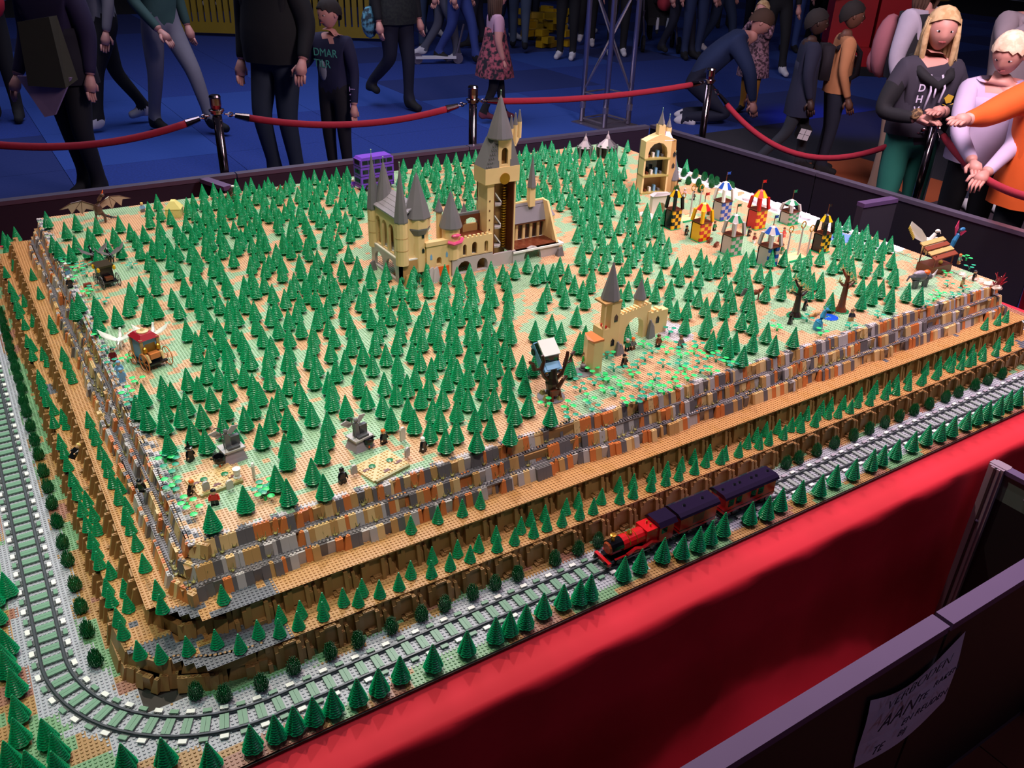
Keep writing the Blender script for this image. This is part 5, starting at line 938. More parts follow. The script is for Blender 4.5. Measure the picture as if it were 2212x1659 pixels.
for s_ in (-1, 1):
    pr = [(s_*1.2, 1, 8.2), (s_*6, 1.2, 10.8), (s_*10.4, 1.4, 10.4), (s_*15.6, 1.8, 8.2), (s_*11.8, 1.6, 8.4), (s_*10.8, 1.6, 5.4), (s_*8.6, 1.4, 7.8), (s_*6.6, 1.4, 4.8), (s_*4.6, 1.2, 7.0), (s_*1.6, 1.0, 5.8)]; n = len(pr); b = MB()
    for q0, q1, q2, q3 in ((0, 1, 8, 9), (1, 6, 7, 8), (1, 2, 5, 6), (2, 3, 4, 5)):
        f = [pr[q0], pr[q1], pr[q2], pr[q3]]; b.add(f+[(a, c+.25, d) for a, c, d in f], [(0, 1, 2, 3), (7, 6, 5, 4), (0, 4, 5, 1), (1, 5, 6, 2), (2, 6, 7, 3), (3, 7, 4, 0)])
    w2 = b.build('wing', wb, t); MB().tube([pr[0], pr[1], pr[2], pr[3]], [.35, .3, .25, .1], 5).tube([pr[1], pr[7]], .12, 4).tube([pr[1], pr[5]], .12, 4).build('wing_bones', hd_, w2)
x, y = G(378, 467, Z); t = thing('yellow_tent', 'pale yellow toy tent with a stepped roof near the back barrier', 'toy tent', W(x, y, Z), DEG(-25)); pyel = P('pale_yellow_plastic', 'ece08e')
MB().box(-3.4, 3.4, -3, 3, 0, 4.2).build('walls', pyel, t); MB().hexa([(-3.8, -3.4, 4.2), (3.8, -3.4, 4.2), (3.8, 3.4, 4.2), (-3.8, 3.4, 4.2)], [(-1, -1.6, 7.6), (1, -1.6, 7.6), (1, 1.6, 7.6), (-1, 1.6, 7.6)]).build('roof', pyel, t); b = MB(); [b.prism([(a+.4*math.cos(k*math.pi/4), z_+.4*math.sin(k*math.pi/4)) for k in range(8)], -3.2, -3) for a, z_ in ((0, 1.2), (0, 2.8), (1.4, 1.8))]; b.build('wall_studs', pyel, t)
x, y = G(492, 440, Z); t = thing('toy_spider', 'brown toy spider with a raised white tip at the back rim', 'toy spider', W(x, y, Z+.1)); MB().ball(-1, 0, 3.4, 1.9, 1.4, 1.1).build('body', brown, t); MB().tube([(1, 0, 3.6), (2.2, 0, 6), (3, 0, 7.4)], [.9, 1.1, .7], 7).build('raised_abdomen', P('bark_dark', '2c1c18'), t); MB().ball(3.4, 0, 8.2, .9, .7, .6, 7, 5).build('white_tip', white, t)
for s_ in (-1, 1):
    for i in range(4): MB().tube([(-1+.5*i, 0, 3.3), (-3+2.2*i, s_*1.5, 4.4), (-4+2.9*i, s_*2.6, .05)], [.3, .25, .12], 5).build('leg', brown, t)
x, y = G(612, 420, Z); t = thing('arched_bench', 'orange-brown double hoop on the back rim of the plateau', 'toy arch', W(x, y+1, Z), .3)
for a in (-1.6, 1.6): MB().tube([(a-1.4, 0, 0), (a-1.2, 0, 3.2), (a, 0, 4.4), (a+1.2, 0, 3.2), (a+1.4, 0, 0)], .55, 6).build('hoop', P('copper_brown', 'a8583c'), t)
for k_, (px, py, H_, lb, dk) in enumerate(((1717, 683, 14, 'dark toy tree with sparse olive leaves, left one near the blue stag', 0), (1815, 672, 17, 'brown toy tree with olive leaves, right one near the blue stag', 1))):
    x, y = G(px, py, Z); t = thing('spooky_tree', lb, 'tree', W(x, y, Z)); mm = brown if dk else P('bark_dark', '2c1c18')
    MB().lathe(0, 0, [(2.6, 0), (2.4, .4), (1.5, 2), (1.2, 5), (1.0, H_*.6), (.7, H_*.85)], 8).build('trunk', mm, t); MB().lathe(0, 0, [(3.4, 0), (3.3, .3)], 9).build('moss_base', gdeep, t)
    for a, h_ in ((-.2, .55), (2.9, .6), (1.5, .8), (4.4, .7)):
        c, s_ = math.cos(a), math.sin(a); e = (c*3.6, s_*3.2, H_*h_+2.4); br = MB().tube([(0, 0, H_*h_), (c*1.8, s_*1.6, H_*h_+.8), e], [.7, .55, .4], 6).build('branch', mm, t); b = MB()
        for i in range(7): q_ = i*.9; b.tube([e, (e[0]+1.6*math.cos(q_), e[1]+1.3*math.sin(q_), e[2]+1.1*math.sin(i*1.7)+.5)], [.3, .12], 4)
        b.build('leaves', olive, t)
    b = MB(); [b.tube([(0, 0, H_*.85), (1.5*math.cos(i), 1.5*math.sin(i), H_*.85+1.5)], [.3, .1], 4) for i in range(7)]; b.build('leaves', olive, t)
x, y = G(1765, 712, Z); t = thing('blue_stag', 'clear light blue toy stag rearing up beside the blue water', 'toy stag', W(x, y, Z), DEG(-20)); MB().lathe(0, 0, [(1.6, 0), (1.8, 1.2), (1.5, 3), (1.0, 4)], 9).build('rising_body', aqua, t); MB().tube([(0, 0, 3), (1.2, 0, 5.2), (1.6, 0, 7.6)], [1.6, 1.2, .6], 8).ball(2.2, -.4, 8.0, .9, .5, .5).build('neck_and_head', aqua, t); MB().tube([(2, 0, 8.3), (1.2, .4, 10)], [.2, .08], 4).tube([(2.2, 0, 8.3), (3.6, .4, 9.8)], [.2, .08], 4).tube([(1.4, 0, 4.6), (3, -.6, 5.6), (4, -.6, 5)], [.4, .3, .15], 5).build('antlers_and_foreleg', aqua, t)
x, y = G(1792, 686, Z); tag(MB().lathe(0, 0, [(3.2, 0), (3.2, .25), (2.6, .3)], 12).build('water_disc', P('royal_blue', '1e50c8', .15), None, W(x, y, Z)), 'round royal blue water disc behind the blue stag', 'water')
x, y = G(1772, 683, Z); tag(MB().tube([(-3.5, .3, .6), (0, 0, .9), (3, .4, .7)], [.5, .6, .3], 6).ball(-.6, -.6, 1.4, .9, .6, .7, 7, 5).build('fallen_branch', mtan, None, W(x-1.5, y+1, Z)), 'tan fallen branch with a figure slumped behind the blue stag', 'branch')
x, y = G(1998, 548, Z); t = thing('pale_griffin', 'white toy bird beast with yellow-tipped spread wings', 'toy bird', W(x, y, Z), DEG(-15)); wt = P('white_plastic', 'f2f2ee'); zz = ZAT(x, y, 515)-Z
MB().ball(0, 0, zz*.75, 1.6, 2.6, 2.2, 9, 6).build('body', wt, t); MB().tube([(.6, -.4, zz*.95), (2, -.8, zz*1.35)], [1.2, .8], 7).ball(2.6, -1, zz*1.5, 1.3, .7, .8).tube([(3.6, -1.1, zz*1.5), (4.6, -1.2, zz*1.3)], [.4, .1], 5).build('neck_and_head', wt, t)
for sx in (-.8, .8):
    for sy in (-1.4, 1.4): MB().tube([(sx, sy, zz*.55), (sx, sy, .05)], [.5, .35], 6).build('leg', tan, t)
for pr in ([(-1, 0, zz), (-5, .4, zz*1.6), (-11, 1, zz*2.15), (-11.6, 1, zz*1.8), (-8, .6, zz*1.1), (-2, .4, zz*.7)], [(1, .2, zz*.95), (5, .4, zz*1.0), (9.6, .8, zz*.75), (9.2, .8, zz*.35), (5, .6, zz*.3), (1.6, .4, zz*.5)]):
    n = 6; w2 = MB().add(pr+[(a, c+.35, d) for a, c, d in pr], [tuple(range(n)), tuple(range(2*n-1, n-1, -1))]+[(i, (i+1) % n, n+(i+1) % n, n+i) for i in range(n)]).build('wing', wt, t); b = MB()
    for f in np.linspace(0, 1, 8):
        p0 = np.array(pr[3])*(1-f)+np.array(pr[4])*f if pr[0][0] < 0 else np.array(pr[3])*(1-f)+np.array(pr[4])*f; b.tube([tuple(p0+np.array([0, -.1, .6])), tuple(p0+np.array([-.5 if pr[0][0] < 0 else .6, -.1, -.9]))], [.4, .2], 4)
    b.build('yellow_feathers', P('soft_yellow', 'e8cc58'), w2)
x, y = G(2052, 552, Z); t = thing('blue_serpent', 'blue winged toy serpent with magenta wings above the timber wagon', 'toy serpent', W(x, y, Z)); bl = P('teal_blue_plastic', '2a6c9c'); zz = ZAT(x, y, 500)-Z
MB().tube([(-3.4, 0, zz*.25), (-1, 0, zz*.38), (0, 0, zz*.62), (1.6, 0, zz*.85), (2.2, 0, zz)], [.5, 1.0, 1.1, .9, .8], 8).ball(3.2, -.4, zz*1.05, 1.9, .9, .9).build('body', bl, t); mg = P('magenta_plastic', 'd0406c'); MB().tube([(-3.4, 0, zz*.25), (-3.4, 0, .05)], .4, 5).build('tail_tip', bl, t)
for pr in ([(.4, .4, zz*.8), (-1.0, .6, zz*1.15), (.6, .7, zz*1.42), (1.6, .5, zz*1.1)], [(2, .4, zz*.82), (6, .6, zz*.98), (9.4, .8, zz*.86), (5.4, .5, zz*.74)]): MB().add(pr+[(a, c+.3, d) for a, c, d in pr], [(0, 1, 2, 3), (7, 6, 5, 4), (0, 4, 5, 1), (1, 5, 6, 2), (2, 6, 7, 3), (3, 7, 4, 0)]).build('wing', mg, t)
x, y = G(2018, 590, Z); t = thing('timber_wagon', 'reddish brown timber toy wagon with sloping plank roof at the right corner', 'toy wagon', W(x+1, y+2, Z), DEG(-4)); bn = P('wagon_brown', '7a3a28')
MB().box(-5.5, 7, -4, 4, .4, 3.8).build('box_body', brown, t)
for i in range(4): MB().hexa([(-7, -5+2.4*i, 7.4+1.3*i), (7.4, -5+2.4*i, 8.2+1.3*i), (7.4, -3+2.4*i, 9.0+1.3*i), (-7, -3+2.4*i, 8.2+1.3*i)], [(-7, -5+2.4*i, 7.9+1.3*i), (7.4, -5+2.4*i, 8.7+1.3*i), (7.4, -3+2.4*i, 9.5+1.3*i), (-7, -3+2.4*i, 8.7+1.3*i)]).build('roof_plank', (bn, mtan)[i % 2], t)
for sx in (-5, 6.4):
    for sy in (-3.6, 3.6): MB().tube([(sx, sy, 3.6), (sx, sy, 9)], .3, 5).build('post', bn, t)
MB().ball(1.5, -2, 4.6, 1.1, .8, .9).build('golden_heap', P('soft_yellow', 'e8cc58'), t)
x, y = G(1985, 622, Z); t = thing('grey_beast', 'dark grey toy rhinoceros-like beast with an orange patch and pale horn', 'toy beast', W(x, y+1, Z), DEG(-8)); gb = P('beast_grey', '55565c')
MB().ball(0, 0, 4.6, 4.6, 2.0, 2.4, 10, 7).ball(4.6, -.4, 4.2, 2.0, 1.4, 1.5).build('body', gb, t); MB().ball(3, -.4, 6.2, 1.8, 1.2, 1.2).build('orange_patch', flame, t); MB().tube([(6, -.5, 3.6), (7.6, -.6, 5), (8.6, -.7, 7)], [.8, .5, .1], 6).build('horn', lgray, t); MB().ball(-.6, 0, 6.2, 3.2, 1.3, 1.1).build('back_plates', P('mauve_grey', 'a096a4'), t)
for sx in (-3.2, -1.8, 2.2, 3.6): MB().tube([(sx, -.8, 3.6), (sx+.2, -.9, .05)], [1.0, .7], 6).build('leg', gb, t)
MB().tube([(-4.2, 0, 5), (-6, 0, 5.4), (-7, 0, 3.6)], [.8, .5, .3], 6).build('tail', gb, t)
x, y = G(1628, 648, Z); t = thing('brown_beast', 'dark brown winged toy beast among the pines behind the stone gate', 'toy beast', W(x, y, Z), DEG(-10)); MB().ball(0, 0, 3.2, 1.1, 2.4, 1.0).build('body', brown, t) if False else MB().ball(0, 0, 3.2, 2.6, 1.0, 1.1, 9, 6).tube([(2, 0, 3.6), (4, 0, 4.4)], [.8, .4], 6).build('body', brown, t)
for sx in (-1.6, 1.6): MB().tube([(sx, -.5, 2.8), (sx, -.5, .05)], .3, 5).build('leg', brown, t)
MB().add([(-1, 0, 4), (-5, .4, 5.2), (-6.4, .4, 2.4), (-3, .2, 2.8), (-1, .3, 4.2), (-5, .7, 5.4), (-6.4, .7, 2.6), (-3, .5, 3)], [(0, 1, 2, 3), (7, 6, 5, 4), (0, 4, 5, 1), (1, 5, 6, 2), (2, 6, 7, 3), (3, 7, 4, 0)]).build('wing', dgray, t)
x, y = 365.0, 27.0; b = MB()
for i in range(26): a = i*2.4; h_ = 1+(i % 7)*.7; b.tube([(0, 0, .2), (math.cos(a)*1.4, math.sin(a)*1.4, h_), (math.cos(a)*(1.2+i*.07), math.sin(a)*(1.2+i*.07), h_+1.3)], [.25, .2, .15], 4)
tag(b.build('coral_bush', P('coral_crimson', '9a1c30'), None, W(360.5, 31, Z)), 'crimson coral-like bush on the right front corner of the rock wall', 'bush')
# ---- the train
t = thing('steam_engine', 'red toy steam engine with black smokebox at the front of the train', 'toy train engine', W(132, 0, .95), 0); rdm = P('engine_red', 'd41a22', .18); bkm = P('gloss_black', '101014', .12)
MB().box(1, 26, -2.4, 2.4, .9, 2.2).build('chassis', bkm, t); MB().box(-.6, .4, -3.2, 3.2, 1.2, 2.2).build('buffer_beam', rdm, t)
for sy in (-2, 2): MB().tube([(-.6, sy, 1.7), (-1.5, sy, 1.7)], .55, 7).build('buffer', bkm, t)
b = MB(); b.tube([(1.4, 0, 4.9), (5.4, 0, 4.9)], 2.2, 14); b.build('smokebox', bkm, t); MB().tube([(.9, 0, 4.9), (1.4, 0, 4.9)], [1.5, 1.9], 12).build('smokebox_door', P('copper_face', 'b05030', .25), t)
MB().tube([(5.4, 0, 4.9), (13, 0, 5.0)], 2.25, 14).build('boiler', rdm, t); MB().box(13, 17.2, -2.5, 2.5, 2.2, 7.4).build('firebox', rdm, t)
b = MB(); [b.tube([(zx+math.cos(a)*2.31*0, math.cos(a)*2.3, 4.9+math.sin(a)*2.3) for a in np.linspace(0, math.pi, 9)], .12, 4) for zx in (7.5, 10)]; b.build('boiler_bands', gold, t)
MB().lathe(2.8, 0, [(.6, 6.8), (.6, 8.4), (.9, 8.9), (.5, 9)], 9).build('chimney', gold, t); MB().lathe(8.6, 0, [(.9, 6.9), (.8, 7.6), (.2, 8.3)], 9).build('steam_dome', gold, t); MB().lathe(15.4, .8, [(.3, 7.4), (.3, 8.2)], 6).lathe(15.4, -.8, [(.3, 7.4), (.3, 8.2)], 6).build('whistles', gold, t)
MB().box(17.2, 22.4, -3, 3, 2.2, 7.6).build('cab', rdm, t); MB().box(18, 20, -3.06, 3.06, 5.0, 6.8).build('cab_window', smoke, t)
MB().prism([(-3.5, 7.6), (3.5, 7.6), (2.4, 8.8), (-2.4, 8.8)], 16.8, 23.4, 'x').build('cab_roof', P('roof_purple_black', '241a34', .12), t)
for sy in (-1, 1):
    MB().tube([(6, sy*2.9, 2.6), (9, sy*2.9, 3.7), (11.6, sy*2.9, 2.8), (14.6, sy*2.9, 3.7), (17, sy*2.9, 2.8)], .5, 5).build('splasher', rdm, t); MB().box(2, 22, sy*2.6-.3, sy*2.6+.3, 2.2, 2.5).build('running_board', rdm, t)
    for zx, r in ((3.4, 1.0), (6.2, 1.0), (10.2, 1.6), (14.6, 1.6), (19.6, 1.2)): MB().prism([(zx+r*math.cos(a*math.pi/8), r+r*math.sin(a*math.pi/8)) for a in range(16)], sy*2.5-.35, sy*2.5+.35).build('wheel', bkm, t)
    MB().tube([(6, sy*2.95, 1.3), (14.6, sy*2.95, 1.5)], .18, 4).build('coupling_rod', lgray, t)
def carriage(x, L, label, name, roofh=8.9, wins=True):
    t = thing(name, label, 'toy train car', W(x, 0, .95), 0); MB().box(.6, L-.6, -2.4, 2.4, 1.0, 2.0).build('underframe', bkm, t); MB().box(0, L, -3, 3, 2.0, 7.6).build('body', rdm, t)
    MB().box(-.02, L+.02, -3.05, 3.05, 2.9, 3.15).build('waist_line', bkm, t); rm = P('roof_purple_black', '241a34', .12)
    MB().prism([(-3.6, 7.6), (3.6, 7.6), (3.3, 8.3), (2.2, roofh), (-2.2, roofh), (-3.3, 8.3)], -.7, L+.7, 'x').build('roof', rm, t); n = 6 if L > 14 else 2
    for i in range(n): MB().cyl((i+.5+(.2 if i % 2 else -.2)*(n > 2))*L/n, 0, roofh, roofh+.35, .45, n=8).build('roof_vent', bkm, t)
    if wins:
        for s_ in (-1, 1):
            for xx in (1.2, 4.4, 10.4, 13.6): MB().box(xx, xx+2.2, min(s_*3.0, s_*3.1), max(s_*3.0, s_*3.1), 4.4, 6.8).build('window', smoke, t)
    else: MB().box(L*.35, L*.65, -3.06, 3.06, 4, 6.8).build('crest_panel', P('dark_crest', '7a1418'), t)
    for s_ in (-1, 1):
        for zx in (2.2, 4.6, L-4.6, L-2.2): MB().prism([(zx+1.0*math.cos(a*math.pi/7), 1+1.0*math.sin(a*math.pi/7)) for a in range(14)], s_*2.5-.35, s_*2.5+.35).build('wheel', bkm, t)
    MB().box(-1.6, .6, -.5, .5, 1.1, 1.7).build('coupling', bkm, t)
carriage(157, 14, 'red toy tender with a purple-black roof, middle vehicle of the train', 'train_tender', wins=False); carriage(174.6, 21, 'red toy passenger coach with windows at the rear of the train', 'passenger_coach')
# ---------------------------------------------------------------- the hall: floor, barriers, cloth, stanchions, truss
def GF(px, py, z=-82): x, y = G(px, py, z); return Vector((x*S, y*S, (z+DECK)*S))
floor = tag(MB(1).box(-4, 26, -3.5, 30, -0.06, -0.012).build('floor', mat('under_floor', '0a0c14', .9)), kind='structure')
cb1 = mat('carpet_blue', '16368a', .95, c2='12307c', scale=60, bump=.3); cb2 = mat('carpet_dark_blue', '10286a', .95, scale=60, bump=.3); cb3 = mat('carpet_mid_blue', '1e4498', .95, scale=60, bump=.3)
cbr = mat('carpet_dark_brown', '3a2c38', .95, scale=60, bump=.3); cor = mat('carpet_orange', 'a04a22', .95, scale=60, bump=.3); cbk = mat('carpet_charcoal', '22202a', .95, scale=60, bump=.3); crb = mat('carpet_rust', '5a2414', .95, scale=60, bump=.3)
TM = {}
def tile_me(m, w_, d_):
    k = (m.name, w_, d_)
    if k not in TM: o = MB(1).box(0, w_-.004, 0, d_-.004, -.012, 0).build('carpet_tile', m); TM[k] = o.data; bpy.data.objects.remove(o)
    return TM[k]
A1, B1 = GF(1490, 314), GF(1850, 266)
r_ = random.Random(5)
hwm = mat('hall_wall_dark', '0a0a12', .9)
for nm_, bx_ in (('wall_left', (-4.1, -4, -3.6, 30)), ('wall_right', (26, 26.1, -3.6, 30)), ('wall_back', (-4.1, 26.1, 30, 30.1)), ('wall_front', (-4.1, 26.1, -3.6, -3.5))): tag(MB(1).box(*bx_, 0, 5).build(nm_, hwm), kind='structure')
for i in range(19):
    for j in range(15):
        x, y = -3+i*1.25, -2.4+j*1.25; c = Vector((x+.6, y+.6, 0)); side = (B1.x-A1.x)*(c.y-A1.y)-(B1.y-A1.y)*(c.x-A1.x)
        if side > 0 or c.x < 4: m = r_.choice([cb1, cb2, cb3, cb1])
        else: m = r_.choice([cbr, cbk])
        if side <= 0 and c.x > 4 and (c-GF(1790, 385)).length < .95: m = cor
        if c.y < 0 and side <= 0 or (c.x > 0 and c.y < -.2): m = crb
        o = bpy.data.objects.new('carpet_tile', tile_me(m, 1.25, 1.25)); COL.objects.link(o); o.location = (x, y, 0); o.parent = floor
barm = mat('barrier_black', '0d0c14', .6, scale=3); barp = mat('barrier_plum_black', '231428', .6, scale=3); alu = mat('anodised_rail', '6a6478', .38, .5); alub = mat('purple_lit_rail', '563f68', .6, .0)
def barrier(a, b_, label, seg, face=barm, rail_m=alu, cat='barrier', group=None, th=.04, zt=.672, names=None):
    a, b_ = Vector(a), Vector(b_); d = b_-a; L = d.length; n = max(1, round(L/seg)); rot = math.atan2(d.y, d.x)
    for i in range(n):
        p = a+d*(i/n); l = L/n-.006; t = thing('barrier', label if not names else names[i % len(names)], cat, (p.x, p.y, 0), rot, group)
        MB(1).box(.0, l, -th/2, th/2, .02, zt-.02).build('board', face, t); MB(1).box(0, l, -th/2-.004, th/2+.004, zt-.02, zt).build('top_rail', rail_m, t); MB(1).box(0, l, -th/2, th/2, 0, .02).build('foot_rail', alu, t)
g2 = lambda px, py: Vector((G(px, py, 2)[0]*S, G(px, py, 2)[1]*S, 0))
BL, BC, BR = g2(-160, 451), g2(1400, 270), g2(2300, 524)
barrier(BL, BC, '', 1.3, barp, names=['black barrier board at the left end of the back barrier', 'dark plum barrier board behind the forest, left of the purple bus', 'dark plum barrier board behind the clock tower', 'dark plum barrier board behind the pointed huts at the far corner'])
barrier(BC+Vector((.04, 0, 0)), BR, '', 1.25, names=['black barrier board right of the far corner behind the small castle', 'black barrier board behind the chequered towers', 'black barrier board below the girl in green trousers', 'black barrier board at the right edge of the photo'])
p0 = g2(1928, 412); barrier(g2(1933, 428), g2(1858, 440), 'short grey-edged barrier wing jutting from the right barrier', 2, mat('barrier_slate', '2e2a34', .6), alub, zt=.676)
barrier(g2(441, 386), g2(494, 404), 'short barrier wing jutting from the back barrier left of the spider', 2, barm, alub, zt=.676)
fy = -62.2*S; xa_, xb_ = G(1300, 1790, 2)[0]*S-.6, 330*S
barrier((xa_, fy, 0), (1.55, fy, 0), 'foreground black barrier board with purple-lit top, lower left of the paper notice', 4, barm, alub, th=.032, zt=.672); barrier((1.556, fy, 0), (xb_, fy, 0), 'foreground black barrier board that carries the handwritten paper notice', 4, barm, alub, th=.032, zt=.672)
wx, wy = 274.5*S, -29.5*S; t = thing('barrier_wing', 'grey barrier wing with an aluminium end post beside the red cloth', 'barrier', (wx, wy, 0), 0)
pm = mat('aluminium_profile', 'a590a2', .35, .3)
b = MB(1); b.box(-.02, .02, -.02, .02, 0, .672); [b.box(sx*.022-.002, sx*.022+.002, -.012, .012, .01, .67) for sx in (-1, 1)]; b.box(-.012, .012, -.024, .024, .66, .674); b.build('end_post', pm, t); MB(1).box(-.026, -.02, -.003, .003, .0, .67).build('post_groove', mat('groove_dark', '38242c', .6), t)
MB(1).box(-.008, .008, -.30, -.02, .58, .66).build('upper_board', mat('grey_board', '5c6a66', .5), t); MB(1).box(-.008, .008, -.30, -.02, .02, .58).build('lower_board', barm, t); MB(1).box(-.014, .014, -.30, -.02, .66, .673).build('top_rail', alub, t)
MB(1).ball(-.012, -.09, .62, .005, n=8, m=5).build('bolt', alu, t); MB(1).ball(-.024, -.002, .50, .005, n=6, m=4).build('hinge_pin', alub, t)
# paper notice
pz = fy-.0185; P4 = [AY(1877, 1510, pz/S), AY(2084, 1362, pz/S), AY(2038, 1512, pz/S), AY(1841, 1657, pz/S)]
W3 = [Vector((a*S, 0, (c+DECK)*S)) for a, c in P4]; N_ = 12; vs = []; fs = []
for i in range(N_+1):
    f = i/N_; top = W3[0].lerp(W3[1], f)-Vector((0, 0, .045*math.sin(math.pi*f))); bot = W3[3].lerp(W3[2], f)
    for j in range(7): p = top.lerp(bot, j/6); vs.append((p.x, pz-.004-.010*math.sin(math.pi*f)*(j/6)-.002*math.sin(5*f+j), p.z))
for i in range(N_):
    for j in range(6): fs.append((i*7+j, i*7+j+1, (i+1)*7+j+1, (i+1)*7+j))
nb = MB(1).add(vs, fs); notice = nb.build('paper_notice', mat('notice_paper', 'c8bede', .8)); tag(notice, 'handwritten pale paper notice taped to the foreground barrier', 'notice')
ink = mat('notice_ink', '2c2440', .8)
def text(body, loc, size, m, parent, rot=(math.pi/2, 0, 0), shear=0.0, name='lettering', ext=.0006, space=1.0, bold=0):
    c = bpy.data.curves.new(name, 'FONT'); c.body = body; c.size = size; c.shear = shear; c.extrude = ext; c.space_character = space; c.offset = bold; c.materials.append(m); c.resolution_u = 3
    o = bpy.data.objects.new(name, c); COL.objects.link(o); dg = bpy.context.evaluated_depsgraph_get(); me = bpy.data.meshes.new_from_object(o.evaluated_get(dg)); bpy.data.objects.remove(o)
    o = bpy.data.objects.new(name, me); COL.objects.link(o); o.location = loc; o.rotation_euler = rot; o.parent = parent; return o
for body, a_, b_ in (('VERBODEN', (1905, 1533), (2048, 1424)), ('AAN', (1888, 1577), (1962, 1528)), ('TE', (1972, 1516), (1998, 1498)), ('RAKEN', (2008, 1482), (2062, 1440)), ('EN REUDEN', (1938, 1565), (2044, 1488)), ('BIJ', (1930, 1588), (1962, 1566)), ('TE', (1872, 1630), (1902, 1610))):
    (ax_, az_), (bx_, bz_) = AY(*a_, (pz-.014)/S), AY(*b_, (pz-.014)/S); ln = math.hypot(bx_-ax_, bz_-az_)*S
    text(body, (ax_*S, pz-.021, (az_+DECK)*S), ln/(len(body)*.66), ink, notice, (math.pi/2, -math.atan2(bz_-az_, bx_-ax_), 0), .3, space=1.02, bold=-.0008)
# red cloth over the table
cl = mat('red_cloth', 'd2102c', .75, c2='c80c26', scale=5); prof = [(-1.0, -.42), (.5, -1.9), (5, -2.1), (9.2, -2.6), (10.3, -3.3), (10.9, -4.6), (11.1, -7), (11.3, -16), (12.2, -30), (15, -42), (20, -53), (28, -64), (37, -74), (47, -81.6)]
def cloth_ring():
    path = []; x0, x1, y0, y1 = -27.4, 409.4, -11.5, 343.4
    for k in range(71): path.append((x0+(x1-x0)*k/70, y0, 0, -1))
    for k in range(1, 60): path.append((x1, y0+(y1-y0)*k/59, 1, 0))
    for k in range(1, 71): path.append((x1-(x1-x0)*k/70, y1, 0, 1))
    for k in range(1, 59): path.append((x0, y1-(y1-y0)*k/59, -1, 0))
    n = len(path); vs = []; fs = []
    for k, (x, y, nx, ny) in enumerate(path):
        xx = x-x0; fl = .10+.90*math.exp(-((x-178)/62)**2)*(1+.10*math.sin(x*.12))+.05*math.sin(x*.05); fl = .3 if ny != -1 else max(.05, fl)
        for j, (d, z) in enumerate(prof):
            dd = d if j < 8 else 11.3+(d-11.3)*fl
            wv = (.35*math.sin(k*1.3)+.2*math.sin(k*2.9)) if 5 <= j < 10 else 0
            vs.append((x+nx*(dd+wv), y+ny*(dd+wv), z))
    m = len(prof)
    for k in range(n):
        for j in range(m-1): a, b_ = k*m+j, ((k+1) % n)*m+j; fs.append((a, a+1, b_+1, b_))
    return MB().add(vs, fs)
cloth = cloth_ring(); cloth.v = [(a, b_, c+DECK) for a, b_, c in cloth.v]; tag(cloth.build('table_cloth', cl, smooth=True), 'bright red cloth draped over the table edge down to the floor', 'cloth')
tb_ = MB().box(-26, 408, -10, 342, -4, -2).build('table_top', mat('table_wood', '3a2a20', .6), None, (0, 0, DECK*S)); tag(tb_, 'hidden wooden table top under the model landscape', 'table')
for x in (0, 200, 396):
    for y in (0, 330): MB().box(x-3, x+3, y-3, y+3, -82, -4).build('leg', mat('table_wood', '3a2a20', .6), tb_)
# stanchions and ropes
chrome = mat('chrome_tube', '9a8a90', .14, 1.0); velvet = mat('red_velvet_rope', '9a1830', .9, scale=40, bump=.2)
ST = [Vector((G(px, py, 43)[0]*S, G(px, py, 43)[1]*S, 0)) for px, py in ((463, 205), (1022, 185), (1537, 147), (2030, 232))]
ST = [ST[0]+Vector((-1.35, .12, 0))]+ST+[ST[3]+Vector((-.90, -1.18, 0))]
nm = ['chrome rope post beyond the left edge', 'chrome rope post left of the man and boy holding hands', 'chrome rope post behind the castle clock tower', 'chrome rope post in front of the kneeling man', 'chrome rope post the girl in green trousers leans on', 'chrome rope post beyond the right edge']
for k, p in enumerate(ST):
    t = thing('rope_stanchion', nm[k], 'rope post', (p.x, p.y, 0)); MB(1).lathe(0, 0, [(.16, 0), (.16, .012), (.12, .03), (.03, .045)], 20).build('foot', chrome, t, smooth=False)
    MB(1).cyl(0, 0, .04, .95, .024, n=16).build('pole', chrome, t, smooth=True); MB(1).lathe(0, 0, [(.026, .90), (.032, .905), (.032, .915), (.026, .92), (.029, .95), (.029, .985), (.031, .99), (.026, 1.0)], 16).build('crown', chrome, t)
    MB(1).lathe(0, 0, [(.03, .915), (.04, .918), (.04, .926), (.03, .93)], 16).build('hook_ring', chrome, t)
def rope(a, b_, sag, label):
    a = a+Vector((0, 0, .915)); b_ = b_+Vector((0, 0, .915)); d = (b_-a); L = d.length; u = d/L; t = thing('velvet_rope', label, 'rope', tuple(a)); b_ -= a; n = 24
    f = lambda s: u*s+Vector((0, 0, -4*sag*(s/L)*(1-s/L))); e = .16
    MB(1).tube([f(e+(L-2*e)*i/n) for i in range(n+1)], .0185, 10).build('rope_body', velvet, t, smooth=True)
    for s0_, s1_ in ((e, e-.07), (L-e, L-e+.07)):
        MB(1).tube([f(s0_), f(s1_)], [.022, .014], 10).build('end_cap', chrome, t)
        q0, q1 = (f(s1_), f(.045)) if s0_ == e else (f(s1_), f(L-.045)); b2 = MB(1)
        for i in range(3): c = q0.lerp(q1, (i+.5)/3); b2.tube([c+Vector((0, 0, 0))+(u*.014*math.cos(k2*math.pi/4)+(Vector((0, 0, 1)) if i % 2 else u.cross(Vector((0, 0, 1))))*.011*math.sin(k2*math.pi/4)) for k2 in range(9)], .0035, 5)
        b2.build('chain', chrome, t)
rope(ST[0], ST[1], .12, 'dark red velvet rope running off the left edge'); rope(ST[1], ST[2], .10, 'dark red velvet rope in front of the man and boy holding hands'); rope(ST[2], ST[3], .04, 'dark red velvet rope passing in front of the metal truss')
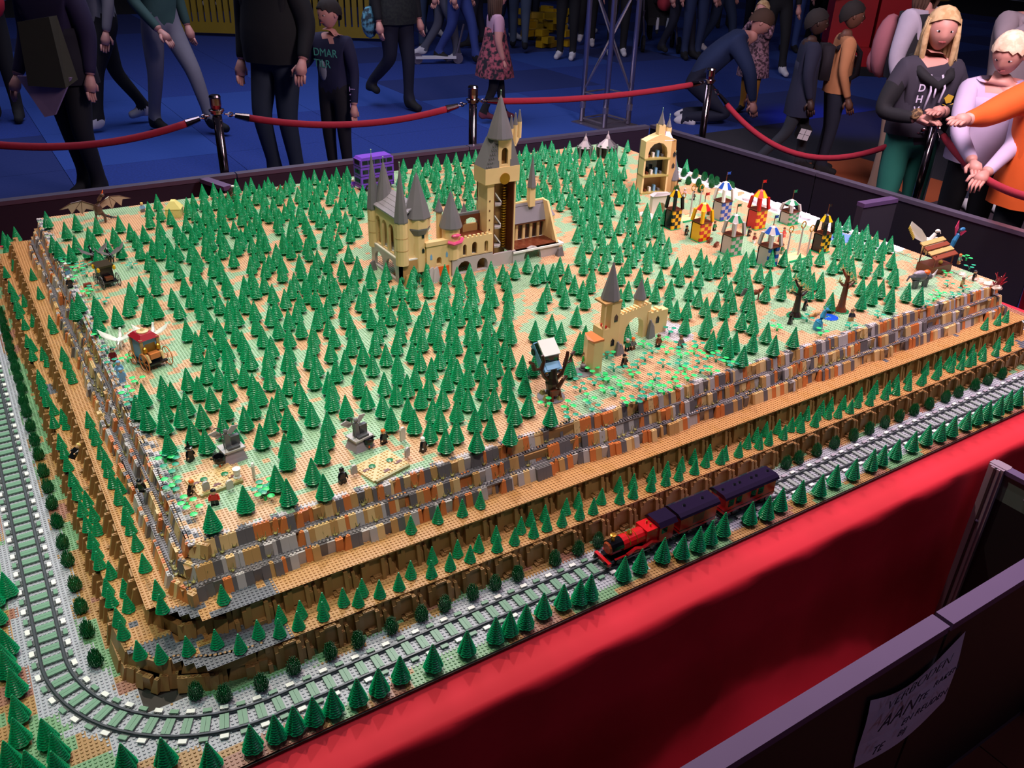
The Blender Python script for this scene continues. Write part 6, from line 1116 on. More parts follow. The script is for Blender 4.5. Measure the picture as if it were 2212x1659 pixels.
rope(ST[3], ST[4], .34, 'dark red velvet rope sagging in front of the two dark-haired boys'); rope(ST[4], ST[5], .10, 'dark red velvet rope at the right held by the blond boy')
# truss tower
c0 = GF(1306, 268); t = thing('truss_tower', 'silver aluminium lattice truss tower standing on the blue carpet', 'truss', (c0.x, c0.y, 0), -.585+math.pi/4-.1); al = mat('truss_aluminium', 'b0a6b4', .28, .85); h = .165
cor_ = [(-h, -h), (h, -h), (h, h), (-h, h)]
for x, y in cor_: MB(1).cyl(x, y, .02, 4.2, .026, n=12).build('leg', al, t, smooth=True)
for k in range(4):
    (x0, y0), (x1, y1) = cor_[k], cor_[(k+1) % 4]; MB(1).tube([(x0, y0, .05), (x1, y1, .05)], .009, 6).build('crossbar', al, t); MB(1).tube([(x0, y0, .30), (x1, y1, .30)], .009, 6).build('crossbar', al, t)
    for s_ in range(7):
        z0 = .32+s_*.52; p, q_ = ((x0, y0), (x1, y1)) if (s_+k) % 2 else ((x1, y1), (x0, y0)); MB(1).tube([(p[0], p[1], z0), (q_[0], q_[1], z0+.5)], .009, 6).build('brace', al, t)
for x, y in cor_: MB(1).cyl(x, y, .15, .21, .031, n=12).build('coupler', al, t)
MB(1).box(-.24, .24, -.24, .24, 0, .012).build('base_plate', al, t)
# ---------------------------------------------------------------- people
def fab(n, c, c2=None, sc_=14): return mat(n, c, .85, c2=c2, scale=sc_, bump=.15)
skinp = mat('skin_rosy', 'c98f86', .55, scale=6); skind = mat('skin_brown', '6a4436', .55, scale=6); skind2 = mat('skin_dark', '3e2822', .55, scale=6); skinb = mat('skin_pale', 'c48a80', .55, scale=6)
eyew = mat('eye_white', 'd8d0d0', .3); eyed = mat('eye_dark', '1c1416', .2); lipm = mat('lip', '9c5050', .5); shoe_w = fab('white_shoe', 'cfccd4'); shoe_b = fab('black_shoe', '14141a'); shoe_m = fab('maroon_shoe', '6e3040')
def head_mesh(r, m=18, n=22):
    b = MB(1); vs = []; fs = []
    for j in range(m+1):
        ph = math.pi*j/m; cz = -math.cos(ph); s_ = math.sin(ph)
        for i in range(n):
            a = 2*math.pi*i/n; x = math.sin(a)*s_*.70; y = -math.cos(a)*s_*.86; z = cz
            fr = max(0, -y); 
            if z < 0: x *= 1-.30*(-z)**1.3; y = y*(1-.10*(-z)) if y < 0 else y*(1-.42*(-z))
            if y < 0: y -= .03*math.exp(-((z+.78)/.2)**2)*fr
            nose = math.exp(-(x/.09)**2)*max(0, 1-abs((z+.20)/.26)); y -= .17*nose*(1 if y < -.4 else 0)*(1.1-(z+.2)*1.2)
            for ex in (-.27, .27): y += .085*math.exp(-((x-ex)/.15)**2-((z+.0)/.12)**2)*(y < -.3)
            y -= .05*math.exp(-(x/.2)**2-((z+.50)/.07)**2)*(y < -.3); y -= .03*math.exp(-((z-.14)/.07)**2)*(y < -.45)
            vs.append((x*r, y*r, z*r))
    for j in range(m):
        for i in range(n): fs.append((j*n+i, j*n+(i+1) % n, (j+1)*n+(i+1) % n, (j+1)*n+i))
    return b.add(vs, fs)
def person(label, pos, H, top, pants, hairm, face=0.0, skin=skinp, pose=None, shoes=shoe_b, build=1.0, sleeve='long', head=True, hairlen=0, headturn=(0, 0, 0), armm=None, fingers=True, bare_legs=None, group=None, grip=False, female=False, bulk=1.0):
    """pose: overrides of joints as fractions of the height; figure faces local -Y, its left is +X"""
    J = dict(pel=(0, 0, .53), wai=(0, 0, .61), che=(0, .0, .71), nec=(0, .005, .815), hd=(0, -.005, .86), ls=(.105, 0, .79), le=(.135, .01, .63), lw=(.14, -.03, .49), rs=(-.105, 0, .79), re=(-.135, .01, .63), rw=(-.14, -.03, .49), lh=(.05, 0, .50), lk=(.055, -.01, .28), la=(.055, .01, .045), rh=(-.05, 0, .50), rk=(-.055, -.01, .28), ra=(-.055, .01, .045))
    J.update(pose or {}); P3 = {k: Vector(v)*H for k, v in J.items()}
    lf = Vector((0, -1, 0)); P3['lt'] = P3['la']+Vector((.01, -.105, -.028))*H; P3['rt'] = P3['ra']+Vector((-.01, -.105, -.028))*H; P3['lx'] = P3['la']+Vector((0, .025, -.025))*H; P3['rx'] = P3['ra']+Vector((0, .025, -.025))*H
    q = build; bu = build*bulk; R_ = dict(pel=.082*bu, wai=.074*bu, che=.085*bu, nec=.034, hd=.033, ls=.046*bu, le=.031*bu, lw=.021*q, rs=.046*bu, re=.031*bu, rw=.021*q, lh=.062*q, lk=.040*q, la=.027*q, rh=.062*q, rk=.040*q, ra=.027*q, lt=.022, rt=.022, lx=.024, rx=.024)
    E_ = [('pel','wai'),('wai','che'),('che','nec'),('nec','hd'),('che','ls'),('ls','le'),('le','lw'),('che','rs'),('rs','re'),('re','rw'),('pel','lh'),('lh','lk'),('lk','la'),('pel','rh'),('rh','rk'),('rk','ra'),('la','lt'),('la','lx'),('ra','rt'),('ra','rx')]
    ks = list(P3); me = bpy.data.meshes.new('body'); me.from_pydata([P3[k] for k in ks], [(ks.index(a), ks.index(b_)) for a, b_ in E_], []); o = bpy.data.objects.new('tmp', me); COL.objects.link(o)
    sk = o.modifiers.new('s', 'SKIN'); o.modifiers.new('ss', 'SUBSURF').levels = 2
    for k, sv in zip(ks, me.skin_vertices[0].data): rr = R_[k]*H; sv.radius = (rr*1.18, rr*.86) if k in ('pel', 'wai', 'che') else (rr, rr); sv.use_root = (k == 'pel')
    dg = bpy.context.evaluated_depsgraph_get(); m2 = bpy.data.meshes.new_from_object(o.evaluated_get(dg)); bpy.data.objects.remove(o)
    armm = armm or top; bare = bare_legs or pants
    mats = [top, pants, skin, shoes, armm, bare]; SEG = [('pel','wai',1,.35,0),('wai','che',0,9,0),('che','nec',0,.8,2),('nec','hd',2,9,2),('che','ls',0,9,0),('che','rs',0,9,0)]
    for s_ in 'lr': SEG += [(s_+'s', s_+'e', 4, 9 if sleeve != 'short' else .55, 2), (s_+'e', s_+'w', 4 if sleeve == 'long' else 2, .9, 2), ('pel', s_+'h', 1, 9, 1), (s_+'h', s_+'k', 1, 9, 1), (s_+'k', s_+'a', 5, .93, 3), (s_+'a', s_+'t', 3, 9, 3), (s_+'a', s_+'x', 3, 9, 3)]
    A = np.array([P3[s[0]] for s in SEG]); Bv = np.array([P3[s[1]] for s in SEG]); D = Bv-A; L2 = (D*D).sum(1)+1e-9; rad = np.array([(R_[s[0]]+R_[s[1]])/2*H for s in SEG])
    cen = np.array([f.center for f in m2.polygons]); tt = np.clip(((cen[:, None]-A[None])*D[None]).sum(2)/L2, 0, 1); dist = np.linalg.norm(cen[:, None]-(A[None]+tt[..., None]*D[None]), axis=2)/rad[None]; bi = dist.argmin(1)
    mi = []
    for k in range(len(cen)):
        s_ = SEG[bi[k]]; tval = tt[k, bi[k]]
        if s_[0] == 'pel' and s_[1] == 'wai': mi.append(0 if cen[k][2] > P3['pel'].z-.01*H else 1)
        else: mi.append(s_[2] if tval <= s_[3] else s_[4])
    body = MB(1); body.v = [tuple(v.co) for v in m2.vertices]; body.f = [tuple(f.vertices) for f in m2.polygons]; body.m = mi
    # hands: palm, four unequal bent fingers and a thumb, part of the same surface mesh
    for s_, sg in (('l', 1), ('r', -1)):
        w_ = P3[s_+'w']; d = (w_-P3[s_+'e']).normalized(); side = Vector((0, 0, 1)).cross(d) if abs(d.z) < .9 else Vector((0, -1, 0)); side.normalize(); nrm = d.cross(side)
        hs = H*.058*(1.0 if H > 1.4 else 1.05); body.cur = 2
        cp = w_+d*hs*.55; body.tube([w_-d*hs*.1, w_+d*hs*.25, cp, w_+d*hs*.95], [hs*.24, hs*.33, hs*.40, hs*.32], 8)
        curl = (-1 if grip else -.45)
        for fi in range(4):
            off = side*(fi-1.5)*hs*.2; ln = hs*(.72, .82, .76, .6)[fi]; b0 = w_+d*hs*.9+off; b1 = b0+d*ln*.5+nrm*curl*ln*.16; b2 = b1+d*ln*.35+nrm*curl*ln*.42
            body.tube([b0, b1, b2], [hs*.105, hs*.10, hs*.075], 6)
        th0 = w_+d*hs*.3+side*hs*.3*-1; body.tube([th0, th0+d*hs*.35-side*hs*.28, th0+d*hs*.7-side*hs*.32+nrm*curl*hs*.15], [hs*.13, hs*.12, hs*.085], 6)
    t = thing('person', label, 'person', (pos[0], pos[1], 0), face, group); bo = body.build('body', None, t, mats=mats, smooth=True)
    if head:
        r = .066*H if H > 1.5 else .074*H; hc = P3['hd']+Vector((0, -.008*H, r*.98)); hm = thing('head', None, None, tuple(hc), tuple(headturn)); hm.parent = t; bpy.data.objects.remove(hm)
        ho_ = head_mesh(r).build('head', skin, t, tuple(hc), tuple(headturn), smooth=True)
        b = MB(1)
        for ex in (-.27, .27): b.ball(ex*r, -.66*r, .0, r*.135, r*.08, r*.075, 8, 5)
        b.build('eye', eyew, ho_); b = MB(1)
        for ex in (-.27, .27): b.ball(ex*r, -.722*r, .0, r*.062, r*.03, r*.066, 8, 5)
        b.build('iris', eyed, ho_); b = MB(1)
        for ex in (-.27, .27): b.tube([((ex-.13)*r, -.68*r, .17*r), (ex*r, -.74*r, .21*r), ((ex+.13)*r, -.68*r, .17*r)], r*.022, 5)
        b.build('eyebrow', hairm, ho_); MB(1).tube([(-.17*r, -.70*r, -.50*r), (0, -.775*r, -.50*r), (.17*r, -.70*r, -.50*r)], [r*.03, r*.07, r*.03], 6).build('mouth', lipm, ho_)
        b = MB(1); [b.ball(sx*.70*r, .05*r, -.06*r, r*.07, r*.13, r*.2, 8, 5) for sx in (-1, 1)]; b.build('ear', skin, ho_, smooth=True)
        hv = MB(1); n = 24; m = 12; vs = []; fs = []
        for j in range(m+1):
            for i in range(n):
                a = 2*math.pi*i/n; fz = (1+math.cos(a))/2; sd = abs(math.sin(a))   # fz is 1 at the front
                low = -.62+1.12*fz**.9+.10*math.sin(i*2.6)*fz if hairlen == 0 else (-.8+1.38*fz**.7)
                if hairlen == 0 and .25 < fz < .75: low += .12*(sd > .8)
                z = 1.13-(1.13-low)*j/m; zz = max(-1, min(1, z/1.13)); s_ = math.sqrt(max(0, 1-zz*zz)); bump = 1+.045*math.sin(i*3.1+j*1.3)
                vs.append((math.sin(a)*s_*.84*r*bump, -math.cos(a)*s_*1.0*r*bump+.06*r, z*r))
        for j in range(m):
            for i in range(n): fs.append((j*n+i, j*n+(i+1) % n, (j+1)*n+(i+1) % n, (j+1)*n+i))
        hv.add(vs, fs)
        if hairlen:
            for i in range(16):
                a = math.pi*.40+i*(math.pi*1.20/15); x, y = math.sin(a)*.72*r, -math.cos(a)*.80*r; Lh = r*(1.4+1.0*hairlen)
                hv.tube([(x*.9, y*.9+.05*r, .5*r), (x*1.08, y*1.05+.05*r, -.3*r), (x*1.12+.02*math.sin(i), y*1.0+.05*r, -Lh*.62), (x*1.0, y*.85+.02, -Lh)], [r*.15, r*.17, r*.14, r*.03], 6)
        hv.build('hair', hairm, ho_, smooth=True)
    return t, P3
def armpose(pos, face, H, l=None, r=None):
    out = {}; q = Matrix.Rotation(-face, 3, 'Z')
    for s_, w_, sx in (('l', l, 1), ('r', r, -1)):
        if w_ is None: continue
        w2 = q @ (Vector(w_)-Vector((pos[0], pos[1], 0)))/H; sh = Vector((sx*.105, 0, .79)); mid = (w2+sh)/2+Vector((sx*.03, .01, -.035)); out[s_+'w'] = tuple(w2); out[s_+'e'] = tuple(mid)
    return out
def child_at(t, b, name, m, smooth=True): return b.build(name, m, t, smooth=smooth)
def coat(t, P3, H, z0, z1, r0, r1, m, name='coat', open_=False, ry=.72):
    b = MB(1); n = 18; vs = []; fs = []; K = 7
    for j in range(K+1):
        f = j/K; z = (z0+(z1-z0)*f)*H; r = (r0+(r1-r0)*f)*H*(1+.04*math.sin(f*6))
        for i in range(n): a = 2*math.pi*i/n; w_ = 1+.05*math.sin(i*2.2+j*.8)*(1-f); vs.append((math.cos(a)*r*w_, math.sin(a)*r*ry*w_, z))
    for j in range(K):
        for i in range(n): fs.append((j*n+i, j*n+(i+1) % n, (j+1)*n+(i+1) % n, (j+1)*n+i))
    fs.append(tuple(range(K*n, K*n+n))); b.add(vs, fs); return b.build(name, m, t, smooth=True)
FA = -.585; RT = FA+math.pi/2; LFc = FA-math.pi/2; BK = FA+math.pi
walk = lambda s=1: dict(lk=(.05, -.09*s, .30), la=(.05, -.13*s, .05), rk=(-.05, .03*s, .27), ra=(-.05, .16*s, .07))
jeans = fab('blue_jeans', '20304e'); dkj = fab('dark_jeans', '15182c'); blk = fab('black_cloth', '0e0e14'); gry = fab('grey_jersey', '77757f'); navy = fab('navy_hoodie', '15163a'); hb1 = fab('hair_dark', '1c1414'); hb2 = fab('hair_blond', 'a8875e', 'c0a078', 30); hb3 = fab('hair_brown', '4a3226')
FP = lambda px, py: GF(px, py)
t, q3 = person('person in a grey sweater and dark trousers with a red bag, at the left edge', FP(20, 262), 1.75, gry, blk, hb1, FA+.3, pose=dict(lw=(.10, -.14, .60), le=(.15, .0, .64))); child_at(t, MB(1).ball(.12, -.24, 1.05, .13, .09, .15, 12, 8), 'red_bag', fab('red_bag_cloth', 'a8142c'))
t, q3 = person('person in a dark purple jacket with olive bag and pink scarf at the left', FP(196, 425), 1.72, fab('purple_jacket', '251a3e'), fab('black_trousers', '17161c'), hb1, FA-.25, pose=dict(lk=(.07, -.05, .28), rk=(-.03, .0, .28), ra=(-.02, .03, .05), rw=(-.17, -.06, .47)), bulk=1.15)
coat(t, q3, 1.72, .46, .66, .135, .115, fab('dark_coat', '1a1424')); child_at(t, MB(1).hexa([(-.06, -.27, .80), (.20, -.24, .80), (.22, -.14, .84), (-.04, -.16, .84)], [(-.05, -.25, 1.18), (.17, -.22, 1.22), (.16, -.14, 1.22), (-.03, -.16, 1.18)]), 'shoulder_bag', fab('olive_bag', '3c3a2c'), False)
child_at(t, MB(1).add([(-.20, -.20, .84), (.22, -.20, .86), (.06, -.23, .62), (-.20, -.185, .84), (.22, -.185, .86), (.06, -.215, .62), (-.02, -.235, .60), (-.02, -.22, .60)], [(0, 6, 2, 1), (3, 4, 5, 7), (0, 1, 4, 3), (1, 2, 5, 4), (0, 3, 7, 6), (2, 6, 7, 5)]), 'pink_scarf', fab('pink_scarf_cloth', 'a88aa8'), False)
person('person in a grey hoodie with dark trousers, left of the grey-trousered walker', FP(265, 275), 1.72, gry, blk, hb1, FA-.9, pose=dict(walk(), rw=(-.02, -.16, .60), re=(-.14, -.04, .65)), shoes=shoe_w)
person('person in a denim jacket partly behind the grey hoodie at the left', FP(190, 235), 1.72, fab('denim_jacket', '3c5a86'), blk, hb1, FA+.2)
person('person in a teal sweater and light grey trousers striding right', FP(382, 282), 1.78, fab('teal_sweater', '2c4a48'), fab('grey_trousers', '73717f'), hb3, RT-.5, pose=dict(lk=(.05, -.13, .30), la=(.06, -.20, .06), rk=(-.05, .03, .28), ra=(-.05, .10, .045), rw=(-.12, -.14, .50), re=(-.14, .0, .63)))
t, q3 = person('man in a black jacket and dark jeans holding the boy by the hand', FP(622, 402), 1.80, blk, fab('man_jeans', '1e2838'), hb1, FA-.35, pose=dict(lk=(.05, -.03, .28), rk=(-.05, -.06, .29), lw=(.17, -.07, .52), le=(.16, .0, .64)), bulk=1.2); coat(t, q3, 1.80, .50, .80, .135, .12, fab('black_jacket', '0c0c10'))
t, q3 = person('boy in a navy hoodie with teal lettering, holding the man\'s hand', FP(737, 392), 1.29, navy, fab('black_joggers', '100e16'), hb1, FA-.45, skinp, pose=dict(rw=(-.20, -.14, .62), re=(-.17, -.02, .66), lw=(.15, -.03, .46)), shoes=shoe_b, headturn=(.1, 0, -.25))
h_ = text('DMAR\nTILR', (-.085, -.112, .93), .075, mat('teal_print', '58b8a0', .7), t, (math.pi/2, 0, 0), name='chest_print'); text('TAAT', (.205, -.035, .58), .06, mat('lilac_print', 'c0a0d8', .7), t, (math.pi/2, -math.pi/2, .4), name='sleeve_print')
child_at(t, MB(1).ball(-.02, -.10, .83, .035, .012, .07, 8, 6), 'grey_emblem', fab('grey_emblem_cloth', '7a7e8c'))
t, q3 = person('person in black with a camouflage strap and a teal patterned bag, walking', FP(862, 238), 1.76, blk, dkj, hb1, RT-.8, pose=dict(lk=(.05, -.04, .28), la=(.05, -.03, .045), rk=(-.05, .0, .29), ra=(-.05, .22, .12)), bulk=1.15); coat(t, q3, 1.76, .48, .72, .13, .115, fab('camo_dark', '1c2220', '101418', 40)); child_at(t, MB(1).ball(-.26, .08, .86, .09, .07, .15, 10, 7), 'teal_bag', fab('teal_pattern_bag', '5a9ab0', '20303c', 24)); child_at(t, MB(1).tube([(-.2, .05, 1.35), (-.22, .1, 1.1), (-.24, .1, .75)], .02, 6), 'hanging_strap', fab('strap_camo', '3a4438', '15181a', 40))
person('person in bright blue jeans left of the girl in the floral dress', FP(990, 138), 1.75, blk, fab('bright_jeans', '2a3c80'), hb1, RT-.4, pose=dict(walk()), shoes=shoe_b); person('person in grey jeans and black and white sneakers behind the blue jeans', FP(955, 132), 1.7, blk, fab('grey_jeans', '4a4c5e'), hb1, LFc, pose=walk(-1), shoes=shoe_w)
t, q3 = person('girl in a dark floral pinafore with a pale pink sleeve, walking', FP(1066, 262), 1.22, fab('pink_tee', 'b890a8'), blk, hb3, RT+.3, pose=dict(walk(.7), lw=(.15, -.02, .47)), sleeve='short', shoes=shoe_m, hairlen=.8, bulk=1.0); coat(t, q3, 1.22, .36, .72, .19, .10, fab('floral_dark', '151420', '9a4a58', 26), 'floral_dress', ry=.8)
t, q3 = person('person holding a pale sheet and a yellow folder left of the truss', FP(1222, 128), 1.72, fab('white_shirt', '8c8aa0'), blk, hb1, FA-.3, pose=dict(rw=(-.06, -.16, .66), lw=(.08, -.16, .66), re=(-.15, -.02, .66), le=(.15, -.02, .66)), shoes=shoe_w); child_at(t, MB(1).box(-.25, .05, -.34, -.32, 1.0, 1.35), 'yellow_folder', fab('yellow_folder_card', 'b8a838'), False)
person('person in dark blue behind the yellow pile, left of the truss', FP(1120, 110), 1.75, fab('slate_jeans_top', '1c2438'), fab('slate_jeans', '39455c'), hb1, BK, pose=walk()); person('adult in dark clothes right behind the truss', FP(1330, 120), 1.75, fab('lilac_coat', '4c4458'), blk, hb1, FA, shoes=shoe_w)
t = thing('stroller', 'dark stroller with a small child behind the truss', 'stroller', tuple(FP(1420, 108)), FA); b = MB(1)
for x in (-.25, .25):
    b.tube([(x, -.3, .12), (x, .1, .45), (x, .45, 1.0)], .014, 6); b.tube([(x, .35, .12), (x, .05, .55)], .014, 6)
b.tube([(-.25, .45, 1.0), (.25, .45, 1.0)], .018, 6); b.build('frame', alu, t); MB(1).hexa([(-.22, -.25, .38), (.22, -.25, .38), (.22, .2, .42), (-.22, .2, .42)], [(-.22, -.25, .48), (.22, -.25, .48), (.24, .3, .95), (-.24, .3, .95)]).build('seat', blk, t)
for x in (-.27, .27):
    for y in (-.3, .35): MB(1).prism([(y+.12*math.cos(a*math.pi/7), .12+.12*math.sin(a*math.pi/7)) for a in range(14)], x-.02, x+.02, 'x').build('wheel', blk, t)
sp_ = FP(1420, 108); t, q3 = person('small child in the stroller holding a red ball', (sp_.x, sp_.y), .85, blk, blk, hb3, FA, pose=dict(pel=(0, -.02, .62), wai=(0, 0, .70), che=(0, .02, .80), nec=(0, .02, .92), hd=(0, 0, .96), ls=(.1, .02, .90), rs=(-.1, .02, .90), le=(.14, -.05, .80), re=(-.14, -.05, .80), lw=(.09, -.2, .80), rw=(-.09, -.2, .80), lh=(.07, -.05, .60), rh=(-.07, -.05, .60), lk=(.09, -.26, .60), rk=(-.09, -.26, .60), la=(.09, -.3, .36), ra=(-.09, -.3, .36)), shoes=shoe_b, bare_legs=fab('white_socks', 'b8b8c4'))
o = child_at(t, MB(1).ball(0, -.26, .70, .12, .12, .12, 14, 10), 'red_ball', fab('red_ball_cloth', 'a02838'))
person('person in dark jeans with turned-up hems and black shoes left of the kneeling man', FP(1490, 128), 1.78, blk, fab('cuffed_jeans', '1e2c50'), hb1, FA+.2, pose=dict(lk=(.07, -.01, .28)), bare_legs=fab('cuffed_jeans', '1e2c50')); person('adult in black beside the girl in the pink dress, far back', FP(1560, 60), 1.78, fab('green_black_top', '10201c'), blk, hb1, FA)
# kneeling man
t, q3 = person('man in a dark blue sweater kneeling on the carpet, back turned', FP(1508, 262), 1.80, fab('blue_sweater', '1c2c54'), fab('kneel_jeans', '10142c'), hb3, RT-.15, pose=dict(pel=(0, .06, .26), wai=(0, -.02, .33), che=(0, -.12, .42), nec=(0, -.22, .47), hd=(0, -.26, .48), ls=(.11, -.14, .45), rs=(-.11, -.14, .45), le=(.13, -.24, .30), re=(-.13, -.24, .30), lw=(.12, -.28, .14), rw=(-.10, -.28, .14), lh=(.06, .05, .22), rh=(-.06, .05, .22), lk=(.08, -.16, .045), rk=(-.08, -.16, .06), la=(.08, .12, .03), ra=(-.08, .12, .03)), shoes=shoe_w, headturn=(.7, 0, 0), bulk=1.2)
dress = fab('pink_floral_dress_cloth', '98707e', '3a2430', 40); t, q3 = person('girl in a pink floral dress with mustard tights, hands at her mouth', FP(1612, 243), 1.12, dress, fab('mustard_tights', '9a6a20'), hb2, FA-.6, pose=dict(lw=(.02, -.12, .84), rw=(-.02, -.12, .84), le=(.13, -.08, .70), re=(-.13, -.08, .70)), shoes=shoe_b, hairlen=.7, headturn=(-.1, 0, -.2)); coat(t, q3, 1.12, .34, .74, .155, .10, dress, 'dress', ry=.8)
person('person in a magenta top and jeans behind the dark-haired boys', FP(1700, 112), 1.72, fab('magenta_top', 'a01c70'), fab('light_jeans', '2a4078'), hb1, FA, bulk=1.1)
person('person in a violet jacket left of the red statue', FP(1752, 95), 1.70, fab('violet_jacket', '3c1ca8'), blk, hb1, FA+.4)
# two boys
t, q3 = person('dark-haired boy in a long navy shirt walking right', FP(1700, 372), 1.27, fab('navy_tee', '181a34'), fab('charcoal_joggers', '232630'), hb1, RT-.1, skind2, pose=dict(lk=(.05, -.06, .29), la=(.05, -.08, .05), rk=(-.05, .06, .27), ra=(-.05, .22, .09), lw=(.14, -.06, .50)), bulk=1.15); coat(t, q3, 1.27, .38, .70, .125, .105, fab('navy_tee', '181a34'), 'long_shirt'); text('Dx\n=\nMC', (.02, -.112, .92), .055, mat('white_print', '9a9ab0', .7), t, name='chest_print')
t, q3 = person('boy in a peach sweatshirt with a dark backpack strap looking right', FP(1768, 372), 1.33, fab('peach_sweatshirt', 'bb7d55'), dkj, hb1, RT-.1, skind, pose=dict(lk=(.05, -.02, .28), rw=(-.14, -.05, .48)), shoes=shoe_b); coat(t, q3, 1.33, .50, .76, .105, .10, fab('peach_sweatshirt', 'bb7d55'), 'sweatshirt'); child_at(t, MB(1).tube([(-.11, .08, 1.0), (-.13, -.02, 1.07), (-.12, -.10, .98), (-.12, -.11, .82), (-.12, .0, .74)], .022, 6).box(-.11, .11, .09, .17, .76, 1.02), 'backpack', fab('dark_backpack', '1c1420'))
child_at(t, MB(1).box(-.10, .10, -.118, -.105, .86, .94), 'pale_chest_patch', fab('pale_patch', 'b09098'), False)
cu = thing('puzzle_cube', 'black and white puzzle cube bag hanging from the boys\' hands', 'toy', tuple(GF(1735, 285, -38)), (0.2, .2, FA)); MB(1).box(-.05, .05, -.05, .05, -.05, .05).build('cube', blk, cu); b = MB(1); [b.box(-.046+.047*i, -.003+.047*i, -.053, -.05, -.046+.047*j, -.003+.047*j) for i in (0, 1) for j in (0, 1)]; b.build('white_tiles', shoe_w, cu)
# statue
p = FP(1860, 150); t = thing('giant_figure_statue', 'giant red and blue toy figure statue with yellow hands behind the visitors', 'statue', (p.x, p.y, 0), FA-.15); rs_ = mat('statue_red', 'b01420', .35)
for x in (-.3, .3): MB(1).box(x-.28, x+.28, -.28, .28, .22, 1.1).hexa([(x-.28, -.45, .1), (x+.28, -.45, .1), (x+.28, .28, .1), (x-.28, .28, .1)], [(x-.28, -.45, .34), (x+.28, -.45, .34), (x+.28, .28, .34), (x-.28, .28, .34)]).build('leg', rs_, t)
MB(1).box(-.62, .62, -.3, .3, 1.1, 1.3).build('hips', rs_, t); MB(1).hexa([(-.62, -.28, 1.3), (.62, -.28, 1.3), (.62, .28, 1.3), (-.62, .28, 1.3)], [(-.42, -.28, 2.2), (.42, -.28, 2.2), (.42, .28, 2.2), (-.42, .28, 2.2)]).build('torso', rs_, t)
for s_ in (-1, 1): a = MB(1).tube([(s_*.45, 0, 2.1), (s_*.72, -.1, 1.7), (s_*.68, -.42, 1.25)], [.17, .18, .16], 10).build('arm', mat('statue_blue', '1440a8', .35), t); MB(1).tube([(s_*.68, -.5, 1.2), (s_*.6, -.62, 1.05), (s_*.72, -.72, 1.08), (s_*.82, -.62, 1.1)], .09, 8).build('hand', mat('statue_yellow', 'c8a824', .35), a)
MB(1).cyl(0, 0, 2.25, 2.65, .26, n=16).build('head', mat('statue_yellow', 'c8a824', .35), t); MB(1).box(-.75, .75, -.6, .5, 0, .1).build('plinth', blk, t)
# right-hand visitors
t, q3 = person('woman in a black vest with white sleeves, beige trousers and a pink backpack', FP(1895, 432), 1.66, fab('white_sleeves', 'b4a8bc'), fab('beige_trousers', '8e7264'), hb3, FA+.75, pose=dict(rw=(-.14, -.06, .48)), bulk=1.1, hairlen=.4); coat(t, q3, 1.66, .55, .81, .125, .12, fab('black_vest', '12101a'), 'vest')
child_at(t, MB(1).ball(-.02, .20, 1.10, .13, .09, .22, 12, 9).ball(.0, .26, 1.0, .10, .06, .10, 10, 7), 'pink_backpack', fab('pink_backpack_cloth', '9a5a66')); child_at(t, MB(1).ball(-.2, -.02, .80, .09, .09, .09, 10, 7), 'grey_fur_pompom', fab('fur_grey', '5c5656'))
person('person in an olive jacket with dark hair behind the woman with the backpack', FP(1925, 318), 1.62, fab('olive_jacket', '5c5a44'), blk, hb1, FA+1.2, bulk=1.15)
gp = ST[4]+Vector((.05, .14, 0))
t, q3 = person('blonde girl in a dark hoodie and green track trousers leaning on the rope post', (gp.x+.02, gp.y+.02), 1.49, fab('charcoal_hoodie', '2c2636'), fab('green_track_trousers', '1c6a5c'), hb2, FA+.05, skinb, pose=dict(lw=(.0, -.165, .665), le=(.165, -.02, .64), rw=(-.075, -.15, .635), re=(-.17, -.03, .63), pel=(0, .02, .53), che=(0, -.01, .71), ls=(.10, 0, .785), rs=(-.10, 0, .785)), hairlen=1.1, headturn=(.05, 0, -.25), armm=fab('black_sleeves', '0e0c16'), bulk=1.08, build=1.05)
coat(t, q3, 1.49, .55, .77, .118, .105, fab('charcoal_hoodie', '2c2636'), 'hoodie'); wl = mat('white_lettering', 'c8bcd8', .7)
for k, ch in enumerate('DHV'): text(ch, (-.105+.0*k, -.130, 1.075-.06*k), .055, wl, t, name='chest_letter', bold=.001)
child_at(t, MB(1).tube([(-.035, -.10, 1.16), (-.04, -.145, 1.08), (-.055, -.148, .98)], .007, 5).tube([(.03, -.10, 1.16), (.035, -.145, 1.10), (.02, -.148, 1.02)], .007, 5).tube([(-.012, -.142, 1.10), (-.014, -.146, 1.045)], .006, 5), 'drawstring', wl); child_at(t, MB(1).prism([(.055, 1.04), (.075, 1.065), (.105, 1.055), (.095, 1.02), (.07, 1.015)], -.138, -.128).tube([(.05, -.14, 1.01), (.08, -.14, 1.0), (.11, -.138, 1.015)], .003, 4), 'club_crest', mat('crest_gold', 'c8a030', .6), False)
child_at(t, MB(1).tube([(-.11, .0, 1.20), (-.07, -.10, 1.15), (0, -.13, 1.10), (.07, -.10, 1.15), (.11, .0, 1.20), (.08, .09, 1.22), (-.08, .09, 1.22), (-.11, 0, 1.20)], .028, 8), 'hood', fab('black_sleeves', '0e0c16')); child_at(t, MB(1).tube([q3['rw']-Vector((.02, .0, -.03)), q3['rw']-Vector((.0, -.01, -.01))], .034, 10), 'leopard_scrunchie', fab('scrunchie', '3a2418', '8a6a48', 60))
child_at(t, MB(1).box(.145, .156, -.03, .03, .10, .78), 'side_stripe', fab('stripe_grey', '6a7484'), False)
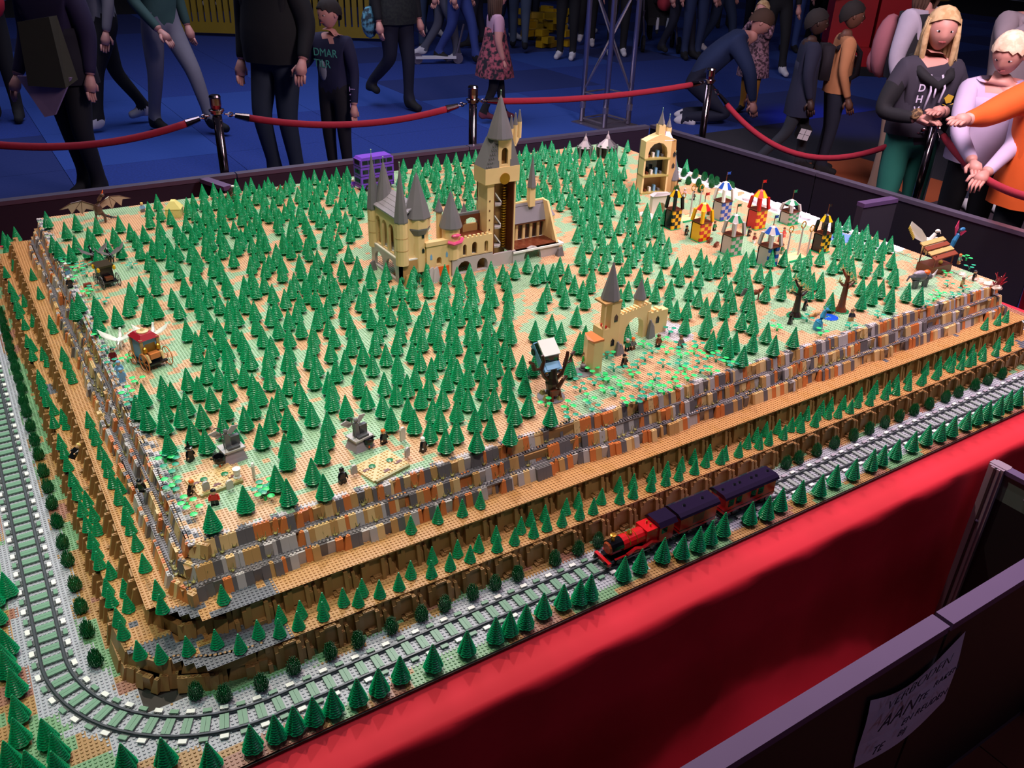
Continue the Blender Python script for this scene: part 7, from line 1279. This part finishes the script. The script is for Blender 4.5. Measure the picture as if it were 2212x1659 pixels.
t, q3 = person('woman in a pale grey cowl-neck sweater and jeans with hands at her face', FP(2105, 452), 1.66, fab('pale_cowl_sweater', '94848e'), fab('woman_jeans', '181e34'), hb3, FA+.1, pose=dict(lw=(.03, -.15, .84), rw=(-.03, -.15, .84), le=(.16, -.10, .72), re=(-.16, -.10, .72)), shoes=shoe_w, bulk=1.2); child_at(t, MB(1).tube([(.10*math.cos(a*math.pi/6), .09*math.sin(a*math.pi/6)-.02, 1.33+.012*math.sin(a)) for a in range(13)], .035, 8).tube([(.115*math.cos(a*math.pi/6), .10*math.sin(a*math.pi/6)-.03, 1.29) for a in range(13)], .03, 8), 'cowl_collar', fab('pale_cowl_sweater', '94848e'))
bp = GF(2193, 75, 95); bp.z = 0; bh = 1.42
t, q3 = person('blond boy in a white shirt gripping the velvet rope', (bp.x, bp.y), max(1.15, min(1.5, bh)), fab('white_shirt_boy', 'b8a4c4'), blk, fab('hair_pale_blond', 'c8a890', 'dcc0a8', 30), FA-.55, skinb, pose=armpose(bp, FA-.55, bh, l=GF(2128, 376, 23), r=GF(2102, 352, 26)), headturn=(.35, 0, -.2), grip=True, bulk=1.1); coat(t, q3, max(1.15, min(1.5, bh)), .54, .78, .12, .105, fab('white_shirt_boy', 'b8a4c4'), 'shirt')
op = Vector((585*S, 135*S, 0)); oh = 1.50
t, q3 = person('child in an orange sweater at the right edge pointing with one hand', (op.x, op.y), oh, fab('orange_sweater', 'd85818'), blk, hb3, FA-.35, skinb, pose=armpose(op, FA-.35, oh, r=GF(2088, 258, 55)), bulk=1.2, build=1.1); coat(t, q3, oh, .43, .78, .135, .11, fab('orange_sweater', 'd85818'), 'sweater')
# yellow fence, pile and far visitors
fa_, fb_ = FP(395, 76), FP(860, 92); d = fb_-fa_; t = thing('yellow_fence', 'yellow slatted fence with people behind it at the top left', 'fence', tuple(fa_), math.atan2(d.y, d.x)); ym = mat('fence_yellow', '8a7418', .5)
n = 34; L = d.length
for i in range(n): MB(1).box(i*L/n, i*L/n+.07, -.02, .02, .1, .95).build('slat', ym, t)
MB(1).box(0, L, -.03, .03, .05, .2).build('bottom_rail', ym, t); MB(1).box(0, L, -.03, .03, .85, .95).build('top_rail', ym, t)
for k_, (px, py) in enumerate(((1165, 85), (1180, 100), (1155, 60), (1195, 72))):
    p = FP(px, py); r = random.Random(k_); b = MB(1)
    for i in range(14): x, y, z = r.uniform(-.3, .3), r.uniform(-.25, .25), r.uniform(0, .35-.0); b.box(x-.09, x+.09, y-.06, y+.06, z, z+.09)
    tag(b.build('yellow_brick_pile', mat('pile_yellow', 'c09818', .4), None, (p.x, p.y, 0), r.uniform(0, 3)), 'heap of yellow building bricks on the carpet left of the truss', 'pile', 'yellow brick heaps', None)
p = FP(945, 138); t = thing('toy_scooter', 'small white and grey kick scooter lying on the blue carpet', 'scooter', (p.x, p.y, 0), -.3); MB(1).box(-.3, .25, -.05, .05, .07, .1).build('deck', shoe_w, t)
for x in (-.27, .28): MB(1).prism([(x+.07*math.cos(a*math.pi/7), .07+.07*math.sin(a*math.pi/7)) for a in range(14)], -.02, .02).build('wheel', alu, t)
MB(1).tube([(.26, 0, .1), (.36, 0, .5)], .015, 6).build('stem', alu, t)
fl = [(450, 40, 'dark', blk), (520, 45, 'pink-shirted', fab('far_pink', '9a5070')), (590, 50, 'grey-clad', gry), (700, 45, 'pink-striped', fab('far_pink2', 'a06088')), (820, 60, 'green-clad', fab('far_green', '2c4438')), (900, 80, 'black-clad', blk), (930, 50, 'brown-clad', fab('far_brown', '4a3424')), (1030, 75, 'navy-clad', navy), (1090, 60, 'grey-jeaned', fab('slate_jeans', '39455c')), (1150, 35, 'teal-clad', fab('far_teal', '204848')), (1265, 70, 'lilac-clad', fab('far_lilac', '6a6080')), (1390, 60, 'pink-coated', fab('far_pinkcoat', '8a7078')), (1460, 95, 'charcoal-clad', fab('far_char', '22222c')), (1545, 90, 'denim-clad', jeans), (1620, 70, 'black-coated', blk), (1660, 130, 'dark-coated', blk), (1245, 40, 'white-shirted', fab('white_shirt', '8c8aa0'))]
for k, (px, py, wd_, m) in enumerate(fl):
    p = FP(px, (py+28) if px > 870 else 18+(k%3)*6); nb_ = 'yellow fence' if px < 870 else 'yellow brick heap' if px < 1200 else 'truss tower' if px < 1300 else 'stroller' if px < 1500 else 'kneeling man'
    person('far %s visitor at the top of the view near the %s' % (wd_, nb_), p, 1.72+.03*(k % 3), m, r_.choice([dkj, blk, jeans]), hb1, FA+r_.uniform(-1.5, 1.5), pose=walk(r_.choice([-1, 1, .4])), shoes=r_.choice([shoe_w, shoe_b]))
